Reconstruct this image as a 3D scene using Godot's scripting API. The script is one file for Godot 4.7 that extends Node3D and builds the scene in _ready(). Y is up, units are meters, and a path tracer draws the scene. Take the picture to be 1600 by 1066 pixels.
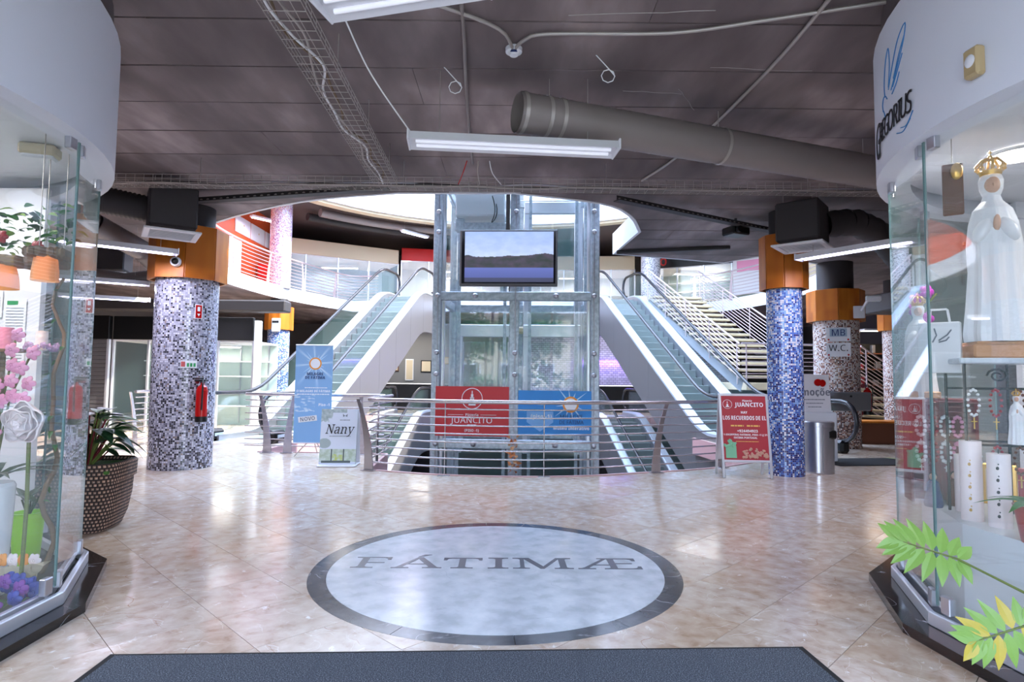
extends Node3D
# Shopping gallery entrance hall. x right, y up, -z into the hall; V(x, y, depth) gives a point.

const HC := 3.7        # underside of the hall ceiling
const F2 := 4.05       # upper floor level
const LOW := -4.05     # lower floor level
const UC := 7.0        # upper ceiling

class MB:
	var v := PackedVector3Array()
	var n := PackedVector3Array()
	var u := PackedVector2Array()
	var x := Transform3D()
	func put(p: Vector3, nn: Vector3, uv: Vector2) -> void:
		v.append(x * p); n.append((x.basis * nn).normalized()); u.append(uv)
	# orients the triangle to the wanted normal; flat
	func tri(a: Vector3, b: Vector3, c: Vector3, want: Vector3, ua := Vector2.ZERO, ub := Vector2.ZERO, uc := Vector2.ZERO) -> void:
		var nn := (b - a).cross(c - a)
		if nn.length_squared() < 1e-16:
			return
		nn = nn.normalized()
		if nn.dot(want) < 0.0:
			nn = -nn
			put(a, nn, ua); put(b, nn, ub); put(c, nn, uc)
		else:
			put(a, nn, ua); put(c, nn, uc); put(b, nn, ub)
	func smooth(a: Vector3, b: Vector3, c: Vector3, na: Vector3, nb: Vector3, nc: Vector3, ua := Vector2.ZERO, ub := Vector2.ZERO, uc := Vector2.ZERO) -> void:
		var nn := (b - a).cross(c - a)
		if nn.length_squared() < 1e-16:
			return
		if nn.dot(na + nb + nc) < 0.0:
			put(a, na, ua); put(b, nb, ub); put(c, nc, uc)
		else:
			put(a, na, ua); put(c, nc, uc); put(b, nb, ub)
	func quad(a: Vector3, b: Vector3, c: Vector3, d: Vector3, want: Vector3) -> void:
		tri(a, b, c, want, Vector2(0, 1), Vector2(1, 1), Vector2(1, 0))
		tri(a, c, d, want, Vector2(0, 1), Vector2(1, 0), Vector2(0, 0))
	func box(c: Vector3, s: Vector3, b := Basis()) -> void:
		var h := s * 0.5
		for ax in 3:
			var e := [Vector3.RIGHT, Vector3.UP, Vector3.BACK]
			var w: Vector3 = e[ax]; var p: Vector3 = e[(ax + 1) % 3]; var q: Vector3 = e[(ax + 2) % 3]
			for sg in [-1.0, 1.0]:
				var o: Vector3 = w * h[ax] * sg
				var pp: Vector3 = p * h[(ax + 1) % 3]; var qq: Vector3 = q * h[(ax + 2) % 3]
				quad(c + b * (o - pp - qq), c + b * (o + pp - qq), c + b * (o + pp + qq), c + b * (o - pp + qq), b * (w * sg))
	# a box with chamfered edges
	func rbox(c: Vector3, s: Vector3, r: float, b := Basis()) -> void:
		var h := s * 0.5
		var k := Vector3(h.x - r, h.y - r, h.z - r)
		var f := func(sx: float, sy: float, sz: float, ax: int) -> Vector3:
			var p := Vector3(sx * k.x, sy * k.y, sz * k.z)
			p[ax] = [sx, sy, sz][ax] * h[ax]
			return c + b * p
		var S := [-1.0, 1.0]
		for i in S:
			quad(f.call(i, -1, -1, 0), f.call(i, 1, -1, 0), f.call(i, 1, 1, 0), f.call(i, -1, 1, 0), b * Vector3(i, 0, 0))
			quad(f.call(-1, i, -1, 1), f.call(1, i, -1, 1), f.call(1, i, 1, 1), f.call(-1, i, 1, 1), b * Vector3(0, i, 0))
			quad(f.call(-1, -1, i, 2), f.call(1, -1, i, 2), f.call(1, 1, i, 2), f.call(-1, 1, i, 2), b * Vector3(0, 0, i))
			for j in S:
				quad(f.call(i, j, -1, 0), f.call(i, j, 1, 0), f.call(i, j, 1, 1), f.call(i, j, -1, 1), b * Vector3(i, j, 0))
				quad(f.call(i, -1, j, 0), f.call(i, 1, j, 0), f.call(i, 1, j, 2), f.call(i, -1, j, 2), b * Vector3(i, 0, j))
				quad(f.call(-1, i, j, 1), f.call(1, i, j, 1), f.call(1, i, j, 2), f.call(-1, i, j, 2), b * Vector3(0, i, j))
				for l in S:
					tri(f.call(i, j, l, 0), f.call(i, j, l, 1), f.call(i, j, l, 2), b * Vector3(i, j, l))
	func bar(a: Vector3, b: Vector3, w: float, h: float) -> void:   # rectangular bar from a to b
		var d := (b - a)
		var l := d.length()
		d /= l
		var side := d.cross(Vector3.UP)
		if side.length() < 0.01:
			side = Vector3.RIGHT
		side = side.normalized()
		var up := side.cross(d).normalized()
		box((a + b) * 0.5, Vector3(w, h, l), Basis(side, up, -d))
	func cyl(a: Vector3, b: Vector3, r0: float, r1: float, seg := 12, caps := true, a0 := 0.0, a1 := TAU) -> void:
		var d := (b - a).normalized()
		var s := d.cross(Vector3.BACK if absf(d.z) < 0.9 else Vector3.RIGHT).normalized()
		if absf(d.y) > 0.99:
			s = Vector3.RIGHT
		var t := d.cross(s).normalized()
		for i in seg:
			var p := a0 + (a1 - a0) * i / seg; var q := a0 + (a1 - a0) * (i + 1) / seg
			var e0 := s * cos(p) + t * sin(p); var e1 := s * cos(q) + t * sin(q)
			var u0 := float(i) / seg; var u1 := float(i + 1) / seg
			smooth(a + e0 * r0, a + e1 * r0, b + e1 * r1, e0, e1, e1, Vector2(u0, 1), Vector2(u1, 1), Vector2(u1, 0))
			smooth(a + e0 * r0, b + e1 * r1, b + e0 * r1, e0, e1, e0, Vector2(u0, 1), Vector2(u1, 0), Vector2(u0, 0))
			if caps:
				tri(a, a + e0 * r0, a + e1 * r0, -d)
				tri(b, b + e0 * r1, b + e1 * r1, d)
	func tube(path: PackedVector3Array, r: float, seg := 8, closed := false, r_end := -1.0) -> void:
		var m := path.size()
		var rings := []
		var up := Vector3.UP
		for i in m:
			var d: Vector3
			if closed:
				d = path[(i + 1) % m] - path[(i + m - 1) % m]
			else:
				d = path[mini(i + 1, m - 1)] - path[maxi(i - 1, 0)]
			d = d.normalized()
			var s := d.cross(up)
			if s.length() < 0.05:
				s = d.cross(Vector3.RIGHT if absf(d.x) < 0.9 else Vector3.BACK)
			s = s.normalized()
			up = s.cross(d).normalized()
			var rr := r if r_end < 0.0 else lerpf(r, r_end, float(i) / maxi(1, m - 1))
			var ring := PackedVector3Array()
			for k in seg:
				var p := TAU * k / seg
				ring.append((s * cos(p) + up * sin(p)))
			rings.append([path[i], ring, rr])
		for i in (m if closed else m - 1):
			var A: Array = rings[i]; var B: Array = rings[(i + 1) % m]
			var sh := 0
			if closed and i == m - 1:
				var best := -2.0
				for k in seg:
					var dd: float = (A[1][0] as Vector3).dot(B[1][k])
					if dd > best:
						best = dd; sh = k
			for k in seg:
				var k1 := (k + 1) % seg
				var na: Vector3 = A[1][k]; var nb: Vector3 = A[1][k1]; var nc: Vector3 = B[1][(k1 + sh) % seg]; var nd: Vector3 = B[1][(k + sh) % seg]
				var pa: Vector3 = A[0] + na * A[2]; var pb: Vector3 = A[0] + nb * A[2]; var pc: Vector3 = B[0] + nc * B[2]; var pd: Vector3 = B[0] + nd * B[2]
				smooth(pa, pb, pc, na, nb, nc); smooth(pa, pc, pd, na, nc, nd)
		if not closed:
			for e in [0, m - 1]:
				var A: Array = rings[e]
				var d: Vector3 = (path[0] - path[1]) if e == 0 else (path[m - 1] - path[m - 2])
				for k in seg:
					tri(A[0], A[0] + A[1][k] * A[2], A[0] + A[1][(k + 1) % seg] * A[2], d)
	# profile of (radius, height) from bottom to top
	func lathe(prof: PackedVector2Array, seg := 20, c := Vector3.ZERO, squash := Vector2.ONE) -> void:
		for i in prof.size() - 1:
			var p := prof[i]; var q := prof[i + 1]
			var dn := Vector2(q.y - p.y, p.x - q.x).normalized()
			for k in seg:
				var a := TAU * k / seg; var b := TAU * (k + 1) / seg
				var ea := Vector3(cos(a) * squash.x, 0, sin(a) * squash.y); var eb := Vector3(cos(b) * squash.x, 0, sin(b) * squash.y)
				var na := Vector3(ea.x * dn.x, dn.y, ea.z * dn.x); var nb := Vector3(eb.x * dn.x, dn.y, eb.z * dn.x)
				var up := Vector3.UP
				var v0 := float(i) / (prof.size() - 1); var v1 := float(i + 1) / (prof.size() - 1)
				var u0 := float(k) / seg; var u1 := float(k + 1) / seg
				smooth(c + ea * p.x + up * p.y, c + eb * p.x + up * p.y, c + eb * q.x + up * q.y, na, nb, nb, Vector2(u0, 1 - v0), Vector2(u1, 1 - v0), Vector2(u1, 1 - v1))
				smooth(c + ea * p.x + up * p.y, c + eb * q.x + up * q.y, c + ea * q.x + up * q.y, na, nb, na, Vector2(u0, 1 - v0), Vector2(u1, 1 - v1), Vector2(u0, 1 - v1))
	func ball(c: Vector3, r: Vector3, seg := 12, rings := 8, b := Basis()) -> void:
		for i in rings:
			var t0 := PI * i / rings; var t1 := PI * (i + 1) / rings
			for k in seg:
				var a := TAU * k / seg; var d := TAU * (k + 1) / seg
				var e := [Vector3(sin(t0) * cos(a), cos(t0), sin(t0) * sin(a)), Vector3(sin(t0) * cos(d), cos(t0), sin(t0) * sin(d)), Vector3(sin(t1) * cos(d), cos(t1), sin(t1) * sin(d)), Vector3(sin(t1) * cos(a), cos(t1), sin(t1) * sin(a))]
				var P := []
				var N := []
				for w: Vector3 in e:
					P.append(c + b * (w * r)); N.append((b * (w / r)).normalized())
				smooth(P[0], P[1], P[2], N[0], N[1], N[2]); smooth(P[0], P[2], P[3], N[0], N[2], N[3])
	# polygon of (x, depth) points, standing between the heights y0 and y1
	func prism(poly: PackedVector2Array, y0: float, y1: float, uvs := 1.0, uvo := Vector2.ZERO, sides := true) -> void:
		var id := Geometry2D.triangulate_polygon(poly)
		for i in range(0, id.size(), 3):
			var a := poly[id[i]]; var b := poly[id[i + 1]]; var c := poly[id[i + 2]]
			for y in [y0, y1]:
				tri(Vector3(a.x, y, -a.y), Vector3(b.x, y, -b.y), Vector3(c.x, y, -c.y), Vector3(0, 1 if y == y1 else -1, 0), a * uvs + uvo, b * uvs + uvo, c * uvs + uvo)
		if sides:
			var sg := -1.0 if Geometry2D.is_polygon_clockwise(poly) else 1.0
			for i in poly.size():
				var a := poly[i]; var b := poly[(i + 1) % poly.size()]
				var o := Vector2(b.y - a.y, a.x - b.x) * sg
				var w := Vector3(o.x, 0, -o.y)
				var A := Vector3(a.x, y0, -a.y); var B := Vector3(b.x, y0, -b.y)
				var up := Vector3.UP * (y1 - y0)
				quad(A, B, B + up, A + up, w)
	# a wall band of some thickness that follows (x, depth) points
	func band(path: PackedVector2Array, y0: float, y1: float, thick: float, closed := false) -> void:
		var m := path.size()
		var off := PackedVector2Array()
		for i in m:
			var a := path[(i + m - 1) % m] if closed else path[maxi(i - 1, 0)]
			var b := path[(i + 1) % m] if closed else path[mini(i + 1, m - 1)]
			var d := (b - a).normalized()
			off.append(path[i] + Vector2(-d.y, d.x) * thick)
		for i in (m if closed else m - 1):
			var j := (i + 1) % m
			var a := path[i]; var b := path[j]; var c := off[j]; var d := off[i]
			var mid := (a + b + c + d) * 0.25
			var out1 := ((a + b) * 0.5 - mid); var out2 := -out1
			var up := Vector3.UP * (y1 - y0)
			var A := Vector3(a.x, y0, -a.y); var B := Vector3(b.x, y0, -b.y); var C := Vector3(c.x, y0, -c.y); var D := Vector3(d.x, y0, -d.y)
			quad(A, B, B + up, A + up, Vector3(out1.x, 0, -out1.y))
			quad(D, C, C + up, D + up, Vector3(out2.x, 0, -out2.y))
			quad(A, B, C, D, Vector3.DOWN)
			quad(A + up, B + up, C + up, D + up, Vector3.UP)
			if not closed and i == 0:
				quad(A, D, D + up, A + up, Vector3((a - b).x, 0, -(a - b).y))
			if not closed and i == m - 2:
				quad(B, C, C + up, B + up, Vector3((b - a).x, 0, -(b - a).y))
	# a flat plate standing upright with the picture side towards +z of the basis
	func plate(c: Vector3, w: float, h: float, t: float, b := Basis()) -> void:
		var p := [Vector3(-w / 2, -h / 2, t / 2), Vector3(w / 2, -h / 2, t / 2), Vector3(w / 2, h / 2, t / 2), Vector3(-w / 2, h / 2, t / 2)]
		tri(c + b * p[0], c + b * p[1], c + b * p[2], b * Vector3.BACK, Vector2(0, 1), Vector2(1, 1), Vector2(1, 0))
		tri(c + b * p[0], c + b * p[2], c + b * p[3], b * Vector3.BACK, Vector2(0, 1), Vector2(1, 0), Vector2(0, 0))
		for i in 4:
			var q: Vector3 = p[i]; var r: Vector3 = p[(i + 1) % 4]
			var back := Vector3(0, 0, -t)
			var o: Vector3 = (q + r) * 0.5
			var uv := Vector2(0.01, 0.01)
			tri(c + b * q, c + b * r, c + b * (r + back), b * Vector3(o.x, o.y, 0), uv, uv, uv)
			tri(c + b * q, c + b * (r + back), c + b * (q + back), b * Vector3(o.x, o.y, 0), uv, uv, uv)
		var z := Vector3(0, 0, -t)
		tri(c + b * (p[0] + z), c + b * (p[1] + z), c + b * (p[2] + z), b * Vector3.FORWARD, Vector2(0, 1), Vector2(1, 1), Vector2(1, 0))
		tri(c + b * (p[0] + z), c + b * (p[2] + z), c + b * (p[3] + z), b * Vector3.FORWARD, Vector2(0, 1), Vector2(1, 0), Vector2(0, 0))
	# a pointed leaf along the local x axis from the origin, arched and folded a little
	func leaf(at: Transform3D, l: float, w: float, droop: float, steps := 5) -> void:
		var prev := []
		for i in steps + 1:
			var t := float(i) / steps
			var hw := w * 0.5 * sin(PI * pow(t, 0.75)) * (1.0 - 0.15 * t)
			var c := Vector3(l * t, -droop * t * t * l, 0)
			var row := [at * (c + Vector3(0, hw * 0.25, -hw)), at * c, at * (c + Vector3(0, hw * 0.25, hw))]
			if i > 0:
				for k in 2:
					tri(prev[k], prev[k + 1], row[k + 1], at.basis * Vector3.UP); tri(prev[k], row[k + 1], row[k], at.basis * Vector3.UP)
			prev = row
	func mesh() -> ArrayMesh:
		var a := []
		a.resize(Mesh.ARRAY_MAX)
		a[Mesh.ARRAY_VERTEX] = v; a[Mesh.ARRAY_NORMAL] = n; a[Mesh.ARRAY_TEX_UV] = u
		var m := ArrayMesh.new()
		m.add_surface_from_arrays(Mesh.PRIMITIVE_TRIANGLES, a)
		return m

var names := {}
var M := {}
var rng := RandomNumberGenerator.new()

func V(x: float, y: float, d: float) -> Vector3:
	return Vector3(x, y, -d)

func numbered(s: String) -> String:
	names[s] = names.get(s, 0) + 1
	return s if names[s] == 1 else "%s_%03d" % [s, names[s] - 1]

func obj(called: String, what, m: Material, parent: Node = null) -> MeshInstance3D:
	var o := MeshInstance3D.new()
	o.mesh = what.mesh() if what is MB else what
	o.material_override = m
	o.cast_shadow = GeometryInstance3D.SHADOW_CASTING_SETTING_ON
	if parent == null:
		o.name = numbered(called)
		add_child(o)
	else:
		o.name = called
		parent.add_child(o, true)
	return o

func thing(called: String, label: String, category: String, at := Vector3.ZERO, turn := 0.0, group := "") -> Node3D:
	var o := Node3D.new()
	o.name = numbered(called)
	add_child(o)
	o.position = at
	o.rotation.y = turn
	return tag(o, label, category, group)

func tag(o, label: String, category: String, group := "", kind := ""):
	o.set_meta("label", label)
	o.set_meta("category", category)
	if group: o.set_meta("group", group)
	if kind: o.set_meta("kind", kind)
	return o

func struct(called: String, what, m: Material, label := "") -> MeshInstance3D:
	var o := obj(called, what, m)
	o.set_meta("kind", "structure")
	if label: o.set_meta("label", label)
	return o

func copy(o: Node3D, at: Vector3, turn := 0.0, label := "", base := "") -> Node3D:
	var c: Node3D = o.duplicate()
	c.name = numbered(base if base else String(o.name).rstrip("_0123456789"))
	add_child(c)
	c.position = at
	c.rotation.y = turn
	if label: c.set_meta("label", label)
	return c

func mat(called: String, c: Color, rough := 0.6, metal := 0.0, spec := 0.5) -> StandardMaterial3D:
	var m := StandardMaterial3D.new()
	m.resource_name = called
	m.albedo_color = c
	m.roughness = rough
	m.metallic = metal
	m.metallic_specular = spec
	M[called] = m
	return m

func glass(called: String, c: Color, alpha: float, rough := 0.0) -> StandardMaterial3D:
	var m := mat(called, Color(c, alpha), rough)
	m.transparency = BaseMaterial3D.TRANSPARENCY_ALPHA
	m.cull_mode = BaseMaterial3D.CULL_DISABLED
	return m

func glow(called: String, c: Color, e: float) -> StandardMaterial3D:
	var m := mat(called, c, 0.5)
	m.emission_enabled = true
	m.emission = c
	m.emission_energy_multiplier = e
	return m

func noise_tex(seed_: int, freq: float, size: int, ramp: Array, oct := 4, kind := FastNoiseLite.TYPE_SIMPLEX_SMOOTH, warp := 0.0, stretch := Vector2.ONE) -> ImageTexture:
	var f := FastNoiseLite.new()
	f.seed = seed_; f.frequency = freq; f.fractal_octaves = oct; f.noise_type = kind
	if warp > 0.0:
		f.domain_warp_enabled = true; f.domain_warp_amplitude = warp; f.domain_warp_frequency = freq * 0.8
	var im: Image = f.get_seamless_image(int(size / stretch.x), int(size / stretch.y), false, false, 0.12, true)
	im.resize(size, size, Image.INTERPOLATE_CUBIC)
	im.convert(Image.FORMAT_L8)
	var g := Gradient.new()
	g.offsets = PackedFloat32Array(); g.colors = PackedColorArray()
	var offs := PackedFloat32Array(); var cols := PackedColorArray()
	for r in ramp:
		offs.append(r[0]); cols.append(r[1])
	g.offsets = offs; g.colors = cols
	var lut := PackedByteArray()
	for i in 256:
		var c := g.sample(i / 255.0)
		lut.append(int(c.r * 255)); lut.append(int(c.g * 255)); lut.append(int(c.b * 255))
	var src := im.get_data()
	var out := PackedByteArray()
	out.resize(src.size() * 3)
	for i in src.size():
		var k := src[i] * 3
		out[i * 3] = lut[k]; out[i * 3 + 1] = lut[k + 1]; out[i * 3 + 2] = lut[k + 2]
	return ImageTexture.create_from_image(Image.create_from_data(size, size, false, Image.FORMAT_RGB8, out))

func textured(called: String, t: Texture2D, rough: float, tri_scale := 0.0, metal := 0.0) -> StandardMaterial3D:
	var m := mat(called, Color.WHITE, rough, metal)
	m.albedo_texture = t
	if tri_scale > 0.0:
		m.uv1_triplanar = true
		m.uv1_world_triplanar = true
		m.uv1_scale = Vector3.ONE * tri_scale
	return m

func text(s: String, size: float, depth := 0.004, serif := false, bold := true) -> TextMesh:
	var t := TextMesh.new()
	var f := SystemFont.new()
	f.font_names = PackedStringArray(["Droid Serif" if serif else "Droid Sans"])
	f.font_weight = 700 if bold else 400
	t.font = f
	t.text = s
	t.font_size = 48
	t.pixel_size = size / 48.0
	t.depth = depth
	t.curve_step = 3.0
	return t

# lettering on a part: centre at `at` in the parent's space, cap height about 0.72 * size
func lettering(s: String, size: float, m: Material, parent: Node, at: Vector3, b := Basis(), serif := false, bold := true, wide := 1.0) -> MeshInstance3D:
	var o := obj("lettering", text(s, size, 0.003, serif, bold), m, parent)
	o.transform = Transform3D(b * Basis.from_scale(Vector3(wide, 1, 1)), at)
	return o

# lettering too small to read in place: thin printed strokes
func small_print(parent: Node, at: Vector3, w: float, h: float, m: Material, b := Basis()) -> void:
	var g := MB.new()
	var x := -w / 2
	var k := 0
	while x < w / 2 - h * 0.3:
		var l: float = minf([1.6, 0.9, 2.2, 1.2][k % 4] * h, w / 2 - x)
		g.box(at + b * Vector3(x + l / 2, 0, 0), Vector3(l, h * 0.7, 0.002), b)
		x += l + h * 0.35
		k += 1
	obj("small_print", g, m, parent).set_meta("kind", "stuff")

func marble_tex(seed_: int, size: int, base: Array, vein: Color, amount: float, vein_freq := 0.006, lines := 40, rust := Color(0.62, 0.4, 0.28)) -> ImageTexture:
	var t := noise_tex(seed_, 0.011, size, base, 6, FastNoiseLite.TYPE_SIMPLEX_SMOOTH, 40.0)
	var im := t.get_image()
	var f := FastNoiseLite.new()
	f.seed = seed_ + 7; f.frequency = vein_freq; f.fractal_type = FastNoiseLite.FRACTAL_RIDGED; f.fractal_octaves = 2
	f.domain_warp_enabled = true; f.domain_warp_amplitude = 60.0; f.domain_warp_frequency = 0.012
	var r: Image = f.get_seamless_image(size, size, false, false, 0.1, true)
	r.convert(Image.FORMAT_L8)
	var f2 := FastNoiseLite.new()
	f2.seed = seed_ + 19; f2.frequency = 0.008
	var k: Image = f2.get_seamless_image(size, size, false, false, 0.1, true)
	k.convert(Image.FORMAT_L8)
	var a := im.get_data(); var b := r.get_data(); var c := k.get_data()
	var vr := vein.r * 255; var vg := vein.g * 255; var vb := vein.b * 255
	for i in b.size():
		var w := (b[i] / 255.0 - 0.88) * 9.0
		if w > 0.0 and c[i] > 112:
			w = minf(1.0, w * amount * (c[i] - 112) / 50.0)
			a[i * 3] = int(lerpf(a[i * 3], vr, w)); a[i * 3 + 1] = int(lerpf(a[i * 3 + 1], vg, w)); a[i * 3 + 2] = int(lerpf(a[i * 3 + 2], vb, w))
	var out := Image.create_from_data(size, size, false, Image.FORMAT_RGB8, a)
	# thin mineral veins: wandering hairlines of the stone, some rusty
	var g := RandomNumberGenerator.new()
	g.seed = seed_
	for each in lines:
		var p := Vector2(g.randf() * size, g.randf() * size)
		var dir := g.randf_range(-0.5, 0.5) + (PI if g.randf() < 0.5 else 0.0)
		var tone := vein if each % 4 else rust
		var strength := g.randf_range(0.35, 0.95)
		var wide := 1 if g.randf() < 0.6 else 2
		var n := int(size * g.randf_range(0.06, 0.3))
		for i in n:
			dir += g.randf_range(-0.22, 0.22)
			p += Vector2(cos(dir), sin(dir))
			var fade := strength * minf(1.0, minf(i, n - i) / (n * 0.2 + 1.0))
			for w in wide:
				var x := posmod(int(p.x), size); var y := posmod(int(p.y) + w, size)
				out.set_pixel(x, y, out.get_pixel(x, y).lerp(tone, fade))
	return ImageTexture.create_from_image(out)

# small glass mosaic squares; shares(v) gives the weight of each colour at height v (0 top, 1 bottom)
func mosaic_tex(cols: int, rows: int, palette: Array, top: Array, bottom: Array) -> ImageTexture:
	var px := 7
	var im := Image.create(cols * px, rows * px, false, Image.FORMAT_RGB8)
	im.fill(Color(0.62, 0.6, 0.62))
	for j in rows:
		var v := float(j) / (rows - 1)
		var total := 0.0
		for k in palette.size():
			total += lerpf(top[k], bottom[k], v)
		for i in cols:
			var pick := rng.randf() * total
			var k := 0
			while k < palette.size() - 1 and pick > lerpf(top[k], bottom[k], v):
				pick -= lerpf(top[k], bottom[k], v)
				k += 1
			var c: Color = palette[k]
			c = c.lightened(rng.randf() * 0.12) if rng.randf() < 0.5 else c.darkened(rng.randf() * 0.15)
			im.fill_rect(Rect2i(i * px, j * px, px - 1, px - 1), c)
	return ImageTexture.create_from_image(im)

func make_materials() -> void:
	rng.seed = 4
	mat("white", Color(0.9, 0.9, 0.92), 0.5)
	mat("drum_white", Color(0.88, 0.89, 0.93), 0.55)
	mat("gloss_white", Color(0.88, 0.9, 0.92), 0.2)
	mat("cream", Color(0.82, 0.76, 0.64), 0.5)
	mat("dark", Color(0.06, 0.06, 0.065), 0.5)
	mat("black", Color(0.035, 0.035, 0.04), 0.4)
	mat("plain_wall", Color(0.42, 0.41, 0.42), 0.7)
	mat("dark_brown", Color(0.34, 0.3, 0.305), 0.85)
	mat("duct_dark", Color(0.21, 0.195, 0.2), 0.6)
	mat("steel", Color(0.74, 0.74, 0.77), 0.28, 0.9)
	mat("rail_steel", Color(0.76, 0.73, 0.74), 0.25, 0.85)
	mat("pink_steel", Color(0.86, 0.8, 0.82), 0.3, 0.7)
	textured("galvanised", noise_tex(52, 0.03, 256, [[0.0, Color(0.6, 0.63, 0.67)], [0.5, Color(0.7, 0.74, 0.78)], [1.0, Color(0.8, 0.83, 0.86)]], 5), 0.42, 1.5, 0.5)
	mat("aluminium", Color(0.86, 0.87, 0.9), 0.3, 0.6)
	mat("wire", Color(0.72, 0.69, 0.67), 0.4, 0.5)
	mat("cladding", Color(0.52, 0.515, 0.53), 0.4, 0.6)
	mat("deck", Color(0.84, 0.88, 0.93), 0.3, 0.5)
	mat("handrail", Color(0.16, 0.16, 0.18), 0.25)
	mat("handrail_black", Color(0.04, 0.04, 0.045), 0.25)
	mat("step", Color(0.48, 0.52, 0.515), 0.5, 0.3)
	mat("orange", Color(0.84, 0.33, 0.15), 0.6)
	mat("red", Color(0.78, 0.09, 0.06), 0.45)
	mat("fire_red", Color(0.72, 0.05, 0.05), 0.25)
	mat("sign_red", Color(0.8, 0.17, 0.2), 0.45)
	mat("sign_blue", Color(0.18, 0.55, 0.85), 0.45)
	mat("beige", Color(0.84, 0.78, 0.66), 0.6)
	mat("lime", Color(0.6, 0.86, 0.1), 0.35)
	mat("pot_red", Color(0.66, 0.14, 0.12), 0.35)
	mat("gold", Color(0.85, 0.68, 0.35), 0.3, 0.8)
	mat("print_black", Color(0.1, 0.09, 0.12), 0.6)
	mat("print_white", Color(0.95, 0.95, 0.96), 0.6)
	mat("print_blue", Color(0.22, 0.5, 0.74), 0.6)
	mat("navy", Color(0.12, 0.2, 0.42), 0.6)
	mat("sun_orange", Color(0.95, 0.62, 0.25), 0.5)
	mat("gold_print", Color(0.92, 0.75, 0.4), 0.5)
	mat("sensor_beige", Color(0.72, 0.63, 0.47), 0.45)
	mat("inlay", Color(0.36, 0.36, 0.4), 0.22)
	mat("leaf_dark", Color(0.1, 0.22, 0.13), 0.35)
	mat("leaf_mid", Color(0.2, 0.42, 0.18), 0.4)
	mat("leaf_light", Color(0.5, 0.64, 0.3), 0.4)
	mat("leaf_yellow", Color(0.74, 0.66, 0.26), 0.45)
	for k in ["leaf_dark", "leaf_mid", "leaf_light", "leaf_yellow"]:
		M[k].backlight_enabled = true
		M[k].backlight = M[k].albedo_color * 0.5
		M[k].cull_mode = BaseMaterial3D.CULL_DISABLED
	mat("stem", Color(0.4, 0.45, 0.2), 0.5)
	mat("bark", Color(0.5, 0.42, 0.34), 0.85)
	mat("orchid", Color(0.66, 0.14, 0.62), 0.5)
	mat("pink", Color(0.92, 0.6, 0.74), 0.5)
	mat("rose_white", Color(0.95, 0.9, 0.9), 0.5)
	mat("flower_blue", Color(0.1, 0.22, 0.66), 0.5)
	mat("flower_purple", Color(0.48, 0.2, 0.62), 0.5)
	mat("paper", Color(0.92, 0.92, 0.93), 0.7)
	mat("print_grey", Color(0.5, 0.52, 0.56), 0.7)
	mat("green_print", Color(0.2, 0.6, 0.35), 0.6)
	mat("statue", Color(0.93, 0.93, 0.94), 0.35)
	mat("skin_paint", Color(0.85, 0.68, 0.58), 0.5)
	mat("burgundy", Color(0.45, 0.08, 0.14), 0.6)
	mat("bead_red", Color(0.62, 0.1, 0.16), 0.35)
	mat("brown_wood", Color(0.4, 0.22, 0.13), 0.5)
	mat("pale_stone", Color(0.75, 0.66, 0.55), 0.6)
	mat("warm_paper", Color(0.66, 0.56, 0.42), 0.6)
	M.warm_paper.backlight_enabled = true
	M.warm_paper.backlight = Color(0.5, 0.36, 0.2)
	glass("shop_glass", Color(0.75, 0.9, 0.88), 0.05)
	glass("lift_glass", Color(0.3, 0.52, 0.5), 0.07).metallic_specular = 0.36
	glass("esc_glass", Color(0.7, 0.9, 0.88), 0.02).metallic_specular = 0.3
	glass("store_glass", Color(0.6, 0.75, 0.75), 0.1)
	mat("glass_edge", Color(0.42, 0.54, 0.54), 0.2)
	glow("tube_light", Color(0.86, 0.84, 1.0), 5.0)
	glow("off_tube_glow", Color(0.95, 0.96, 1.0), 0.15)  # unlit tubes, given a faint glow of their own
	glow("warm_bulb", Color(1.0, 0.84, 0.62), 2.5)
	glow("disc_light", Color(1.0, 0.99, 0.97), 5.0)
	glow("led_purple", Color(0.5, 0.3, 1.0), 4.0)
	# floor, stone
	var cream := [[0.0, Color(0.7, 0.59, 0.5)], [0.3, Color(0.79, 0.7, 0.62)], [0.6, Color(0.83, 0.755, 0.685)], [1.0, Color(0.88, 0.83, 0.775)]]
	var mt := marble_tex(3, 1024, cream, Color(0.95, 0.93, 0.91), 0.9, 0.006, 110)
	for k in 3:
		var m := textured("marble_%d" % k, mt, [0.13, 0.16, 0.19][k])
		m.albedo_color = [Color(1, 1, 1), Color(0.96, 0.94, 0.92), Color(0.98, 0.99, 1.0)][k]
	textured("white_marble", marble_tex(31, 512, [[0.0, Color(0.7, 0.73, 0.77)], [0.5, Color(0.8, 0.83, 0.87)], [1.0, Color(0.87, 0.89, 0.92)]], Color(0.7, 0.73, 0.78), 0.5, 0.006, 14, Color(0.6, 0.63, 0.68)), 0.18, 0.9)
	textured("black_marble", marble_tex(41, 512, [[0.0, Color(0.05, 0.05, 0.06)], [0.6, Color(0.1, 0.1, 0.11)], [1.0, Color(0.2, 0.2, 0.21)]], Color(0.85, 0.85, 0.88), 0.8, 0.004, 36, Color(0.6, 0.6, 0.63)), 0.12, 0.8)
	textured("grey_marble", marble_tex(47, 512, [[0.0, Color(0.24, 0.24, 0.26)], [0.6, Color(0.31, 0.31, 0.33)], [1.0, Color(0.4, 0.4, 0.42)]], Color(0.85, 0.85, 0.88), 0.8, 0.004, 36, Color(0.6, 0.6, 0.63)), 0.15, 0.7)
	mat("joint", Color(0.5, 0.43, 0.37), 0.8)
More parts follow.
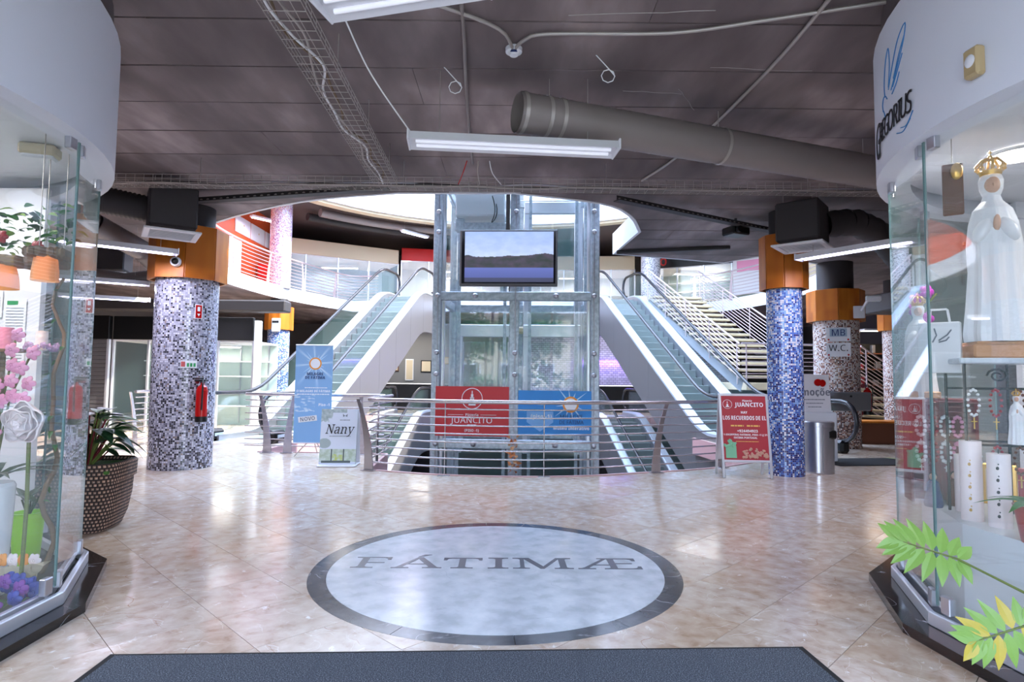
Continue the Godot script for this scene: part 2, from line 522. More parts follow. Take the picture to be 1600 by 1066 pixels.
	# ceiling paint
	var paint := noise_tex(9, 0.006, 512, [[0.0, Color(0.36, 0.315, 0.315)], [0.45, Color(0.46, 0.41, 0.41)], [0.7, Color(0.54, 0.485, 0.485)], [1.0, Color(0.7, 0.64, 0.64)]], 5, FastNoiseLite.TYPE_SIMPLEX_SMOOTH, 20.0, Vector2(1, 3))
	textured("ceiling_paint", paint, 0.75, 0.3)
	M.ceiling_paint.heightmap_enabled = false
	mat("ceiling_joint", Color(0.07, 0.06, 0.065), 0.9)
	mat("plaster_crack", Color(0.66, 0.63, 0.62), 0.9)
	# carpets
	textured("carpet", noise_tex(12, 0.35, 256, [[0.0, Color(0.1, 0.11, 0.13)], [0.45, Color(0.25, 0.275, 0.32)], [0.7, Color(0.42, 0.45, 0.5)], [1.0, Color(0.75, 0.78, 0.82)]], 2), 0.95, 1.7)
	mat("carpet_edge", Color(0.09, 0.09, 0.1), 0.8)
	# wood
	textured("wood", noise_tex(15, 0.012, 256, [[0.0, Color(0.62, 0.31, 0.06)], [0.5, Color(0.74, 0.41, 0.1)], [1.0, Color(0.82, 0.5, 0.16)]], 3, FastNoiseLite.TYPE_SIMPLEX_SMOOTH, 0.0, Vector2(1, 6)), 0.38, 0.9)
	# mosaics
	var white := Color(0.88, 0.88, 0.93)
	textured("mosaic_black", mosaic_tex(100, 104, [Color(0.82, 0.82, 0.88), Color(0.66, 0.66, 0.74), Color(0.46, 0.46, 0.54), Color(0.12, 0.12, 0.17), Color(0.52, 0.45, 0.43)], [5, 5, 2.5, 0.8, 0.5], [3, 2.6, 2, 3.6, 0.4]), 0.16)
	textured("mosaic_blue", mosaic_tex(60, 104, [white, Color(0.5, 0.68, 0.92), Color(0.2, 0.38, 0.76), Color(0.06, 0.1, 0.42)], [4, 3.5, 3, 0.3], [0.6, 1.2, 3.4, 4.2]), 0.16)
	textured("mosaic_brown", mosaic_tex(100, 100, [Color(0.9, 0.86, 0.84), Color(0.78, 0.62, 0.52), Color(0.54, 0.32, 0.25), Color(0.27, 0.15, 0.13)], [7, 1.2, 1.8, 0.4], [1.6, 2.5, 3, 2.8]), 0.16)
	textured("mosaic_pink", mosaic_tex(90, 110, [Color(0.92, 0.88, 0.92), Color(0.85, 0.66, 0.82), Color(0.6, 0.36, 0.6), Color(0.85, 0.5, 0.4)], [4, 2, 1.2, 0.8], [3, 4, 2, 0.2]), 0.16)
	textured("mosaic_pale", mosaic_tex(90, 110, [Color(0.9, 0.9, 0.93), Color(0.7, 0.7, 0.76), Color(0.35, 0.36, 0.44)], [6, 2, 1], [5, 2, 2]), 0.16)
	for k in ["mosaic_black", "mosaic_blue", "mosaic_brown", "mosaic_pink", "mosaic_pale"]:
		M[k].texture_filter = BaseMaterial3D.TEXTURE_FILTER_LINEAR
	# wall of glossy metro tiles in the far kitchen
	var tiles := Image.create(256, 256, false, Image.FORMAT_RGB8)
	tiles.fill(Color(0.35, 0.33, 0.42))
	for j in 16:
		for i in 9:
			tiles.fill_rect(Rect2i(i * 32 - (16 if j % 2 else 0), j * 16, 30, 14), Color(0.82, 0.82, 0.9).darkened(rng.randf() * 0.15))
	textured("metro_tile", ImageTexture.create_from_image(tiles), 0.15, 0.7)
	# woven planter
	var weave := Image.create(256, 256, false, Image.FORMAT_RGB8)
	weave.fill(Color(0.13, 0.08, 0.07))
	for j in 16:
		for i in 17:
			var o := 8 if j % 2 else 0
			var c := Color(0.66, 0.5, 0.4).darkened(rng.randf() * 0.3)
			weave.fill_rect(Rect2i(i * 16 - o + 3, j * 16 + 3, 10, 10), c)
			weave.fill_rect(Rect2i(i * 16 - o + 4, j * 16 + 4, 6, 6), c.lightened(0.25))
	textured("weave", ImageTexture.create_from_image(weave), 0.75)
	# granules for soil, and pebbled gold
	textured("moss", noise_tex(21, 0.2, 128, [[0.0, Color(0.1, 0.2, 0.06)], [1.0, Color(0.35, 0.55, 0.2)]], 3), 0.9, 3.0)

func make_world() -> void:
	var cam := Camera3D.new()
	cam.name = "camera"
	add_child(cam)
	cam.position = Vector3(0, 1.3, 0)
	cam.basis = Basis(Vector3.RIGHT, deg_to_rad(3.5)) * Basis(Vector3.BACK, deg_to_rad(0.63))
	cam.fov = rad_to_deg(2.0 * atan(533.0 / 945.0))
	cam.near = 0.05
	cam.far = 300.0
	cam.current = true
	var e := Environment.new()
	e.background_mode = Environment.BG_SKY
	var sky := Sky.new()
	var sm := ProceduralSkyMaterial.new()
	sm.sky_top_color = Color(0.72, 0.82, 0.96)
	sm.sky_horizon_color = Color(0.86, 0.91, 1.0)
	sm.ground_bottom_color = Color(0.5, 0.5, 0.48)
	sm.ground_horizon_color = Color(0.75, 0.75, 0.73)
	sky.sky_material = sm
	e.sky = sky
	e.background_energy_multiplier = 6.0
	e.tonemap_mode = Environment.TONE_MAPPER_LINEAR
	e.tonemap_exposure = 2.3
	e.sdfgi_enabled = true
	e.ssao_enabled = true
	e.ssil_enabled = true
	var we := WorldEnvironment.new()
	we.name = "surroundings"
	we.environment = e
	add_child(we)
	var sun := DirectionalLight3D.new()
	sun.name = "sun"
	add_child(sun)
	sun.look_at_from_position(Vector3.ZERO, Vector3(-0.72, -0.82, -0.12), Vector3.UP)
	sun.light_color = Color(1.0, 0.96, 0.9)
	sun.light_energy = 2.0
	sun.light_angular_distance = 0.6
	sun.shadow_enabled = true

func curve(points: Array, sub := 4, closed := true) -> PackedVector2Array:   # Catmull-Rom through (x, depth) points
	var out := PackedVector2Array()
	var m := points.size()
	for i in (m if closed else m - 1):
		var p0: Vector2 = points[(i + m - 1) % m] if closed else points[maxi(i - 1, 0)]
		var p1: Vector2 = points[i]
		var p2: Vector2 = points[(i + 1) % m]
		var p3: Vector2 = points[(i + 2) % m] if closed else points[mini(i + 2, m - 1)]
		for k in sub:
			out.append(p1.cubic_interpolate(p2, p0, p3, float(k) / sub))
	if not closed:
		out.append(points[m - 1])
	return out

func disc(cx: float, cd: float, r: float, seg := 64) -> PackedVector2Array:
	var p := PackedVector2Array()
	for i in seg:
		p.append(Vector2(cx + r * cos(TAU * i / seg), cd + r * sin(TAU * i / seg)))
	return p

func rect(x0: float, d0: float, x1: float, d1: float) -> PackedVector2Array:
	return PackedVector2Array([Vector2(x0, d0), Vector2(x1, d0), Vector2(x1, d1), Vector2(x0, d1)])

func cut(poly: PackedVector2Array, hole: PackedVector2Array) -> Array:
	var out := []
	for p in Geometry2D.clip_polygons(poly, hole):
		if p.size() > 2:
			out.append(p)
	return out

# a flat slab built of strips that a hole is cut from
func slab(x0: float, d0: float, x1: float, d1: float, y0: float, y1: float, hole: PackedVector2Array, wide := 1.9) -> MB:
	var b := MB.new()
	var d := d0
	while d < d1 - 0.01:
		var e := minf(d + wide, d1)
		for p in cut(rect(x0, d, x1, e), hole):
			b.prism(p, y0, y1, 1.0, Vector2.ZERO, true)
		d = e
	return b

var hall_hole: PackedVector2Array
var floor_hole: PackedVector2Array
var roof_hole: PackedVector2Array

func make_shell() -> void:
	hall_hole = curve([Vector2(0, 7.7), Vector2(1.2, 8.12), Vector2(1.74, 8.75), Vector2(2.08, 9.7)], 4, false)
	hall_hole.append_array(PackedVector2Array([Vector2(1.95, 11.45), Vector2(4.3, 12.2), Vector2(4.85, 11.4)]))
	hall_hole.append_array(curve([Vector2(6.4, 12.3), Vector2(7.3, 13.6), Vector2(8.05, 16.0), Vector2(8.0, 18.9), Vector2(7.2, 21.2), Vector2(6.5, 21.8)], 4, false))
	hall_hole.append_array(PackedVector2Array([Vector2(6.3, 20.6), Vector2(4.45, 20.2), Vector2(4.4, 21.9), Vector2(-4.6, 21.9)]))
	hall_hole.append_array(curve([Vector2(-5.9, 22.4), Vector2(-6.55, 21.0), Vector2(-7.3, 18.6), Vector2(-7.5, 15.6), Vector2(-7.2, 13.0), Vector2(-6.2, 10.9), Vector2(-4.6, 9.3), Vector2(-2.95, 8.2), Vector2(-1.5, 7.75)], 4, false))
	floor_hole = curve([Vector2(-2.0, 8.5), Vector2(-1.0, 8.13), Vector2(0, 8.03), Vector2(0.9, 8.13), Vector2(1.75, 8.45), Vector2(2.9, 8.96), Vector2(3.9, 9.7)], 5, false)
	floor_hole.append_array(PackedVector2Array([Vector2(4.25, 11.6), Vector2(4.1, 13.6), Vector2(5.7, 14.2), Vector2(4.9, 21.3), Vector2(-4.9, 21.3), Vector2(-5.9, 13.8), Vector2(-4.15, 13.4), Vector2(-4.3, 10.35), Vector2(-2.1, 10.25)]))
	roof_hole = PackedVector2Array()
	for i in 48:
		roof_hole.append(Vector2(7.6 * cos(TAU * i / 48), 14.5 + 7.3 * sin(TAU * i / 48)))
	# floor: bed, then a diagonal grid of marble tiles
	var bed := slab(-13, -3, 13, 28, -0.32, -0.012, floor_hole)
	var fl := struct("floor", bed, M.joint, "polished cream marble floor laid on the diagonal")
	var ring := disc(-0.09, 4.27, 1.245, 96)
	var cells := []
	var s := 0.7 / sqrt(2.0)
	for i in range(-34, 60):
		for j in range(-30, 60):
			var a := 1.06 + 0.7 * i     # x + d
			var c := 1.38 + 0.7 * j     # d - x
			var mid := Vector2((a + 0.35 - c - 0.35) / 2, (a + c + 0.7) / 2)
			if absf(mid.x) > 12.6 or mid.y < -2.6 or mid.y > 27.6:
				continue
			cells.append([mid, (mid - Vector2(0, 0)).length(), absf(mid.x) < mid.y * 0.92 - 0.2 and mid.y > 2.4 and Vector2(mid.x + 4.3, mid.y - 2.85).length() > 1.9 and Vector2(mid.x - 4.05, mid.y - 2.95).length() > 1.9])
	cells.sort_custom(func(p, q): return p[1] < q[1])
	var g := 0.0016
	var h := s / 2 * sqrt(2.0) - g * 1.4
	var rest := [MB.new(), MB.new(), MB.new()]
	var single := 0
	for cell in cells:
		var mid: Vector2 = cell[0]
		var poly := PackedVector2Array([mid + Vector2(h, 0), mid + Vector2(0, h), mid - Vector2(h, 0), mid - Vector2(0, h)])
		var pieces := []
		for p in cut(poly, ring):
			pieces.append_array(cut(p, floor_hole))
		var o := Vector2(rng.randf(), rng.randf())
		var k := rng.randi() % 3
		for p: PackedVector2Array in pieces:
			if Geometry2D.triangulate_polygon(p).is_empty():
				continue
			if cell[2] and single < 298:
				var b := MB.new()
				b.prism(p, -0.012, 0.0, 0.62, o)
				obj("tile", b, M["marble_%d" % k], fl)
				single += 1
			else:
				rest[k].prism(p, -0.012, 0.0, 0.62, o, false)
	for k in 3:
		var r := obj("far_tiles", rest[k], M["marble_%d" % k], fl)
		r.set_meta("kind", "stuff")
	# slab edge round the well
	var rim := MB.new()
	rim.band(floor_hole, -0.34, 0.012, 0.05, true)
	struct("trim_1", rim, mat("well_rim", Color(0.74, 0.58, 0.58), 0.4), "pale rim round the stair well in the floor")
	# lower floor
	var lf := MB.new()
	lf.prism(rect(-13, -3, 13, 28), LOW - 0.2, LOW)
	struct("floor_lower", lf, M.plain_wall, "dark floor of the basement level")
	# hall ceiling: concrete slab with painted boards below, white edge round the atrium
	var cs := slab(-13, -3, 13, 28, HC + 0.015, F2 - 0.02, hall_hole)
	var ce := struct("ceiling", cs, M.ceiling_joint, "dark brown painted ceiling with board joints")
	var d := 3.94 - 0.63 * 11
	var row := 0
	while d < 27.3:
		var cuts := [-13.0]
		var at := -13.0 + 1.7 * (row % 3) + 2.0
		while at < 12.0:
			cuts.append(at); at += 5.1
		cuts.append(13.0)
		for i in cuts.size() - 1:
			var y := HC + rng.randf_range(-0.002, 0.003)
			for p in cut(rect(cuts[i] + 0.002, d + 0.008, cuts[i + 1] - 0.002, d + 0.622), hall_hole):
				if Geometry2D.triangulate_polygon(p).is_empty():
					continue
				var b := MB.new()
				b.prism(p, y, HC + 0.02)
				obj("board", b, M.ceiling_paint, ce)
		d += 0.63
		row += 1
	var up := slab(-13, -3, 13, 28, F2 - 0.02, F2, hall_hole)
	struct("floor_upper", up, M.pale_stone, "upper gallery floor")
	var edge := MB.new()
	edge.band(hall_hole, HC - 0.01, F2 + 0.04, 0.05, true)
	struct("trim_2", edge, M.white, "white curved edge of the upper gallery floor")
	# upper ceiling with the round skylight well
	var us := slab(-13, -3, 13, 28, UC, UC + 0.3, roof_hole)
	struct("ceiling_upper", us, M.dark_brown, "dark ceiling of the upper gallery")
	var drum := MB.new()
	drum.band(roof_hole, UC - 0.12, 10.5, 0.12, true)
	struct("wall_skylight", drum, M.white, "white round wall of the skylight well")
	# a beige lip under it
	var lip := MB.new()
	lip.band(roof_hole, UC - 0.2, UC - 0.02, -0.35, true)
	struct("trim_3", lip, M.beige, "beige lip below the skylight well")
	# outer walls
	var w := MB.new(); w.box(V(-13.1, 1.5, 12.5), Vector3(0.2, 11.6, 31)); struct("wall_left", w, M.plain_wall)
	w = MB.new(); w.box(V(13.1, 1.5, 12.5), Vector3(0.2, 11.6, 31)); struct("wall_right", w, M.plain_wall)
	w = MB.new(); w.box(V(0, 1.5, 28.1), Vector3(26.4, 11.6, 0.2)); struct("wall_back", w, M.plain_wall)
	# street front behind the camera: wide glazed entrance with piers
	w = MB.new()
	w.box(V(-9.5, 1.8, -3.1), Vector3(7, 11, 0.3)); w.box(V(9.5, 1.8, -3.1), Vector3(7, 11, 0.3)); w.box(V(0, 5.5, -3.1), Vector3(12, 3.6, 0.3)); w.box(V(0, -2.2, -3.1), Vector3(12, 4, 0.3))
	struct("wall_front", w, M.white)
	w = MB.new()
	for x in [-6.0, -2.0, 2.0, 6.0]:
		w.box(V(x, 1.85, -3.1), Vector3(0.1, 3.7, 0.14))
	struct("door_1", w, M.aluminium)
	# pavement outside
	w = MB.new(); w.box(V(0, -0.2, -28), Vector3(90, 0.3, 49.6)); struct("floor_street", w, mat("paving", Color(0.5, 0.49, 0.47), 0.8))

func make_medallion() -> void:
	var t := thing("floor_medallion", "round white marble disc in a dark ring, inlaid in the floor with the name", "floor inlay", V(-0.09, 0, 4.27))
	var b := MB.new()
	b.prism(disc(0, 0, 1.128, 96), -0.012, 0.0)
	obj("disc", b, M.white_marble, t)
	for i in 12:
		var p := PackedVector2Array()
		var a0 := TAU * i / 12 + 0.0015 + 0.1; var a1 := TAU * (i + 1) / 12 - 0.0015 + 0.1
		for k in 9:
			var a := lerpf(a0, a1, k / 8.0)
			p.append(Vector2(cos(a), sin(a)) * 1.243)
		for k in 9:
			var a := lerpf(a1, a0, k / 8.0)
			p.append(Vector2(cos(a), sin(a)) * 1.13)
		b = MB.new()
		b.prism(p, -0.012, 0.0)
		obj("ring_segment", b, M.grey_marble, t)
	var o := obj("lettering", text("FÁTIMÆ", 0.335, 0.002, true, false), M.inlay, t)
	o.transform = Transform3D(Basis(Vector3.UP, deg_to_rad(0.9)) * Basis(Vector3.RIGHT, -PI / 2) * Basis.from_scale(Vector3(1.46, 1.0, 1.0)), V(0.0, 0.0012, 0.06))

func make_mats() -> void:
	var t := thing("entrance_mat", "long dark grey entrance carpet with black border on the marble", "mat", V(-0.13, 0, 1.5))
	var b := MB.new(); b.rbox(V(0, 0.006, 0), Vector3(3.27, 0.012, 2.9), 0.004); obj("border", b, M.carpet_edge, t)
	b = MB.new(); b.rbox(V(0, 0.009, -0.02), Vector3(3.21, 0.012, 2.9), 0.004); obj("pile", b, M.carpet, t)
	t.rotation.y = deg_to_rad(2.8)
	t = thing("floor_mat", "dark mat on the floor in front of the right escalator entry", "mat", V(5.75, 0, 9.9), 0.15)
	b = MB.new(); b.rbox(V(0, 0.006, 0), Vector3(1.5, 0.012, 0.8), 0.004); obj("pile", b, M.carpet_edge, t)

# ---- railings: posts, eight horizontal bars and a handrail that follow (x, depth) points
func along(path: PackedVector2Array, t: float) -> Array:   # point and tangent at a distance
	var i := 0
	while i < path.size() - 2 and t > path[i].distance_to(path[i + 1]):
		t -= path[i].distance_to(path[i + 1])
		i += 1
	var d := (path[i + 1] - path[i]).normalized()
	return [path[i] + d * t, d]

func railing(called: String, label: String, group: String, path: PackedVector2Array, y: float, posts: Array, m: Material, fin := true, bars := 8) -> Node3D:
	var t := thing(called, label, "railing", Vector3.ZERO, 0.0, group)
	var top := PackedVector3Array()
	for p in path:
		top.append(V(p.x, y + 0.98, p.y))
	var b := MB.new(); b.tube(top, 0.028, 10); obj("handrail", b, m, t)
	for k in bars:
		var line := PackedVector3Array()
		for p in path:
			line.append(V(p.x, y + 0.12 + 0.76 * k / (bars - 1), p.y))
		b = MB.new(); b.tube(line, 0.011, 6); obj("bar", b, m, t)
	for q in posts:     # [distance, lean along the rail]
		var at := along(path, q[0])
		var p: Vector2 = at[0]; var d: Vector2 = at[1]
		var base := V(p.x, y, p.y); var dir := Vector3(d.x, 0, -d.y); var side := dir.cross(Vector3.UP)
		b = MB.new()
		if fin:
			var prev := []
			for k in 9:
				var f := k / 8.0
				var c: Vector3 = base + dir * (q[1] * f * f) + Vector3.UP * (0.98 * f)
				var w: float = lerpf(0.075, 0.03, minf(1.0, f * 1.2))
				var r := [c - dir * w - side * 0.008, c + dir * w - side * 0.008, c + dir * w + side * 0.008, c - dir * w + side * 0.008]
				if k > 0:
					for e in 4:
						var nrm: Vector3 = ((r[e] + r[(e + 1) % 4]) * 0.5 - c)
						b.quad(prev[e], prev[(e + 1) % 4], r[(e + 1) % 4], r[e], nrm)
				prev = r
			b.rbox(base + Vector3.UP * 0.006, Vector3(0.2, 0.012, 0.12), 0.003, Basis(dir, Vector3.UP, dir.cross(Vector3.UP)))
		else:
			b.cyl(base, base + Vector3.UP * 0.97, 0.013, 0.013, 8)
			b.cyl(base, base + Vector3.UP * 0.02, 0.05, 0.05, 10)
		obj("post", b, m, t)
	return t

func make_railings() -> void:
	# the one round the well
	var p := PackedVector2Array()
	for q in [Vector2(-2.0, 10.2), Vector2(-2.02, 9.4), Vector2(-2.02, 8.9)]:
		p.append(q)
	p.append_array(curve([Vector2(-1.97, 8.46), Vector2(-1.0, 8.1), Vector2(0, 8.0), Vector2(0.9, 8.1), Vector2(1.75, 8.42), Vector2(2.9, 8.93), Vector2(3.85, 9.65)], 5, false))
	var t := railing("well_railing", "curved steel railing with flared fin posts in front of the glass lift", "", p, 0.0, [[1.75, -0.2], [1.0, -0.1], [5.9, 0.2], [7.15, 0.05]], M.rail_steel)
	for x in [-0.88, 0.44]:
		var b := MB.new()
		b.cyl(V(x, 0, 8.07 + 0.06 * absf(x)), V(x, 0.97, 8.07 + 0.06 * absf(x)), 0.008, 0.008, 8)
		b.rbox(V(x, 0.006, 8.05), Vector3(0.16, 0.012, 0.08), 0.003)
		obj("rod", b, M.rail_steel, t)
	railing("well_railing", "short steel railing in front of the left escalator entry", "", PackedVector2Array([Vector2(-4.5, 10.3), Vector2(-3.2, 10.2), Vector2(-2.1, 10.1)]), 0.0, [[0.4, -0.15], [0.75, 0.1], [2.0, 0.0]], M.rail_steel)
	# far ground floor rail behind the left column
	railing("gallery_railing", "steel railing in front of the far glass shop, behind the black and white column", "", PackedVector2Array([Vector2(-6.75, 10.9), Vector2(-6.8, 12.5), Vector2(-6.9, 14.0)]), 0.0, [[0.05, -0.2], [2.9, 0.1]], M.rail_steel)
	# upper gallery, left and right
	var lp := curve([Vector2(-7.1, 13.0), Vector2(-7.5, 15.6), Vector2(-7.35, 18.2), Vector2(-6.7, 20.7), Vector2(-6.05, 22.3), Vector2(-5.0, 22.3)], 6, false)
	railing("gallery_railing", "upper gallery railing left of the lift, by the pink mosaic column", "upper railings", lp, F2, [[1.2, -0.15], [3.2, -0.2], [5.1, 0.15], [7.0, -0.1], [8.8, 0.1]], M.pink_steel)
	var rp := curve([Vector2(6.45, 21.6), Vector2(7.25, 20.9), Vector2(8.0, 18.9), Vector2(8.1, 16.0), Vector2(7.4, 13.7)], 6, false)
	railing("gallery_railing", "upper gallery railing above the staircase, right of the escalators", "upper railings", rp, F2, [[0.1, 0.0], [1.5, 0.1], [3.6, 0.1], [5.5, 0.1]], M.pink_steel)

# ---- escalators
func prof(s: float, flat: float, rise: float) -> float:
	var run := rise / tan(PI / 6)
	var k := 0.5
	var f := func(x: float) -> float:      # smooth ramp
		return 0.0 if x < -k else (x if x > k else (x + k) * (x + k) / (4 * k))
	return (f.call(s - flat) - f.call(s - flat - run)) * tan(PI / 6)

func strip(b: MB, samples: PackedFloat32Array, flat: float, rise: float, x0: float, x1: float, y0: float, y1: float) -> void:
	for i in samples.size() - 1:
		var s0 := samples[i]; var s1 := samples[i + 1]
		var a := prof(s0, flat, rise); var c := prof(s1, flat, rise)
		var P := [Vector3(x0, a + y0, -s0), Vector3(x1, a + y0, -s0), Vector3(x1, a + y1, -s0), Vector3(x0, a + y1, -s0)]
		var Q := [Vector3(x0, c + y0, -s1), Vector3(x1, c + y0, -s1), Vector3(x1, c + y1, -s1), Vector3(x0, c + y1, -s1)]
		var W := [Vector3.DOWN, Vector3(signf(x1 - x0), 0, 0), Vector3.UP, Vector3(-signf(x1 - x0), 0, 0)]
		for e in 4:
			b.quad(P[e], P[(e + 1) % 4], Q[(e + 1) % 4], Q[e], W[e])
		if i == 0:
			b.quad(P[0], P[1], P[2], P[3], Vector3.BACK)
		if i == samples.size() - 2:
			b.quad(Q[0], Q[1], Q[2], Q[3], Vector3.FORWARD)

func span(a: float, b: float, n: int) -> PackedFloat32Array:
	var o := PackedFloat32Array()
	for i in n + 1:
		o.append(lerpf(a, b, float(i) / n))
	return o

func escalator(label: String, at: Vector3, turn: float, flat: float, hand: Material) -> Node3D:
	var rise := F2
	var t := thing("escalator", label, "escalator", at, turn, "")
	var run := rise / tan(PI / 6)
	var end := flat + run + 1.4
	var n := 8
	for sd in [-1.0, 1.0]:
		for k in n:
			var a := 0.25 + (end - 0.3) * k / n; var c := 0.25 + (end - 0.3) * (k + 1) / n - 0.006
			var b := MB.new(); strip(b, span(a, c, 5), flat, rise, sd * 0.70, sd * 0.76, -1.22, 0.1); obj("side_panel", b, M.cladding, t)
		var b := MB.new(); strip(b, span(0.2, end, 40), flat, rise, sd * 0.56, sd * 0.78, 0.1, 0.16); obj("deck", b, M.deck, t)
		b = MB.new(); strip(b, span(0.25, end - 0.1, 40), flat, rise, sd * 0.51, sd * 0.56, -0.15, 0.12); obj("skirt", b, M.steel, t)
		for k in 7:
			var a := 0.3 + (end - 0.6) * k / 7; var c := 0.3 + (end - 0.6) * (k + 1) / 7 - 0.012
			b = MB.new(); strip(b, span(a, c, 6), flat, rise, sd * 0.66, sd * 0.672, 0.16, 0.86); obj("glass_panel", b, M.esc_glass, t)
		# handrail: a loop with round newels at both ends
		var path := PackedVector3Array()
		var x: float = sd * 0.67
		for i in 9:
			var a := PI * 1.5 - PI * i / 8
			path.append(Vector3(x, 0.58 + 0.36 * sin(a), -(0.12 + 0.36 * cos(a)) ))
		for s in span(0.4, end - 0.4, 44):
			path.append(Vector3(x, prof(s, flat, rise) + 0.94, -s))
		for i in 9:
			var a := PI * 0.5 - PI * i / 8
			path.append(Vector3(x, rise + 0.58 + 0.36 * sin(a), -(end - 0.12 + 0.36 * cos(a))))
		b = MB.new(); b.tube(path, 0.042, 10); obj("handrail", b, hand, t)
		b = MB.new(); b.rbox(Vector3(x, 0.12, -0.28), Vector3(0.2, 0.24, 0.5), 0.05); obj("newel_base", b, M.handrail_black, t)
	# steps on the band
	var s := 0.55
	var first := true
	while s < end - 0.5:
		var y := prof(s, flat, rise)
		var b := MB.new()
		b.rbox(Vector3(0, y - 0.03, -s - 0.17), Vector3(1.0, 0.06, 0.35), 0.008)
		b.box(Vector3(0, y - 0.13, -s + 0.0), Vector3(1.0, 0.2, 0.02))
		obj("step", b, M.step, t)
		s += 0.347
	for e in [0.3, end - 0.3]:
		var b := MB.new(); b.rbox(Vector3(0, prof(e, flat, rise) + 0.005, -e), Vector3(1.0, 0.02, 0.55), 0.004); obj("comb_plate", b, M.aluminium, t)
	var b := MB.new(); strip(b, span(0.3, end, 30), flat, rise, -0.7, 0.7, -1.23, -1.18); obj("soffit", b, M.cladding, t)
	return t

func make_escalators() -> void:
	var th := deg_to_rad(10.0)
	# tops of the inclines at about (-3.75, 20.2) and (3.7, 20.4)
	var run := F2 / tan(PI / 6)
	for k in [[-3.75, 20.2, th, 1.7, "left", "blue banner"], [3.7, 20.4, -th, 2.7, "right", "staircase"]]:
		var l: float = run + k[3]
		var at := V(k[0] - sin(k[2]) * l, 0, k[1] - cos(k[2]) * l)
		escalator("escalator rising to the upper floor beside the " + k[5], at, -k[2], k[3], M.handrail)
		var lower := V(k[0] - sin(k[2]) * (run + 1.0), LOW, k[1] - cos(k[2]) * (run + 1.0))
		escalator("escalator down to the basement below the one beside the " + k[5], lower, -k[2], 1.0, M.handrail)

# ---- staircase right of the escalators
func make_stairs() -> void:
	var turn := deg_to_rad(11.6)
	var at := V(5.55, 0, 14.74)
	var t := thing("staircase", "open staircase with cream treads and steel bar railings beside the right escalator", "staircase", at, turn)
	var y0 := 1.25
	var n := 16
	var run := 5.37 / n
	for i in n:
		var b := MB.new()
		b.rbox(Vector3(0.95, y0 + (F2 - y0) * (i + 1) / n - 0.035, -run * (i + 0.5)), Vector3(1.72, 0.07, run + 0.05), 0.01)
		obj("tread", b, M.cream, t)
	for x in [0.07, 1.83]:
		var b := MB.new(); b.bar(Vector3(x, y0 - 0.12, 0), Vector3(x, F2 - 0.2, -5.4), 0.05, 0.24); obj("stringer", b, M.cladding, t)
	var b := MB.new(); b.rbox(Vector3(1.7, y0 - 0.09, -0.55), Vector3(3.3, 0.18, 1.5), 0.01); obj("landing", b, M.cream, t)
	for i in 7:
		b = MB.new(); b.rbox(Vector3(3.5 + 0.3 * i, y0 - 0.18 * (i + 1) - 0.0, -0.55), Vector3(0.33, 0.06, 1.4), 0.01); obj("tread", b, M.cream, t)
	b = MB.new(); b.box(Vector3(0.3, (y0 - 0.18) / 2, -1.1), Vector3(0.2, y0 - 0.18, 0.2)); b.box(Vector3(3.1, (y0 - 0.18) / 2, -1.1), Vector3(0.2, y0 - 0.18, 0.2)); obj("support", b, M.cladding, t)
	# railings: left and right of the flight, across the landing, down the lower flight
	var lines := [[Vector3(0, y0, 0), Vector3(0, F2, -5.4)], [Vector3(1.88, y0 + 0.45, -0.9), Vector3(1.88, F2, -5.4)], [Vector3(0, y0, 0.1), Vector3(3.3, y0, 0.1)], [Vector3(3.3, y0, 0.15), Vector3(5.5, 0, 0.15)], [Vector3(3.3, y0, -1.25), Vector3(5.5, 0, -1.25)]]
	for l in lines:
		var a: Vector3 = l[0]; var c: Vector3 = l[1]
		b = MB.new(); b.tube(PackedVector3Array([a + Vector3.UP * 0.95, c + Vector3.UP * 0.95]), 0.025, 8); obj("handrail", b, M.pink_steel, t)
		for k in 8:
			b = MB.new(); b.tube(PackedVector3Array([a + Vector3.UP * (0.12 + 0.1 * k), c + Vector3.UP * (0.12 + 0.1 * k)]), 0.011, 6); obj("bar", b, M.pink_steel, t)
		var np := maxi(2, int(a.distance_to(c) / 1.4) + 1)
		for k in np:
			var p := a.lerp(c, (k + 0.08) / (np - 0.84))
			b = MB.new(); b.cyl(p - Vector3.UP * 0.1, p + Vector3.UP * 0.95, 0.018, 0.018, 8); obj("post", b, M.pink_steel, t)

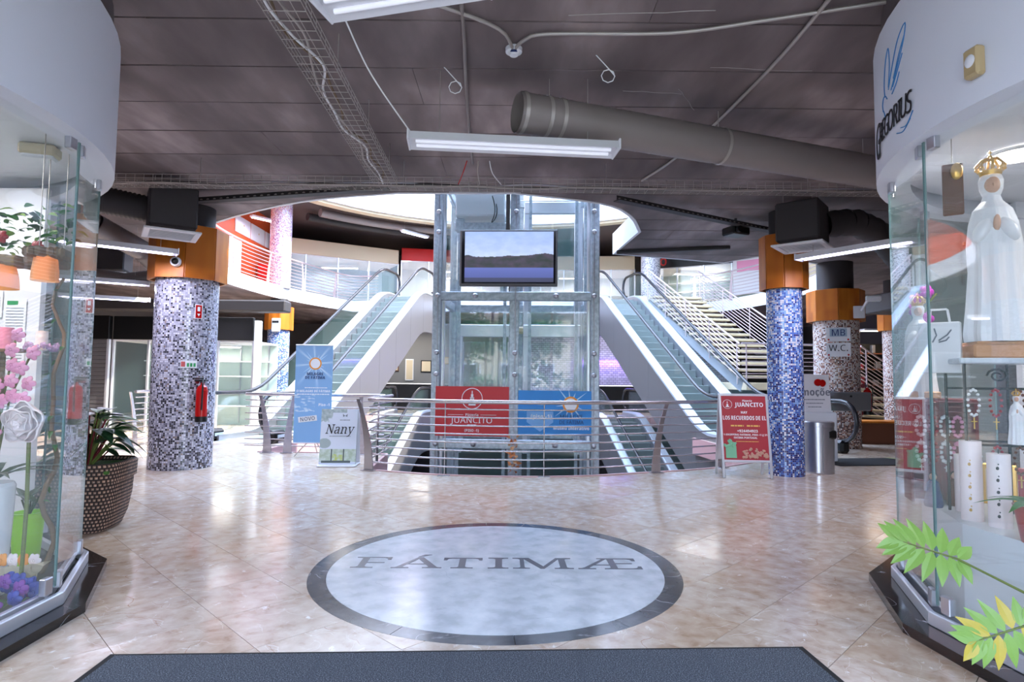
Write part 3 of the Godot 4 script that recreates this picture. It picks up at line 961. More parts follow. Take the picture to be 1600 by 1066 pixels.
# ---- glass lift
func make_lift() -> void:
	var t := thing("glass_lift", "twin glass lift shaft of galvanised steel posts with bolted panes", "lift", V(0.05, 0, 9.3), deg_to_rad(-3.0))
	var lo := LOW; var hi := 9.0
	var depth := 1.7
	# posts
	for x in [-1.22, 1.22]:
		for z in [0.0, -depth]:
			var b := MB.new(); b.rbox(Vector3(x, (lo + hi) / 2, z), Vector3(0.13, hi - lo, 0.13), 0.012); obj("corner_post", b, M.galvanised, t)
			b = MB.new(); b.rbox(Vector3(x - signf(x) * 0.1, (lo + hi) / 2, z), Vector3(0.05, hi - lo, 0.06), 0.01); obj("mullion", b, M.aluminium, t)
	for z in [0.0, -depth]:
		var b := MB.new(); b.rbox(Vector3(-0.02, (lo + hi) / 2, z - 0.03), Vector3(0.15, hi - lo, 0.1), 0.01); obj("centre_post", b, M.galvanised, t)
	var levels := [-3.9, -1.9, 0.29, 2.56, 4.5, 6.6, 8.8]
	for y: float in levels:
		for z in [0.0, -depth]:
			var b := MB.new(); b.rbox(Vector3(0, y, z), Vector3(2.36, 0.14, 0.09), 0.01); obj("transom", b, M.galvanised, t)
		for x in [-1.22, 1.22]:
			var b := MB.new(); b.rbox(Vector3(x, y, -depth / 2), Vector3(0.08, 0.14, depth - 0.1), 0.01); obj("transom", b, M.galvanised, t)
	for i in levels.size() - 1:
		var y0: float = levels[i] + 0.1; var y1: float = levels[i + 1] - 0.1
		for x in [-0.6, 0.57]:
			var b := MB.new(); b.box(Vector3(x, (y0 + y1) / 2, 0.05), Vector3(1.04, y1 - y0, 0.012)); obj("pane", b, M.lift_glass, t)
			b = MB.new(); b.box(Vector3(x, (y0 + y1) / 2, -depth), Vector3(1.04, y1 - y0, 0.012)); obj("pane", b, M.lift_glass, t)
		for x in [-1.2, 1.2]:
			var b := MB.new(); b.box(Vector3(x, (y0 + y1) / 2, -depth / 2), Vector3(0.012, y1 - y0, depth - 0.16)); obj("pane", b, M.lift_glass, t)
	# round point fixings and the rods between
	for x in [-1.2, 0.0, 1.2]:
		for y in [-1.9, 0.29, 1.35, 1.68, 2.56, 3.55, 3.87, 4.5]:
			if x == 0.0 and (y == 2.56 or y == 0.29):
				continue
			var b := MB.new()
			b.cyl(Vector3(x, y, 0.05), Vector3(x, y, 0.1), 0.035, 0.035, 12); b.ball(Vector3(x, y, 0.1), Vector3(0.04, 0.04, 0.03), 10, 6)
			obj("bolt", b, M.steel, t)
		var r := MB.new(); r.cyl(Vector3(x, lo, 0.075), Vector3(x, hi, 0.075), 0.008, 0.008, 6); obj("rod", r, M.steel, t)
	for x in [-0.62, 0.62]:
		for y in [0.29, 2.56]:
			var b := MB.new(); b.ball(Vector3(x, y, 0.07), Vector3(0.045, 0.045, 0.045), 10, 6); obj("bolt", b, M.steel, t)
	# works inside: guide rails, beams and door frames
	for x in [-1.0, -0.22, 0.2, 0.98]:
		var b := MB.new(); b.box(Vector3(x, (lo + hi) / 2, -0.85), Vector3(0.05, hi - lo, 0.09)); obj("guide_rail", b, M.galvanised, t)
	for q in [[-0.6, 1.02, 1.6], [0.58, 1.02, 1.6], [0.58, 3.25, 1.5]]:
		var x: float = q[0]; var y: float = q[1]
		var b := MB.new()
		for s in [-0.46, 0.46]:
			b.rbox(Vector3(x + s, y, -1.5), Vector3(0.1, 2.1, 0.06), 0.01)
		b.rbox(Vector3(x, y + 1.12, -1.5), Vector3(1.02, 0.22, 0.08), 0.01)
		obj("door_frame", b, M.aluminium, t)
		for s in [-0.22, 0.22]:
			b = MB.new(); b.rbox(Vector3(x + s, y - 0.05, -1.55), Vector3(0.4, 1.95, 0.03), 0.01); obj("door_leaf", b, M.store_glass, t)
			b = MB.new(); b.rbox(Vector3(x + s * 1.9, y - 0.05, -1.52), Vector3(0.05, 1.95, 0.05), 0.01); obj("door_stile", b, M.aluminium, t)
	# car hanging in the left shaft, with its beam and cable
	var c := MB.new(); c.rbox(Vector3(-0.6, 4.95, -0.85), Vector3(0.8, 2.1, 1.2), 0.02); obj("lift_car", c, M.gloss_white, t)
	c = MB.new(); c.rbox(Vector3(-0.6, 3.78, -0.5), Vector3(0.9, 0.12, 0.12), 0.01); c.rbox(Vector3(-0.95, 3.8, -0.5), Vector3(0.14, 0.2, 0.2), 0.01); c.rbox(Vector3(-0.3, 3.72, -0.5), Vector3(0.3, 0.1, 0.16), 0.01); obj("car_sling", c, M.galvanised, t)
	var loop := PackedVector3Array()
	for i in 14:
		var f := i / 13.0
		loop.append(Vector3(-0.4 + 0.035 * sin(f * 9.0) + 0.05 * f, 4.2 - 0.42 * sin(f * PI * 0.9), -0.2 + 0.02 * cos(f * 7)))
	c = MB.new(); c.tube(loop, 0.008, 6); obj("cable", c, M.black, t)
	# beam with soffit seen through the panes at the upper floor edge
	c = MB.new(); c.rbox(Vector3(0.45, 2.16, -1.62), Vector3(1.2, 0.12, 0.3), 0.03); obj("car_canopy", c, M.beige, t)
	# garland of dry leaves on the centre post
	var g := thing("leaf_garland", "garland of dry orange leaves hanging on the lift's centre post", "garland", t.transform * Vector3(-0.01, 0, 0.14), t.rotation.y)
	rng.seed = 77
	for i in 34:
		var b := MB.new()
		var tr := Transform3D(Basis.from_euler(Vector3(rng.randf() * 6, rng.randf() * 6, rng.randf() * 6)), Vector3(rng.randf_range(-0.05, 0.05), 0.42 - 0.5 * i / 33.0, rng.randf_range(0.0, 0.05)))
		b.leaf(tr, 0.09, 0.06, 0.3, 3)
		obj("leaf", b, mat("dry_leaf_%d" % i, Color(0.8, 0.42, 0.2).lerp(Color(0.9, 0.75, 0.6), rng.randf()), 0.7), g)
	# signs on the panes
	var tf := t.transform
	var red := thing("pizzeria_sign", "red pizzeria sign with white tower emblem on the lift glass", "sign", tf * Vector3(-0.64, 0.79, 0.115), t.rotation.y)
	var b := MB.new(); b.plate(Vector3.ZERO, 1.12, 0.75, 0.012); obj("board", b, M.sign_red, red)
	emblem(red, Vector3(0.0, 0.19, 0.008), 0.155, M.print_white)
	lettering("Pizzeria", 0.055, M.print_white, red, Vector3(0, -0.055, 0.008))
	lettering("JUANCITO", 0.125, M.print_white, red, Vector3(0, -0.135, 0.008), Basis(), false, false, 1.12)
	small_print(red, Vector3(0, -0.205, 0.007), 0.13, 0.016, M.print_white)
	lettering("(PISO -1)", 0.055, M.print_white, red, Vector3(0, -0.29, 0.008))
	for s in [-1, 1]:
		b = MB.new(); b.box(Vector3(0.25 * s, -0.055, 0.008), Vector3(0.24, 0.006, 0.003)); obj("rule", b, M.print_white, red)
	var blue := thing("museum_sign", "blue museum sign with orange sun ring and white arrow on the lift glass", "sign", tf * Vector3(0.61, 0.78, 0.115), t.rotation.y)
	b = MB.new(); b.plate(Vector3.ZERO, 1.1, 0.67, 0.012); obj("board", b, M.sign_blue, blue)
	sun_ring(blue, Vector3(0.24, 0.13, 0.008), 0.12)
	lettering("visit", 0.06, M.print_white, blue, Vector3(-0.2, 0.14, 0.009))
	b = MB.new(); b.box(Vector3(-0.22, -0.06, 0.0075), Vector3(0.4, 0.16, 0.003)); b.tri(Vector3(-0.42, -0.14, 0.009), Vector3(-0.02, -0.14, 0.009), Vector3(-0.22, -0.28, 0.009), Vector3.BACK); obj("arrow", b, mat("pale_blue", Color(0.5, 0.72, 0.93), 0.5), blue)
	lettering("(piso -1)", 0.085, M.print_white, blue, Vector3(-0.2, -0.055, 0.011))
	lettering("MILAGRE", 0.085, M.navy, blue, Vector3(0.25, -0.055, 0.009), Basis(), false, false)
	lettering("DE FÁTIMA", 0.075, M.navy, blue, Vector3(0.25, -0.135, 0.009), Basis(), false, false)
	lettering("Museu Interativo", 0.065, M.print_white, blue, Vector3(0.25, -0.225, 0.009))
	# television on its pole
	var tv := thing("television", "large flat television hanging from a pole in front of the lift", "television", tf * Vector3(-0.1, 3.1, 0.32), t.rotation.y)
	b = MB.new(); b.rbox(Vector3(0, 0, -0.03), Vector3(1.47, 0.86, 0.06), 0.012); obj("casing", b, mat("tv_grey", Color(0.4, 0.39, 0.4), 0.35, 0.3), tv)
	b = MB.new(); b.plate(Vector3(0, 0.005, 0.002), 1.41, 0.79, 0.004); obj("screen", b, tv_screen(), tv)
	b = MB.new(); b.rbox(Vector3(-0.02, 0.85, -0.12), Vector3(0.06, 1.5, 0.06), 0.006); b.rbox(Vector3(-0.02, 0.1, -0.1), Vector3(0.4, 0.4, 0.06), 0.01); obj("pole", b, M.duct_dark, tv)

func tv_screen() -> StandardMaterial3D:  # view mirrored in the dark screen, painted as a dimly glowing picture
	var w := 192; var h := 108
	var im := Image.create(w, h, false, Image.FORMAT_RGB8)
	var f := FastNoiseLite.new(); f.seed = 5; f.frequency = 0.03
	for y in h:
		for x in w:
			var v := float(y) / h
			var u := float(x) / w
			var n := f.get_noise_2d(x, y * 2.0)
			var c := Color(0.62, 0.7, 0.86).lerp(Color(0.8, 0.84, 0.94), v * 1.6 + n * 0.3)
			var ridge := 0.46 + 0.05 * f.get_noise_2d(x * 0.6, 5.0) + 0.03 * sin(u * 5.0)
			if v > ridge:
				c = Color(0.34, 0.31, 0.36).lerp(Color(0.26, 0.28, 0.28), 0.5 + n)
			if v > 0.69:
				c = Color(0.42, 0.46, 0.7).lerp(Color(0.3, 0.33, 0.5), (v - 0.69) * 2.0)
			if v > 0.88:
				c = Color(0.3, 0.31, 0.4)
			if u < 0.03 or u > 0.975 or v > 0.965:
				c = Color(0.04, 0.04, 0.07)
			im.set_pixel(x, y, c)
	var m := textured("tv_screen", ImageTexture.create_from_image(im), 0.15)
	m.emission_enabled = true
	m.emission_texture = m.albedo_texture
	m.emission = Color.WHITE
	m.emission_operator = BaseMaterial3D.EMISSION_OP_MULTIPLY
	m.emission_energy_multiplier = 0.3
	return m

# round badge with a little tower
func emblem(parent: Node, at: Vector3, r: float, m: Material) -> void:
	var b := MB.new()
	var p := PackedVector3Array()
	for i in 40:
		p.append(at + Vector3(cos(TAU * i / 40), sin(TAU * i / 40), 0) * r)
	b.tube(p, r * 0.04, 4, true)
	b.box(at + Vector3(0, r * 0.62, 0), Vector3(r * 0.1, r * 0.3, 0.003)); b.box(at + Vector3(0, r * 0.3, 0), Vector3(r * 0.22, r * 0.3, 0.003))
	for k in 3:
		b.box(at + Vector3(r * 0.14 * (k - 1), -r * 0.15, 0), Vector3(r * 0.08, r * 0.5, 0.003))
	b.box(at + Vector3(0, -r * 0.5, 0), Vector3(r * 0.7, r * 0.35, 0.003)); b.box(at + Vector3(0, r * 0.1, 0), Vector3(r * 0.42, r * 0.06, 0.003))
	obj("emblem", b, m, parent)

func sun_ring(parent: Node, at: Vector3, r: float) -> void:
	var b := MB.new()
	for i in 12:
		var a := TAU * i / 12 + 0.13
		var d := Vector3(cos(a), sin(a), 0); var s := Vector3(-sin(a), cos(a), 0)
		var l: float = [1.9, 2.6, 1.6][i % 3] * r
		b.tri(at + d * r * 0.9 + s * r * 0.1, at + d * r * 0.9 - s * r * 0.1, at + d * l, Vector3.BACK)
	obj("sun_rays", b, mat("ray_blue", Color(0.72, 0.87, 0.97), 0.5), parent)
	b = MB.new(); b.cyl(at, at + Vector3(0, 0, 0.002), r, r, 32); obj("sun_ring", b, M.sun_orange, parent)
	b = MB.new(); b.cyl(at, at + Vector3(0, 0, 0.004), r * 0.78, r * 0.78, 32); obj("sun_disc", b, M.print_white, parent)

# ---- mosaic columns with octagonal wooden collars
func column(called: String, label: String, x: float, d: float, r: float, y0: float, y1: float, m: Material, collar := Vector2.ZERO, cr := 0.0) -> Node3D:
	var t := thing(called, label, "column", V(x, y0, d))
	var b := MB.new(); b.cyl(Vector3.ZERO, Vector3(0, y1 - y0, 0), r, r, 40); obj("shaft", b, m, t)
	if cr > 0.0:
		var core := MB.new(); core.cyl(Vector3(0, collar.x - y0, 0), Vector3(0, collar.y - y0, 0), cr * 0.8, cr * 0.8, 16); obj("core", core, M.duct_dark, t)
		for k in 8:
			var a := TAU * k / 8 + PI / 8; var c := TAU * (k + 1) / 8 + PI / 8
			var A := Vector3(cos(a), 0, sin(a)) * cr; var B := Vector3(cos(c), 0, sin(c)) * cr
			var mid := (A + B) / 2
			b = MB.new()
			var w := A.distance_to(B)
			var z := mid.normalized()
			b.rbox(mid + Vector3.UP * ((collar.x + collar.y) / 2 - y0), Vector3(w - 0.002, collar.y - collar.x, 0.03), 0.004, Basis(Vector3.UP.cross(z), Vector3.UP, z))
			obj("collar_board", b, M.wood, t)
		b = MB.new(); b.cyl(Vector3(0, collar.y - y0, 0), Vector3(0, HC - y0, 0), r * 0.8, r * 0.8, 24); obj("neck", b, M.duct_dark, t)
	return t

func extinguisher(label: String, at: Vector3, turn: float) -> void:
	var t := thing("fire_extinguisher", label, "fire extinguisher", at, turn)
	var b := MB.new(); b.lathe(PackedVector2Array([Vector2(0.0, 0.0), Vector2(0.07, 0.0), Vector2(0.075, 0.02), Vector2(0.075, 0.42), Vector2(0.06, 0.47), Vector2(0.025, 0.5), Vector2(0.02, 0.53), Vector2(0.0, 0.53)]), 18); obj("cylinder", b, M.fire_red, t)
	b = MB.new(); b.cyl(Vector3(0, -0.004, 0), Vector3(0, 0.07, 0), 0.077, 0.077, 18); obj("foot", b, M.black, t)
	b = MB.new(); b.rbox(Vector3(0.0, 0.56, 0.03), Vector3(0.03, 0.03, 0.14), 0.008); b.rbox(Vector3(0.0, 0.59, 0.05), Vector3(0.02, 0.02, 0.14), 0.006); obj("handle", b, M.black, t)
	b = MB.new(); b.tube(PackedVector3Array([Vector3(0.02, 0.53, 0), Vector3(0.07, 0.56, 0.02), Vector3(0.1, 0.46, 0.03), Vector3(0.095, 0.3, 0.03), Vector3(0.085, 0.16, 0.03)]), 0.011, 8); obj("hose", b, M.black, t)
	b = MB.new(); b.cyl(Vector3(-0.06, 0.56, 0.03), Vector3(-0.06, 0.56, 0.06), 0.045, 0.045, 16); obj("gauge", b, M.burgundy, t)
	b = MB.new(); b.cyl(Vector3(0, 0.17, 0), Vector3(0, 0.36, 0), 0.0762, 0.0762, 10, false, PI * 0.25, PI * 0.75); obj("instruction_label", b, M.print_white, t)

func wall_sign(called: String, label: String, at: Vector3, turn: float, w: float, h: float, m: Material) -> Node3D:
	var t := thing(called, label, "sign", at, turn)
	var b := MB.new(); b.plate(Vector3.ZERO, w, h, 0.006); obj("board", b, m, t)
	return t

func make_columns() -> void:
	var c := Vector2(-4.66, 8.62)
	column("mosaic_column", "thick column of black, grey and white mosaic with an orange wooden collar", c.x, c.y, 0.41, 0.0, 2.66, M.mosaic_black, Vector2(2.62, 3.36), 0.5)
	column("mosaic_column", "slim column of blue mosaic with an orange wooden collar, beside the steel bin", 3.84, 8.5, 0.235, 0.0, 2.62, M.mosaic_blue, Vector2(2.58, 3.34), 0.31)
	column("mosaic_column", "column of white and brown mosaic with cash machine and toilet signs", 6.55, 12.2, 0.42, 0.0, 2.6, M.mosaic_brown, Vector2(2.5, 3.12), 0.52)
	column("mosaic_column", "blue mosaic column with a short orange collar behind the left escalator", -7.35, 19.0, 0.33, 0.0, 2.75, M.mosaic_blue, Vector2(2.72, 3.45), 0.42)
	column("mosaic_column", "pink and white mosaic column on the upper gallery by the orange wall", -7.4, 19.05, 0.33, F2, UC, M.mosaic_pink)
	column("mosaic_column", "pale grey mosaic column on the upper gallery above the staircase", 5.2, 22.6, 0.36, F2, UC, M.mosaic_pale)
	column("mosaic_column", "distant dark column with orange collar beyond the brown mosaic column", 9.0, 14.2, 0.25, 0.0, 2.5, M.mosaic_brown, Vector2(2.5, 3.0), 0.33)
	# on the left column
	var f := func(a: float, y: float, r: float, cc: Vector2) -> Vector3: return V(cc.x + sin(a) * r, y, cc.y - cos(a) * r)
	extinguisher("red fire extinguisher hanging on the black and white mosaic column", f.call(0.95, 0.66, 0.515, c), -0.75)
	var s := wall_sign("extinguisher_sign", "red extinguisher sign on the black and white mosaic column", f.call(0.85, 2.17, 0.415, c), 0.85, 0.1, 0.2, M.print_white)
	var b := MB.new(); b.plate(Vector3(0, 0, 0.004), 0.08, 0.18, 0.004); obj("field", b, M.fire_red, s)
	b = MB.new(); b.box(Vector3(0, 0.035, 0.008), Vector3(0.035, 0.06, 0.002)); b.tri(Vector3(-0.02, -0.03, 0.009), Vector3(0.02, -0.03, 0.009), Vector3(0, -0.065, 0.009), Vector3.BACK); obj("pictogram", b, M.print_white, s)
	s = wall_sign("instruction_sign", "small white and green instruction sign above the extinguisher", f.call(0.62, 1.44, 0.415, c), 0.62, 0.2, 0.1, M.print_white)
	b = MB.new(); b.box(Vector3(-0.07, 0, 0.004), Vector3(0.05, 0.07, 0.002)); obj("red_field", b, M.fire_red, s)
	b = MB.new()
	for k in 3: b.box(Vector3(-0.01 + 0.04 * k, -0.01, 0.004), Vector3(0.028, 0.05, 0.002))
	obj("green_field", b, M.green_print, s)
	# dome camera under the collar
	var d := thing("dome_camera", "small white dome camera on the orange collar of the left column", "camera", V(-4.56, 2.82, 8.12))
	b = MB.new(); b.cyl(Vector3.ZERO, Vector3(0, 0, 0.05), 0.07, 0.06, 18); obj("base", b, M.white, d)
	b = MB.new(); b.ball(Vector3(0.01, 0, 0.05), Vector3(0.045, 0.045, 0.045), 14, 10); obj("dome", b, M.black, d)
	# brown column: signs, cabinet, bracket
	var bc := Vector2(6.55, 12.2)
	for k in [["MB", 2.22, "cash machine sign lettered MB on the brown mosaic column"], ["W.C.", 1.92, "toilet sign lettered W.C. on the brown mosaic column"]]:
		s = wall_sign("paper_sign", k[2], f.call(-0.4, k[1], 0.44, bc), -0.4, 0.42, 0.27, M.paper)
		if k[0] == "MB":
			b = MB.new(); b.plate(Vector3(0, 0.04, 0.004), 0.3, 0.16, 0.004); obj("field", b, mat("mb_grey", Color(0.66, 0.74, 0.8), 0.5), s)
		lettering(k[0], 0.17, M.navy if k[0] == "MB" else M.print_black, s, Vector3(0, 0.035, 0.008), Basis(), false, false)
		for e in [-1, 1]:
			b = MB.new(); b.ball(Vector3(0.17 * e, -0.1, 0.004), Vector3(0.018, 0.018, 0.006), 8, 6); obj("pin", b, M.fire_red, s)
	var cab := thing("wall_cabinet", "grey metal box strapped round the brown mosaic column", "cabinet", V(6.5, 0.92, 11.74), 0.1)
	b = MB.new(); b.rbox(Vector3.ZERO, Vector3(0.86, 0.36, 0.2), 0.02); obj("body", b, M.cladding, cab)
	b = MB.new(); b.cyl(Vector3(0, 0.1, 0.1), Vector3(0, 0.1, 0.115), 0.02, 0.02, 12); obj("lock", b, M.black, cab)
	var br := thing("security_camera", "white camera on a bracket under the collar of the brown mosaic column", "camera", V(6.72, 2.75, 11.66), -0.3)
	b = MB.new(); b.rbox(Vector3(0, -0.1, 0), Vector3(0.2, 0.24, 0.04), 0.008); obj("wall_plate", b, M.white, br)
	b = MB.new(); b.bar(Vector3(0.04, -0.08, 0.02), Vector3(0.12, 0.1, 0.1), 0.04, 0.04); obj("arm", b, M.white, br)
	b = MB.new(); b.rbox(Vector3(0.22, 0.14, 0.12), Vector3(0.26, 0.11, 0.1), 0.015); obj("housing", b, M.white, br)
	br = thing("wall_telephone", "white appliance on the orange collar of the far blue column", "telephone", V(-7.28, 2.85, 18.58))
	b = MB.new(); b.rbox(Vector3.ZERO, Vector3(0.26, 0.42, 0.08), 0.02); obj("housing", b, M.white, br)
	b = MB.new(); b.box(Vector3(0, 0.1, 0.045), Vector3(0.2, 0.06, 0.01)); obj("slot", b, M.dark, br)
	extinguisher("red fire extinguisher on the wall right of the brown mosaic column", f.call(0.95, 0.66, 0.525, bc), -0.75)

# ---- ceiling services
func luminaire(label: String, a: Vector3, b_: Vector3, lit: bool, wide := 0.18) -> Node3D:
	var dir := (b_ - a)
	var l := dir.length()
	var t := thing("ceiling_luminaire", label, "light fixture", (a + b_) / 2, atan2(-dir.z, dir.x), "fluorescent fittings hung from the ceiling")
	var b := MB.new()
	var p: Array = [Vector2(-wide / 2, 0.0), Vector2(-wide * 0.36, 0.07), Vector2(wide * 0.36, 0.07), Vector2(wide / 2, 0.0), Vector2(wide * 0.3, 0.02), Vector2(0.02, 0.03), Vector2(-0.02, 0.03), Vector2(-wide * 0.3, 0.02)]
	for i in p.size():
		var q: Vector2 = p[i]; var r: Vector2 = p[(i + 1) % p.size()]
		var nrm := Vector2(r.y - q.y, q.x - r.x) * -1.0
		b.quad(Vector3(-l / 2, q.y, q.x), Vector3(l / 2, q.y, q.x), Vector3(l / 2, r.y, r.x), Vector3(-l / 2, r.y, r.x), Vector3(0, nrm.y, nrm.x))
	obj("housing", b, M.white, t)
	for e in [-1, 1]:
		b = MB.new(); b.rbox(Vector3(e * (l / 2 + 0.006), 0.035, 0), Vector3(0.014, 0.085, wide + 0.006), 0.004); obj("end_cap", b, M.white, t)
	for z in [-0.045, 0.045]:
		b = MB.new(); b.cyl(Vector3(-l / 2 + 0.05, 0.008, z), Vector3(l / 2 - 0.05, 0.008, z), 0.013, 0.013, 10); obj("tube_lamp", b, M.tube_light if lit else M.off_tube_glow, t)
	for x in [-0.36 * l, 0.36 * l]:
		b = MB.new(); b.cyl(Vector3(x, 0.07, 0), Vector3(x, HC - a.y, 0), 0.003, 0.003, 5); obj("hanger", b, M.wire, t)
	if lit:
		var o := AreaLight3D.new()
		o.name = "tube_glow"
		t.add_child(o)
		o.position = Vector3(0, -0.03, 0)
		o.rotation = Vector3(-PI / 2, 0, 0)
		o.area_size = Vector2(l * 0.9, 0.12)
		o.light_color = Color(0.9, 0.9, 1.0)
		o.light_energy = 2.0
		o.area_range = 30.0
		o.shadow_enabled = true
	return t

func flex(b: MB, path: PackedVector3Array, r: float, pitch: float) -> void:   # ribbed flexible duct
	var c := Curve3D.new()
	for p in path:
		c.add_point(p)
	var l := c.get_baked_length()
	var n := int(l / pitch)
	var prev := Vector3.ZERO
	for i in n + 1:
		var p := c.sample_baked(l * i / n)
		if i > 0:
			var m := (prev + p) / 2
			b.cyl(prev, m, r, r * 0.9, 14, false); b.cyl(m, p, r * 0.9, r, 14, false)
		prev = p

func vent(label: String, at: Vector3, turn: float) -> void:
	var t := thing("air_diffuser", label, "air vent", at, turn, "square air diffusers below dark boxes")
	var b := MB.new(); b.rbox(Vector3(0, 0.3, 0), Vector3(0.52, 0.5, 0.52), 0.02); obj("plenum_box", b, M.duct_dark, t)
	var fr := MB.new()
	for e in [-1, 1]:
		fr.rbox(Vector3(e * 0.27, 0, 0), Vector3(0.07, 0.025, 0.61), 0.005); fr.rbox(Vector3(0, 0, e * 0.27), Vector3(0.47, 0.025, 0.07), 0.005)
	obj("frame", fr, M.white, t)
	for k in 9:
		b = MB.new(); b.box(Vector3(0, 0.004, -0.2 + 0.05 * k), Vector3(0.47, 0.006, 0.026), Basis(Vector3.RIGHT, 0.5)); obj("slat", b, M.white, t)
	for e in [-1, 1]:
		b = MB.new(); b.cyl(Vector3(0.2 * e, 0.55, 0.1), Vector3(0.2 * e, HC - at.y, 0.1), 0.004, 0.004, 5); obj("hanger", b, M.wire, t)

func wire_tray(label: String, a: Vector3, c: Vector3, wide: float, high: float) -> void:
	var dir := c - a
	var l := dir.length()
	var t := thing("cable_tray", label, "cable tray", a, atan2(-dir.z, dir.x), "wire basket cable trays")
	var rib_m: ArrayMesh
	var b := MB.new(); b.tube(PackedVector3Array([Vector3(0, high, -wide / 2), Vector3(0, 0, -wide / 2), Vector3(0, 0, wide / 2), Vector3(0, high, wide / 2)]), 0.003, 4); rib_m = b.mesh()
	var n := int(l / 0.1)
	for i in n + 1:
		var o := obj("rib", rib_m, M.wire, t)
		o.position = Vector3(l * i / n, 0, 0)
	for q in [[high, -0.5], [high * 0.5, -0.5], [0.0, -0.5], [0.0, -0.25], [0.0, 0.0], [0.0, 0.25], [0.0, 0.5], [high * 0.5, 0.5], [high, 0.5]]:
		b = MB.new(); b.cyl(Vector3(0, q[0] + 0.004, q[1] * wide), Vector3(l, q[0] + 0.004, q[1] * wide), 0.003, 0.003, 4, false); obj("long_wire", b, M.wire, t)
	for i in 4:
		b = MB.new(); b.cyl(Vector3(l * (i + 0.5) / 4, 0, wide / 2), Vector3(l * (i + 0.5) / 4, HC - a.y, wide / 2), 0.004, 0.004, 5); obj("hanger", b, M.wire, t)

func cable(called: String, label: String, pts: Array, r: float, m: Material) -> void:
	var c := Curve3D.new()
	c.bake_interval = 0.08
	for i in pts.size():
		var tan_: Vector3 = (pts[mini(i + 1, pts.size() - 1)] - pts[maxi(i - 1, 0)]) / 6.0
		c.add_point(pts[i], -tan_, tan_)
	var b := MB.new()
	b.tube(c.get_baked_points(), r, 6)
	tag(obj(called, b, m), label, called.replace("_", " ") if called.length() < 16 else "cable")

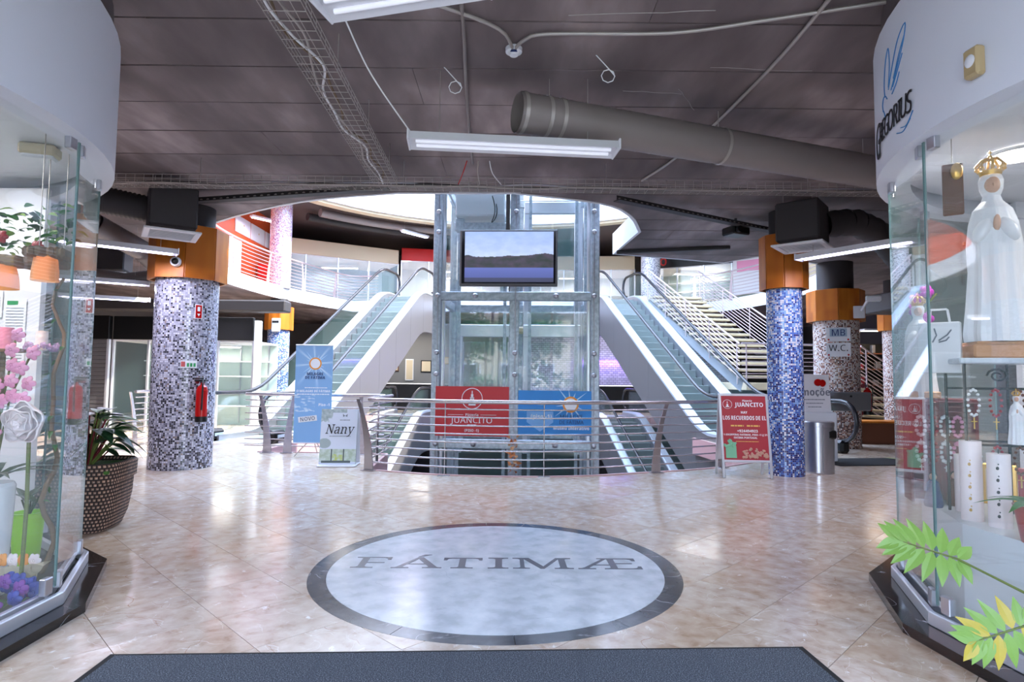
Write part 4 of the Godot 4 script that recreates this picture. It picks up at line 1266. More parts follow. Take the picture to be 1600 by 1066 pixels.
func make_services() -> void:
	luminaire("long white unlit fluorescent fitting hanging in the middle of the hall", V(-0.81, 3.1, 4.58), V(0.81, 3.1, 4.73), false, 0.24)
	luminaire("white fluorescent fitting beside the sloping wire cable tray", V(-0.96, 3.1, 2.87), V(-0.15, 3.1, 2.66), false, 0.24)
	luminaire("lit fluorescent fitting in front of the black and white mosaic column", V(-5.43, 2.85, 6.98), V(-4.38, 2.85, 7.8), true)
	luminaire("lit fluorescent fitting in front of the blue mosaic column", V(3.68, 2.85, 7.7), V(4.44, 2.85, 6.6), true)
	luminaire("lit fluorescent fitting near the roller shutter", V(-7.2, 2.75, 9.2), V(-6.0, 2.75, 9.9), true)
	luminaire("far lit fluorescent fitting over the glass shop", V(-8.6, 2.75, 11.4), V(-7.3, 2.75, 12.1), true)
	# round steel duct
	var a := V(0.02, 3.38, 4.62); var c := V(4.3, 3.38, 6.15)
	var t := thing("air_duct", "big round sheet metal duct hanging under the ceiling", "duct", a)
	var dir := c - a
	var b := MB.new(); b.cyl(Vector3.ZERO, dir, 0.155, 0.155, 28, false); b.cyl(Vector3.ZERO, dir, 0.15, 0.15, 28, false); obj("pipe", b, mat("duct_paint", Color(0.56, 0.52, 0.51), 0.5, 0.2), t)
	for k in 34:
		var f := (k + 0.1) / 34.0
		b = MB.new(); b.cyl(dir * f, dir * f + dir.normalized() * 0.012, 0.158, 0.158, 28, false); obj("seam", b, M.duct_paint, t)
	for k in [0.005, 0.05, 0.075, 0.42]:
		b = MB.new(); b.cyl(dir * k, dir * k + dir.normalized() * 0.03, 0.162, 0.162, 28, false); obj("clamp_band", b, M.wire, t)
	for k in [0.06, 0.42, 0.8]:
		b = MB.new(); b.cyl(dir * k + Vector3(0, 0.1, 0), dir * k + Vector3(0, HC - 3.38, 0), 0.004, 0.004, 5); obj("hanger", b, M.wire, t)
	# wire baskets and perforated trays
	wire_tray("wire basket cable tray running along the ceiling with white cables in it", V(-1.33, 3.42, 2.6), V(-1.42, 3.42, 6.6), 0.25, 0.07)
	wire_tray("long wire basket cable tray crossing the hall in front of the atrium", V(-4.6, 3.42, 6.68), V(4.4, 3.42, 6.72), 0.2, 0.09)
	for k in [[V(-5.0, 3.55, 8.0), V(-1.5, 3.55, 7.15), "left"], [V(1.3, 3.55, 7.5), V(4.2, 3.55, 9.2), "right"]]:
		var p: Vector3 = k[0]; var q: Vector3 = k[1]
		var g := thing("perforated_tray", "dark perforated metal tray under the ceiling by the %s vent" % k[2], "cable tray")
		b = MB.new(); b.bar(p, q, 0.12, 0.012); b.bar(p + Vector3(0, 0.03, 0), q + Vector3(0, 0.03, 0), 0.008, 0.07); obj("channel", b, M.duct_dark, g)
		b = MB.new()
		for i in 36:
			b.ball(p.lerp(q, (i + 0.5) / 36) + Vector3(0, 0.03, 0.006), Vector3(0.022, 0.012, 0.004), 6, 4, Basis(Vector3.UP, atan2(-(q - p).z, (q - p).x)))
		var h := obj("slots", b, M.wire, g)
		h.set_meta("kind", "stuff")
	for k in 3:
		var pts := []
		for i in 12:
			pts.append(V(-1.36 - 0.09 * i / 11 + rng.randf_range(-0.07, 0.07), 3.44 + 0.01 * k, 2.6 + 4.0 * i / 11))
		cable("cable", "loose %s cable lying in the wire basket tray" % ["white", "grey", "brown"][k], pts, 0.009, [M.print_white, M.wire, M.bark][k])
	for k in 3:
		var pts := []
		for i in 16:
			pts.append(V(-4.5 + 8.8 * i / 15, 3.44 + 0.012 * k, 6.7 + rng.randf_range(-0.06, 0.06)))
		cable("cable", "%s cable lying in the long crossing tray" % ["pale", "dark", "thin grey"][k], pts, [0.012, 0.015, 0.007][k], [M.wire, M.duct_dark, M.steel][k])
	# vents and their ducts
	vent("white square air diffuser beside the collar of the black and white column", V(-4.22, 3.02, 7.37), deg_to_rad(34))
	vent("white square air diffuser beside the collar of the blue column", V(3.72, 3.02, 7.68), deg_to_rad(-40))
	vent("white square air diffuser on the far left near the roller shutter", V(-6.9, 3.0, 10.3), 0.3)
	b = MB.new(); flex(b, PackedVector3Array([V(-4.5, 3.35, 7.5), V(-5.0, 3.42, 7.3), V(-5.5, 3.4, 7.0), V(-6.4, 3.4, 6.6)]), 0.17, 0.05); tag(obj("flexible_duct", b, M.duct_dark), "dark ribbed flexible duct from the left air box", "duct")
	b = MB.new(); flex(b, PackedVector3Array([V(-6.6, 3.52, 7.5), V(-6.3, 3.49, 7.9), V(-5.9, 3.4, 8.4), V(-5.6, 3.15, 9.1), V(-5.45, 2.8, 9.6)]), 0.16, 0.05); tag(obj("flexible_duct", b, mat("duct_foil", Color(0.5, 0.48, 0.48), 0.45, 0.4)), "grey foil flexible duct sloping down behind the left air box", "duct")
	b = MB.new(); flex(b, PackedVector3Array([V(-7.0, 2.95, 10.0), V(-6.4, 2.85, 9.9), V(-6.0, 2.9, 9.9), V(-5.66, 2.86, 9.86)]), 0.11, 0.04); tag(obj("flexible_duct", b, M.duct_foil), "thin ribbed duct running level to the far left diffuser", "duct")
	b = MB.new(); flex(b, PackedVector3Array([V(4.0, 3.32, 7.75), V(4.5, 3.42, 7.9), V(5.0, 3.35, 8.2), V(5.9, 2.95, 8.9), V(6.6, 2.8, 9.4)]), 0.18, 0.2); tag(obj("flexible_duct", b, M.duct_dark), "dark duct sloping down from the right air box", "duct")
	# big dark beams of duct in the left and right aisles
	b = MB.new(); b.rbox(V(-7.4, 2.86, 13.7), Vector3(4.6, 0.26, 0.4), 0.03); tag(obj("box_duct", b, M.duct_dark), "dark rectangular duct under the ceiling behind the black and white column", "duct")
	b = MB.new(); b.rbox(V(8.2, 3.0, 10.5), Vector3(0.6, 0.4, 6), 0.03); tag(obj("box_duct", b, M.duct_dark), "dark rectangular duct under the ceiling beyond the blue column", "duct")
	# smoke detector and conduits
	var sd := thing("smoke_detector", "white round smoke detector on the ceiling", "smoke detector", V(-0.01, HC - 0.001, 4.27))
	b = MB.new(); b.lathe(PackedVector2Array([Vector2(0, -0.055), Vector2(0.03, -0.055), Vector2(0.045, -0.035), Vector2(0.06, -0.03), Vector2(0.062, 0.0), Vector2(0, 0)]), 24); obj("body", b, M.white, sd)
	b = MB.new()
	for k in 4: b.box(Vector3(0, -0.045, 0.042), Vector3(0.05 - 0.008 * k, 0.003, 0.01)); b.x = Transform3D(Basis(), Vector3(0, 0.006 * (k + 1), 0.003))
	obj("grille", b, M.navy, sd)
	var y := HC - 0.025
	cable("conduit", "grey conduit from the smoke detector to the right shop drum", [V(-0.01, y, 4.25), V(0.07, y, 4.11), V(0.24, y, 4.04), V(1.07, y, 4.01), V(1.66, y, 3.85), V(2.4, y, 3.62)], 0.013, M.wire)
	cable("conduit", "grey conduit from the smoke detector curving to the near ceiling", [V(-0.02, y, 4.22), V(-0.11, y, 3.99), V(-0.44, y, 3.76), V(-0.75, y, 3.62)], 0.013, M.wire)
	cable("conduit", "brown conduit crossing the ceiling to the middle light fitting", [V(-0.33, y, 3.3), V(-0.36, y, 4.1), V(-0.38, y, 4.46), V(-0.42, y, 5.3), V(-0.46, y, 6.6)], 0.014, M.duct_paint)
	cable("conduit", "straight grey pipe slanting across the ceiling behind the round duct", [V(1.94, y, 3.2), V(1.95, y, 4.3), V(1.85, y, 5.58), V(1.7, y, 6.5), V(1.53, y, 7.1)], 0.015, M.wire)
	cable("cord", "white wire slanting from the cable tray to the middle light fitting", [V(-1.1, 3.6, 3.75), V(-1.0, 3.4, 4.1), V(-0.78, 3.16, 4.58)], 0.006, M.print_white)
	for k in [[V(-0.55, HC, 4.55), "left"], [V(0.6, HC, 4.35), "right"]]:
		var p: Vector3 = k[0]
		var loop := [p]
		for i in 9:
			loop.append(p + Vector3(0.09 + 0.05 * cos(i * 0.8), -0.16 - 0.05 * sin(i * 0.8), 0.0))
		cable("wire_loop", "thin coiled wire dangling from the ceiling, %s of the smoke detector" % k[1], loop, 0.004, M.print_white)
	for k in 3:
		cable("wire", "%s wire dangling above the tray by the television pole" % ["red", "thin grey", "white"][k], [V(-0.5 + 0.12 * k, 3.6, 6.3), V(-0.55 + 0.16 * k, 3.5, 6.4), V(-0.62 + 0.24 * k, 3.46, 6.65)], 0.006, [M.fire_red, M.wire, M.print_white][k])
	# cracks in the plaster: thin proud ridges
	for k in [[0.9, 4.9, 1.4, 4.95], [0.35, 3.85, 1.3, 3.8], [1.5, 4.5, 2.3, 4.55], [1.35, 4.85, 1.6, 5.25]]:
		var pts := []
		for i in 7:
			pts.append(V(lerpf(k[0], k[2], i / 6.0), HC - 0.001, lerpf(k[1], k[3], i / 6.0) + rng.randf_range(-0.012, 0.012)))
		b = MB.new(); b.tube(PackedVector3Array(pts), 0.0035, 4)
		obj("plaster_ridge", b, M.plaster_crack, get_node("ceiling"))
	# projector under the tongue of the gallery floor
	var pj := thing("projector", "dark projector with cables under the ceiling right of the lift", "projector", V(3.3, 3.5, 8.85), 0.4)
	b = MB.new(); b.rbox(Vector3.ZERO, Vector3(0.32, 0.12, 0.26), 0.02); obj("body", b, M.black, pj)
	b = MB.new(); b.cyl(Vector3(-0.08, 0, 0.13), Vector3(-0.08, 0, 0.18), 0.045, 0.045, 16); obj("lens", b, M.dark, pj)
	b = MB.new(); b.cyl(Vector3(0, 0.05, 0), Vector3(0, 0.2, 0), 0.02, 0.02, 8); obj("mount", b, M.duct_dark, pj)
	b = MB.new(); b.rbox(V(2.9, HC - 0.04, 10.9), Vector3(2.0, 0.06, 0.09), 0.01, Basis(Vector3.UP, -0.25)); tag(obj("cable_duct", b, M.duct_dark), "long dark cable duct under the tongue of ceiling right of the lift", "cable duct")

# ---- things standing on the hall floor
func make_standing() -> void:
	# red A-frame
	var t := thing("a_frame_sign", "red pizzeria A-frame sign in a silver frame beside the blue column", "sign", V(3.16, 0, 8.3), deg_to_rad(-4))
	for sd in [1.0, -1.0]:
		var lean := Basis(Vector3.RIGHT, -0.17 * sd)
		var c := Vector3(0, 0.56, 0.1 * sd)
		var p := Node3D.new()
		for e in [-1, 1]:
			var b := MB.new(); b.rbox(c + lean * Vector3(0.31 * e, 0, 0), Vector3(0.035, 1.13, 0.025), 0.006, lean); obj("frame_leg", b, M.aluminium, t)
		for yy in [-0.34, 0.55]:
			var b := MB.new(); b.rbox(c + lean * Vector3(0, yy, 0), Vector3(0.6, 0.035, 0.026), 0.006, lean); obj("frame_rail", b, M.aluminium, t)
		p.free()
		if sd > 0:
			var b := MB.new(); b.plate(c + lean * Vector3(0, 0.105, 0.004), 0.6, 0.87, 0.008, lean); obj("poster", b, mat("poster_red", Color(0.68, 0.2, 0.24), 0.4), t)
			var z := 0.011
			emblem_on(t, c, lean, Vector3(-0.215, 0.42, z), 0.06)
			for q in [["Pizzeria", 0.035, 0.47, 0.05, M.print_white], ["JUANCITO", 0.078, 0.415, 0.075, M.print_white], ["HAY", 0.045, 0.31, 0.0, M.print_white], ["LOS RECUERDOS DE EL", 0.075, 0.235, 0.0, M.print_white], ["+924494923", 0.05, 0.06, 0.03, M.print_white], ["1-SHOPPING FATIMAE, PISO -1 LJ 31", 0.034, 0.01, 0.0, M.print_white], ["FATIMA PORTUGAL", 0.034, -0.03, 0.0, M.print_white]]:
				lettering(q[0], q[1], q[4], t, c + lean * Vector3(q[3], q[2], z), lean, false, true, 0.72 if q[0].begins_with("LOS") else 1.0)
			small_print(t, c + lean * Vector3(-0.1, 0.13, z), 0.17, 0.028, M.gold_print, lean)
			small_print(t, c + lean * Vector3(0.11, 0.13, z), 0.17, 0.028, M.gold_print, lean)
			small_print(t, c + lean * Vector3(0.02, -0.08, z), 0.3, 0.012, M.gold_print, lean)
			rng.seed = 8
			var fb := MB.new()
			for i in 60:
				fb.ball(c + lean * Vector3(rng.randf_range(-0.05, 0.28), -0.29 + 0.16 * rng.randf() * rng.randf(), z), Vector3(0.02, 0.014, 0.003), 6, 4, lean * Basis(Vector3.BACK, rng.randf() * 3))
			var fo := obj("printed_food", fb, mat("food_print", Color(0.78, 0.6, 0.52), 0.5), t)
			fo.set_meta("kind", "stuff")
			var gb := MB.new(); gb.box(c + lean * Vector3(-0.2, -0.22, z), Vector3(0.14, 0.16, 0.003), lean)
			for i in 8: gb.ball(c + lean * Vector3(-0.2 + rng.randf_range(-0.08, 0.06), -0.12 + rng.randf_range(-0.03, 0.05), z + 0.001), Vector3(0.035, 0.02, 0.003), 6, 4, lean * Basis(Vector3.BACK, rng.randf() * 3))
			obj("printed_glass", gb, mat("mint_print", Color(0.5, 0.75, 0.6), 0.5), t)
		else:
			var b := MB.new(); b.plate(c + lean * Vector3(0, 0.105, 0), 0.6, 0.87, 0.01, lean); obj("back_board", b, M.white, t)
	# white Nany board
	t = thing("pavement_sign", "white pavement sign lettered Nany with tealights and flowers on it", "sign", V(-2.5, 0, 8.85), deg_to_rad(4))
	var lean := Basis(Vector3.RIGHT, -0.14)
	var b := MB.new()
	b.plate(Vector3(0, 0.41, 0.0), 0.52, 0.82, 0.03, lean); obj("front_board", b, nany_print(), t)
	b = MB.new(); b.plate(Vector3(0.01, 0.4, -0.19), 0.52, 0.82, 0.03, Basis(Vector3.RIGHT, 0.14)); obj("back_board", b, M.white, t)
	b = MB.new(); b.rbox(Vector3(0, 0.015, -0.06), Vector3(0.55, 0.03, 0.42), 0.01); obj("base", b, M.white, t)
	lettering("Nany", 0.185, M.print_black, t, Vector3(0.02, 0.53, 0.02) + lean * Vector3(0, 0, 0.0), lean * Basis(Vector3(1, 0, 0), Vector3(0.22, 1, 0), Vector3.BACK), true, false, 0.85)
	small_print(t, Vector3(0.08, 0.66, -0.018), 0.14, 0.016, M.print_grey, lean)
	small_print(t, Vector3(0.02, 0.43, 0.015), 0.3, 0.014, M.print_grey, lean)
	b = MB.new(); b.tri(Vector3(0.08, 0.72, -0.026), Vector3(0.045, 0.75, -0.03), Vector3(0.05, 0.705, -0.023), Vector3.BACK); b.tri(Vector3(0.08, 0.72, -0.026), Vector3(0.115, 0.75, -0.03), Vector3(0.11, 0.705, -0.023), Vector3.BACK); obj("butterfly_mark", b, M.print_grey, t)
	# blue banner hung on its stand
	t = thing("roll_up_banner", "tall pale blue banner with sun ring and NOVO tag by the left escalator", "banner", V(-3.23, 0, 9.9), deg_to_rad(3))
	b = MB.new(); b.plate(Vector3(0, 1.0, 0), 0.6, 1.58, 0.004); obj("cloth", b, banner_print(), t)
	b = MB.new(); b.cyl(Vector3(-0.3, 1.8, 0), Vector3(0.3, 1.8, 0), 0.012, 0.012, 8); b.cyl(Vector3(-0.3, 0.21, 0), Vector3(0.3, 0.21, 0), 0.012, 0.012, 8); obj("bar", b, M.aluminium, t)
	b = MB.new(); b.tube(PackedVector3Array([Vector3(0, 1.8, -0.03), Vector3(0, 0.3, -0.05), Vector3(0.25, 0.01, 0.1)]), 0.01, 6); b.tube(PackedVector3Array([Vector3(0, 0.3, -0.05), Vector3(-0.25, 0.01, 0.1)]), 0.01, 6); b.tube(PackedVector3Array([Vector3(0, 0.3, -0.05), Vector3(0, 0.01, -0.35)]), 0.01, 6); obj("stand", b, M.wire, t)
	sun_ring(t, Vector3(0.02, 1.5, 0.004), 0.1)
	for q in [["MILAGRE", 0.062, 1.33, M.navy, 0.02], ["DE FÁTIMA", 0.062, 1.27, M.navy, 0.02], ["O MILAGRE DE FÁTIMA", 0.05, 1.05, M.print_white, 0.0], ["Piso -1", 0.06, 0.83, M.print_white, 0.18]]:
		lettering(q[0], q[1], q[3], t, Vector3(q[4], q[2], 0.005))
	small_print(t, Vector3(0.04, 1.105, 0.004), 0.36, 0.018, M.print_white)
	small_print(t, Vector3(0.0, 1.0, 0.004), 0.52, 0.022, M.print_white)
	b = MB.new(); b.rbox(Vector3(-0.08, 0.6, 0.004), Vector3(0.3, 0.09, 0.004), 0.001, Basis(Vector3.BACK, 0.12)); obj("tag", b, M.paper, t)
	lettering("NOVO", 0.085, M.print_grey, t, Vector3(-0.08, 0.6, 0.008), Basis(Vector3.BACK, 0.12))
	# steel bin
	t = thing("litter_bin", "brushed steel litter bin with square opening beside the blue column", "bin", V(4.4, 0, 8.7), 0.2)
	b = MB.new(); b.lathe(PackedVector2Array([Vector2(0, 0), Vector2(0.2, 0.0), Vector2(0.205, 0.02), Vector2(0.21, 0.66), Vector2(0.215, 0.665), Vector2(0.215, 0.72), Vector2(0.2, 0.73), Vector2(0, 0.73)]), 28, Vector3.ZERO, Vector2(1.0, 0.8)); obj("body", b, M.steel, t)
	b = MB.new(); b.rbox(Vector3(0.09, 0.55, 0.145), Vector3(0.15, 0.12, 0.05), 0.02); obj("opening", b, M.black, t)
	b = MB.new(); b.rbox(Vector3(-0.07, 0.36, 0.165), Vector3(0.012, 0.66, 0.012), 0.003); obj("door_edge", b, M.cladding, t)
	# planter with a leafy plant
	t = thing("woven_planter", "square woven brown planter with moss, standing by the left shop", "planter", V(-3.58, 0, 5.16), 0.18)
	var prof_ := [[0.2, 0.0], [0.235, 0.015], [0.27, 0.12], [0.295, 0.28], [0.3, 0.4], [0.298, 0.415], [0.318, 0.42], [0.322, 0.55], [0.305, 0.57], [0.28, 0.53]]
	b = MB.new()
	var sq := func(a: float) -> Vector3:      # rounded square
		var c := cos(a); var s := sin(a)
		return Vector3(c, 0, s) / pow(pow(absf(c), 5.0) + pow(absf(s), 5.0), 0.2)
	for i in prof_.size() - 1:
		for k in 40:
			var p: Array = prof_[i]; var q: Array = prof_[i + 1]
			var ea: Vector3 = sq.call(TAU * k / 40); var eb: Vector3 = sq.call(TAU * (k + 1) / 40)
			var A: Vector3 = ea * p[0] + Vector3.UP * p[1]; var B: Vector3 = eb * p[0] + Vector3.UP * p[1]; var C: Vector3 = eb * q[0] + Vector3.UP * q[1]; var D: Vector3 = ea * q[0] + Vector3.UP * q[1]
			var u0 := 4.5 * k / 40.0; var u1 := 4.5 * (k + 1) / 40.0
			b.smooth(A, B, C, ea, eb, eb, Vector2(u0, p[1] * 2.1), Vector2(u1, p[1] * 2.1), Vector2(u1, q[1] * 2.1)); b.smooth(A, C, D, ea, eb, ea, Vector2(u0, p[1] * 2.1), Vector2(u1, q[1] * 2.1), Vector2(u0, q[1] * 2.1))
	obj("body", b, M.weave, t)
	b = MB.new(); b.rbox(Vector3(0, 0.5, 0), Vector3(0.58, 0.06, 0.58), 0.02); obj("moss", b, M.moss, t)
	t = thing("leafy_plant", "dark green patterned foliage plant growing in the woven planter", "plant", V(-3.58, 0.53, 5.16))
	rng.seed = 21
	for i in 62:
		var a := rng.randf() * TAU; var h := rng.randf_range(0.04, 0.42)
		var st := MB.new()
		var tip := Vector3(cos(a) * rng.randf_range(0.08, 0.24), h + 0.05, sin(a) * rng.randf_range(0.08, 0.24))
		st.tube(PackedVector3Array([Vector3(tip.x * 0.2, 0, tip.z * 0.2), Vector3(tip.x * 0.6, h * 0.7, tip.z * 0.6), tip]), 0.007, 5)
		var stem := obj("stem", st, M.stem if i % 3 else M.burgundy, t)
		var lf := MB.new()
		lf.leaf(Transform3D(Basis(Vector3.UP, -a + rng.randf_range(-0.5, 0.5)) * Basis(Vector3.BACK, rng.randf_range(-0.2, 0.7)), tip), rng.randf_range(0.16, 0.27), rng.randf_range(0.12, 0.17), 0.5, 6)
		obj("leaf", lf, M.leaf_dark if i % 4 else M.leaf_mid, stem)
		if i % 2 == 0:
			var vn := MB.new()
			vn.leaf(Transform3D(Basis(Vector3.UP, -a) * Basis(Vector3.BACK, 0.2), tip + Vector3(0, 0.004, 0)), 0.24, 0.02, 0.45, 5)
			obj("vein", vn, M.leaf_light, stem)

func emblem_on(t: Node, c: Vector3, lean: Basis, at: Vector3, r: float) -> void:
	var n := Node3D.new()
	n.free()
	var b := MB.new()
	b.x = Transform3D(lean, c)
	var p := PackedVector3Array()
	for i in 30:
		p.append(at + Vector3(cos(TAU * i / 30), sin(TAU * i / 30), 0) * r)
	b.tube(p, r * 0.05, 4, true)
	b.box(at + Vector3(0, r * 0.4, 0), Vector3(r * 0.14, r * 0.5, 0.003)); b.box(at + Vector3(0, -r * 0.2, 0), Vector3(r * 0.4, r * 0.5, 0.003)); b.box(at + Vector3(0, -r * 0.55, 0), Vector3(r * 0.8, r * 0.2, 0.003))
	obj("emblem", b, M.print_white, t)

func nany_print() -> StandardMaterial3D:
	var w := 130; var h := 205
	var im := Image.create(w, h, false, Image.FORMAT_RGB8)
	im.fill(Color(0.87, 0.89, 0.94))
	var f := FastNoiseLite.new(); f.seed = 3; f.frequency = 0.05
	for y in h:
		for x in w:
			var u := float(x) / w; var v := float(y) / h
			var c := im.get_pixel(x, y)
			var n := f.get_noise_2d(x, y)
			if Vector2(u - 0.05, (v - 0.02) * 1.5).length() < 0.3 + n * 0.12 or (v < 0.06 and u < 0.7):
				c = Color(0.6, 0.66, 0.66).lightened(n * 0.4 + 0.2)
			if Vector2((u - 0.12) * 0.8, (v - 0.6) * 1.6).length() < 0.14:
				c = Color(0.66, 0.71, 0.71)
			if v > 0.7 and v < 0.92:
				c = Color(0.82, 0.86, 0.83).lerp(Color(0.7, 0.76, 0.66), 0.5 + n)
				if v > 0.79 and absf(u - 0.5) < 0.14: c = c.lerp(Color(0.78, 0.82, 0.42), clampf(0.5 + n * 1.6, 0.0, 0.9))
				if absf(u - 0.33) < 0.015 or absf(u - 0.66) < 0.015: c = Color(0.3, 0.34, 0.33)
			if absf(v - 0.92) < 0.02 and u > 0.06 and u < 0.85:
				c = Color(0.36, 0.4, 0.4)
			im.set_pixel(x, y, c)
	return textured("nany_print", ImageTexture.create_from_image(im), 0.5)

func banner_print() -> StandardMaterial3D:
	var w := 120; var h := 316
	var im := Image.create(w, h, false, Image.FORMAT_RGB8)
	var f := FastNoiseLite.new(); f.seed = 8; f.frequency = 0.03
	for y in h:
		for x in w:
			var u := float(x) / w; var v := float(y) / h
			var c := Color(0.5, 0.68, 0.86)
			var d := Vector2(u - 0.53, (v - 0.185) * 2.6)
			var ray := pow(absf(cos(d.angle() * 4.0 + 0.4)), 26.0) * clampf(1.0 - d.length() * 1.3, 0, 1)
			c = c.lerp(Color(0.9, 0.96, 1.0), clampf(ray + 0.14 / (d.length() + 0.15) * 0.5, 0, 1))
			var cloud := f.get_noise_2d(x * 1.0, y * 3.0)
			if v > 0.5 and v < 0.68 and u < 0.55:
				c = c.lerp(Color(0.9, 0.93, 0.96), clampf(cloud * 2.0, 0, 0.8))
			im.set_pixel(x, y, c)
	return textured("banner_print", ImageTexture.create_from_image(im), 0.6)

# ---- far shops
func area_lamp(label: String, at: Vector3, w: float, d: float, energy: float, c := Color(1, 0.97, 0.93)) -> void:  # ceiling panel with lamp, added to light a shop interior
	var t := thing("added_ceiling_lamp", label, "ceiling lamp", at)
	var b := MB.new(); b.rbox(Vector3(0, 0.02, 0), Vector3(w + 0.06, 0.05, d + 0.06), 0.01); obj("frame", b, M.white, t)
	b = MB.new(); b.box(Vector3(0, -0.01, 0), Vector3(w, 0.01, d)); obj("diffuser", b, M.disc_light, t)
	var o := AreaLight3D.new()
	o.name = "lamp_glow"
	t.add_child(o)
	o.position = Vector3(0, -0.03, 0)
	o.rotation = Vector3(-PI / 2, 0, 0)
	o.area_size = Vector2(w, d)
	o.light_color = c
	o.light_energy = energy
	o.area_range = 30.0
	o.shadow_enabled = true

# glass shop front from a to b (x, depth): fascia above, panes and posts below
func store(called: String, label: String, a: Vector2, c: Vector2, y: float, head: float, top: float, fascia: Material, panes: int, shelves := 0, back := 1.6, inside: Material = null) -> Node3D:
	var d := (c - a)
	var l := d.length()
	var t := thing(called, label, "shop front", V(a.x, y, a.y), atan2(d.y, d.x))
	var b := MB.new(); b.rbox(Vector3(l / 2, (head + top) / 2 - y, 0), Vector3(l, top - head, 0.12), 0.01); obj("fascia", b, fascia, t)
	for i in panes + 1:
		b = MB.new(); b.rbox(Vector3(l * i / panes, (head - y) / 2, 0), Vector3(0.05, head - y, 0.06), 0.006); obj("mullion", b, M.aluminium, t)
	for i in panes:
		b = MB.new(); b.box(Vector3(l * (i + 0.5) / panes, (head - y) / 2, 0), Vector3(l / panes - 0.05, head - y - 0.02, 0.01)); obj("pane", b, M.store_glass, t)
	b = MB.new(); b.box(Vector3(l / 2, (head - y) / 2, -back), Vector3(l, head - y, 0.05)); obj("back_wall", b, inside if inside else M.white, t)
	b = MB.new(); b.box(Vector3(l / 2, head - y - 0.02, -back / 2), Vector3(l, 0.04, back)); obj("inner_ceiling", b, M.white, t)
	for k in shelves:
		b = MB.new(); b.rbox(Vector3(l / 2, 0.5 + 0.38 * k, -back + 0.25), Vector3(l * 0.94, 0.025, 0.4), 0.004); obj("shelf", b, M.gloss_white, t)
	if shelves:
		for i in 5:
			b = MB.new(); b.rbox(Vector3(l * (0.06 + 0.22 * i), (head - y) / 2, -back + 0.06), Vector3(0.03, head - y - 0.1, 0.03), 0.004); obj("shelf_upright", b, M.steel, t)
	return t

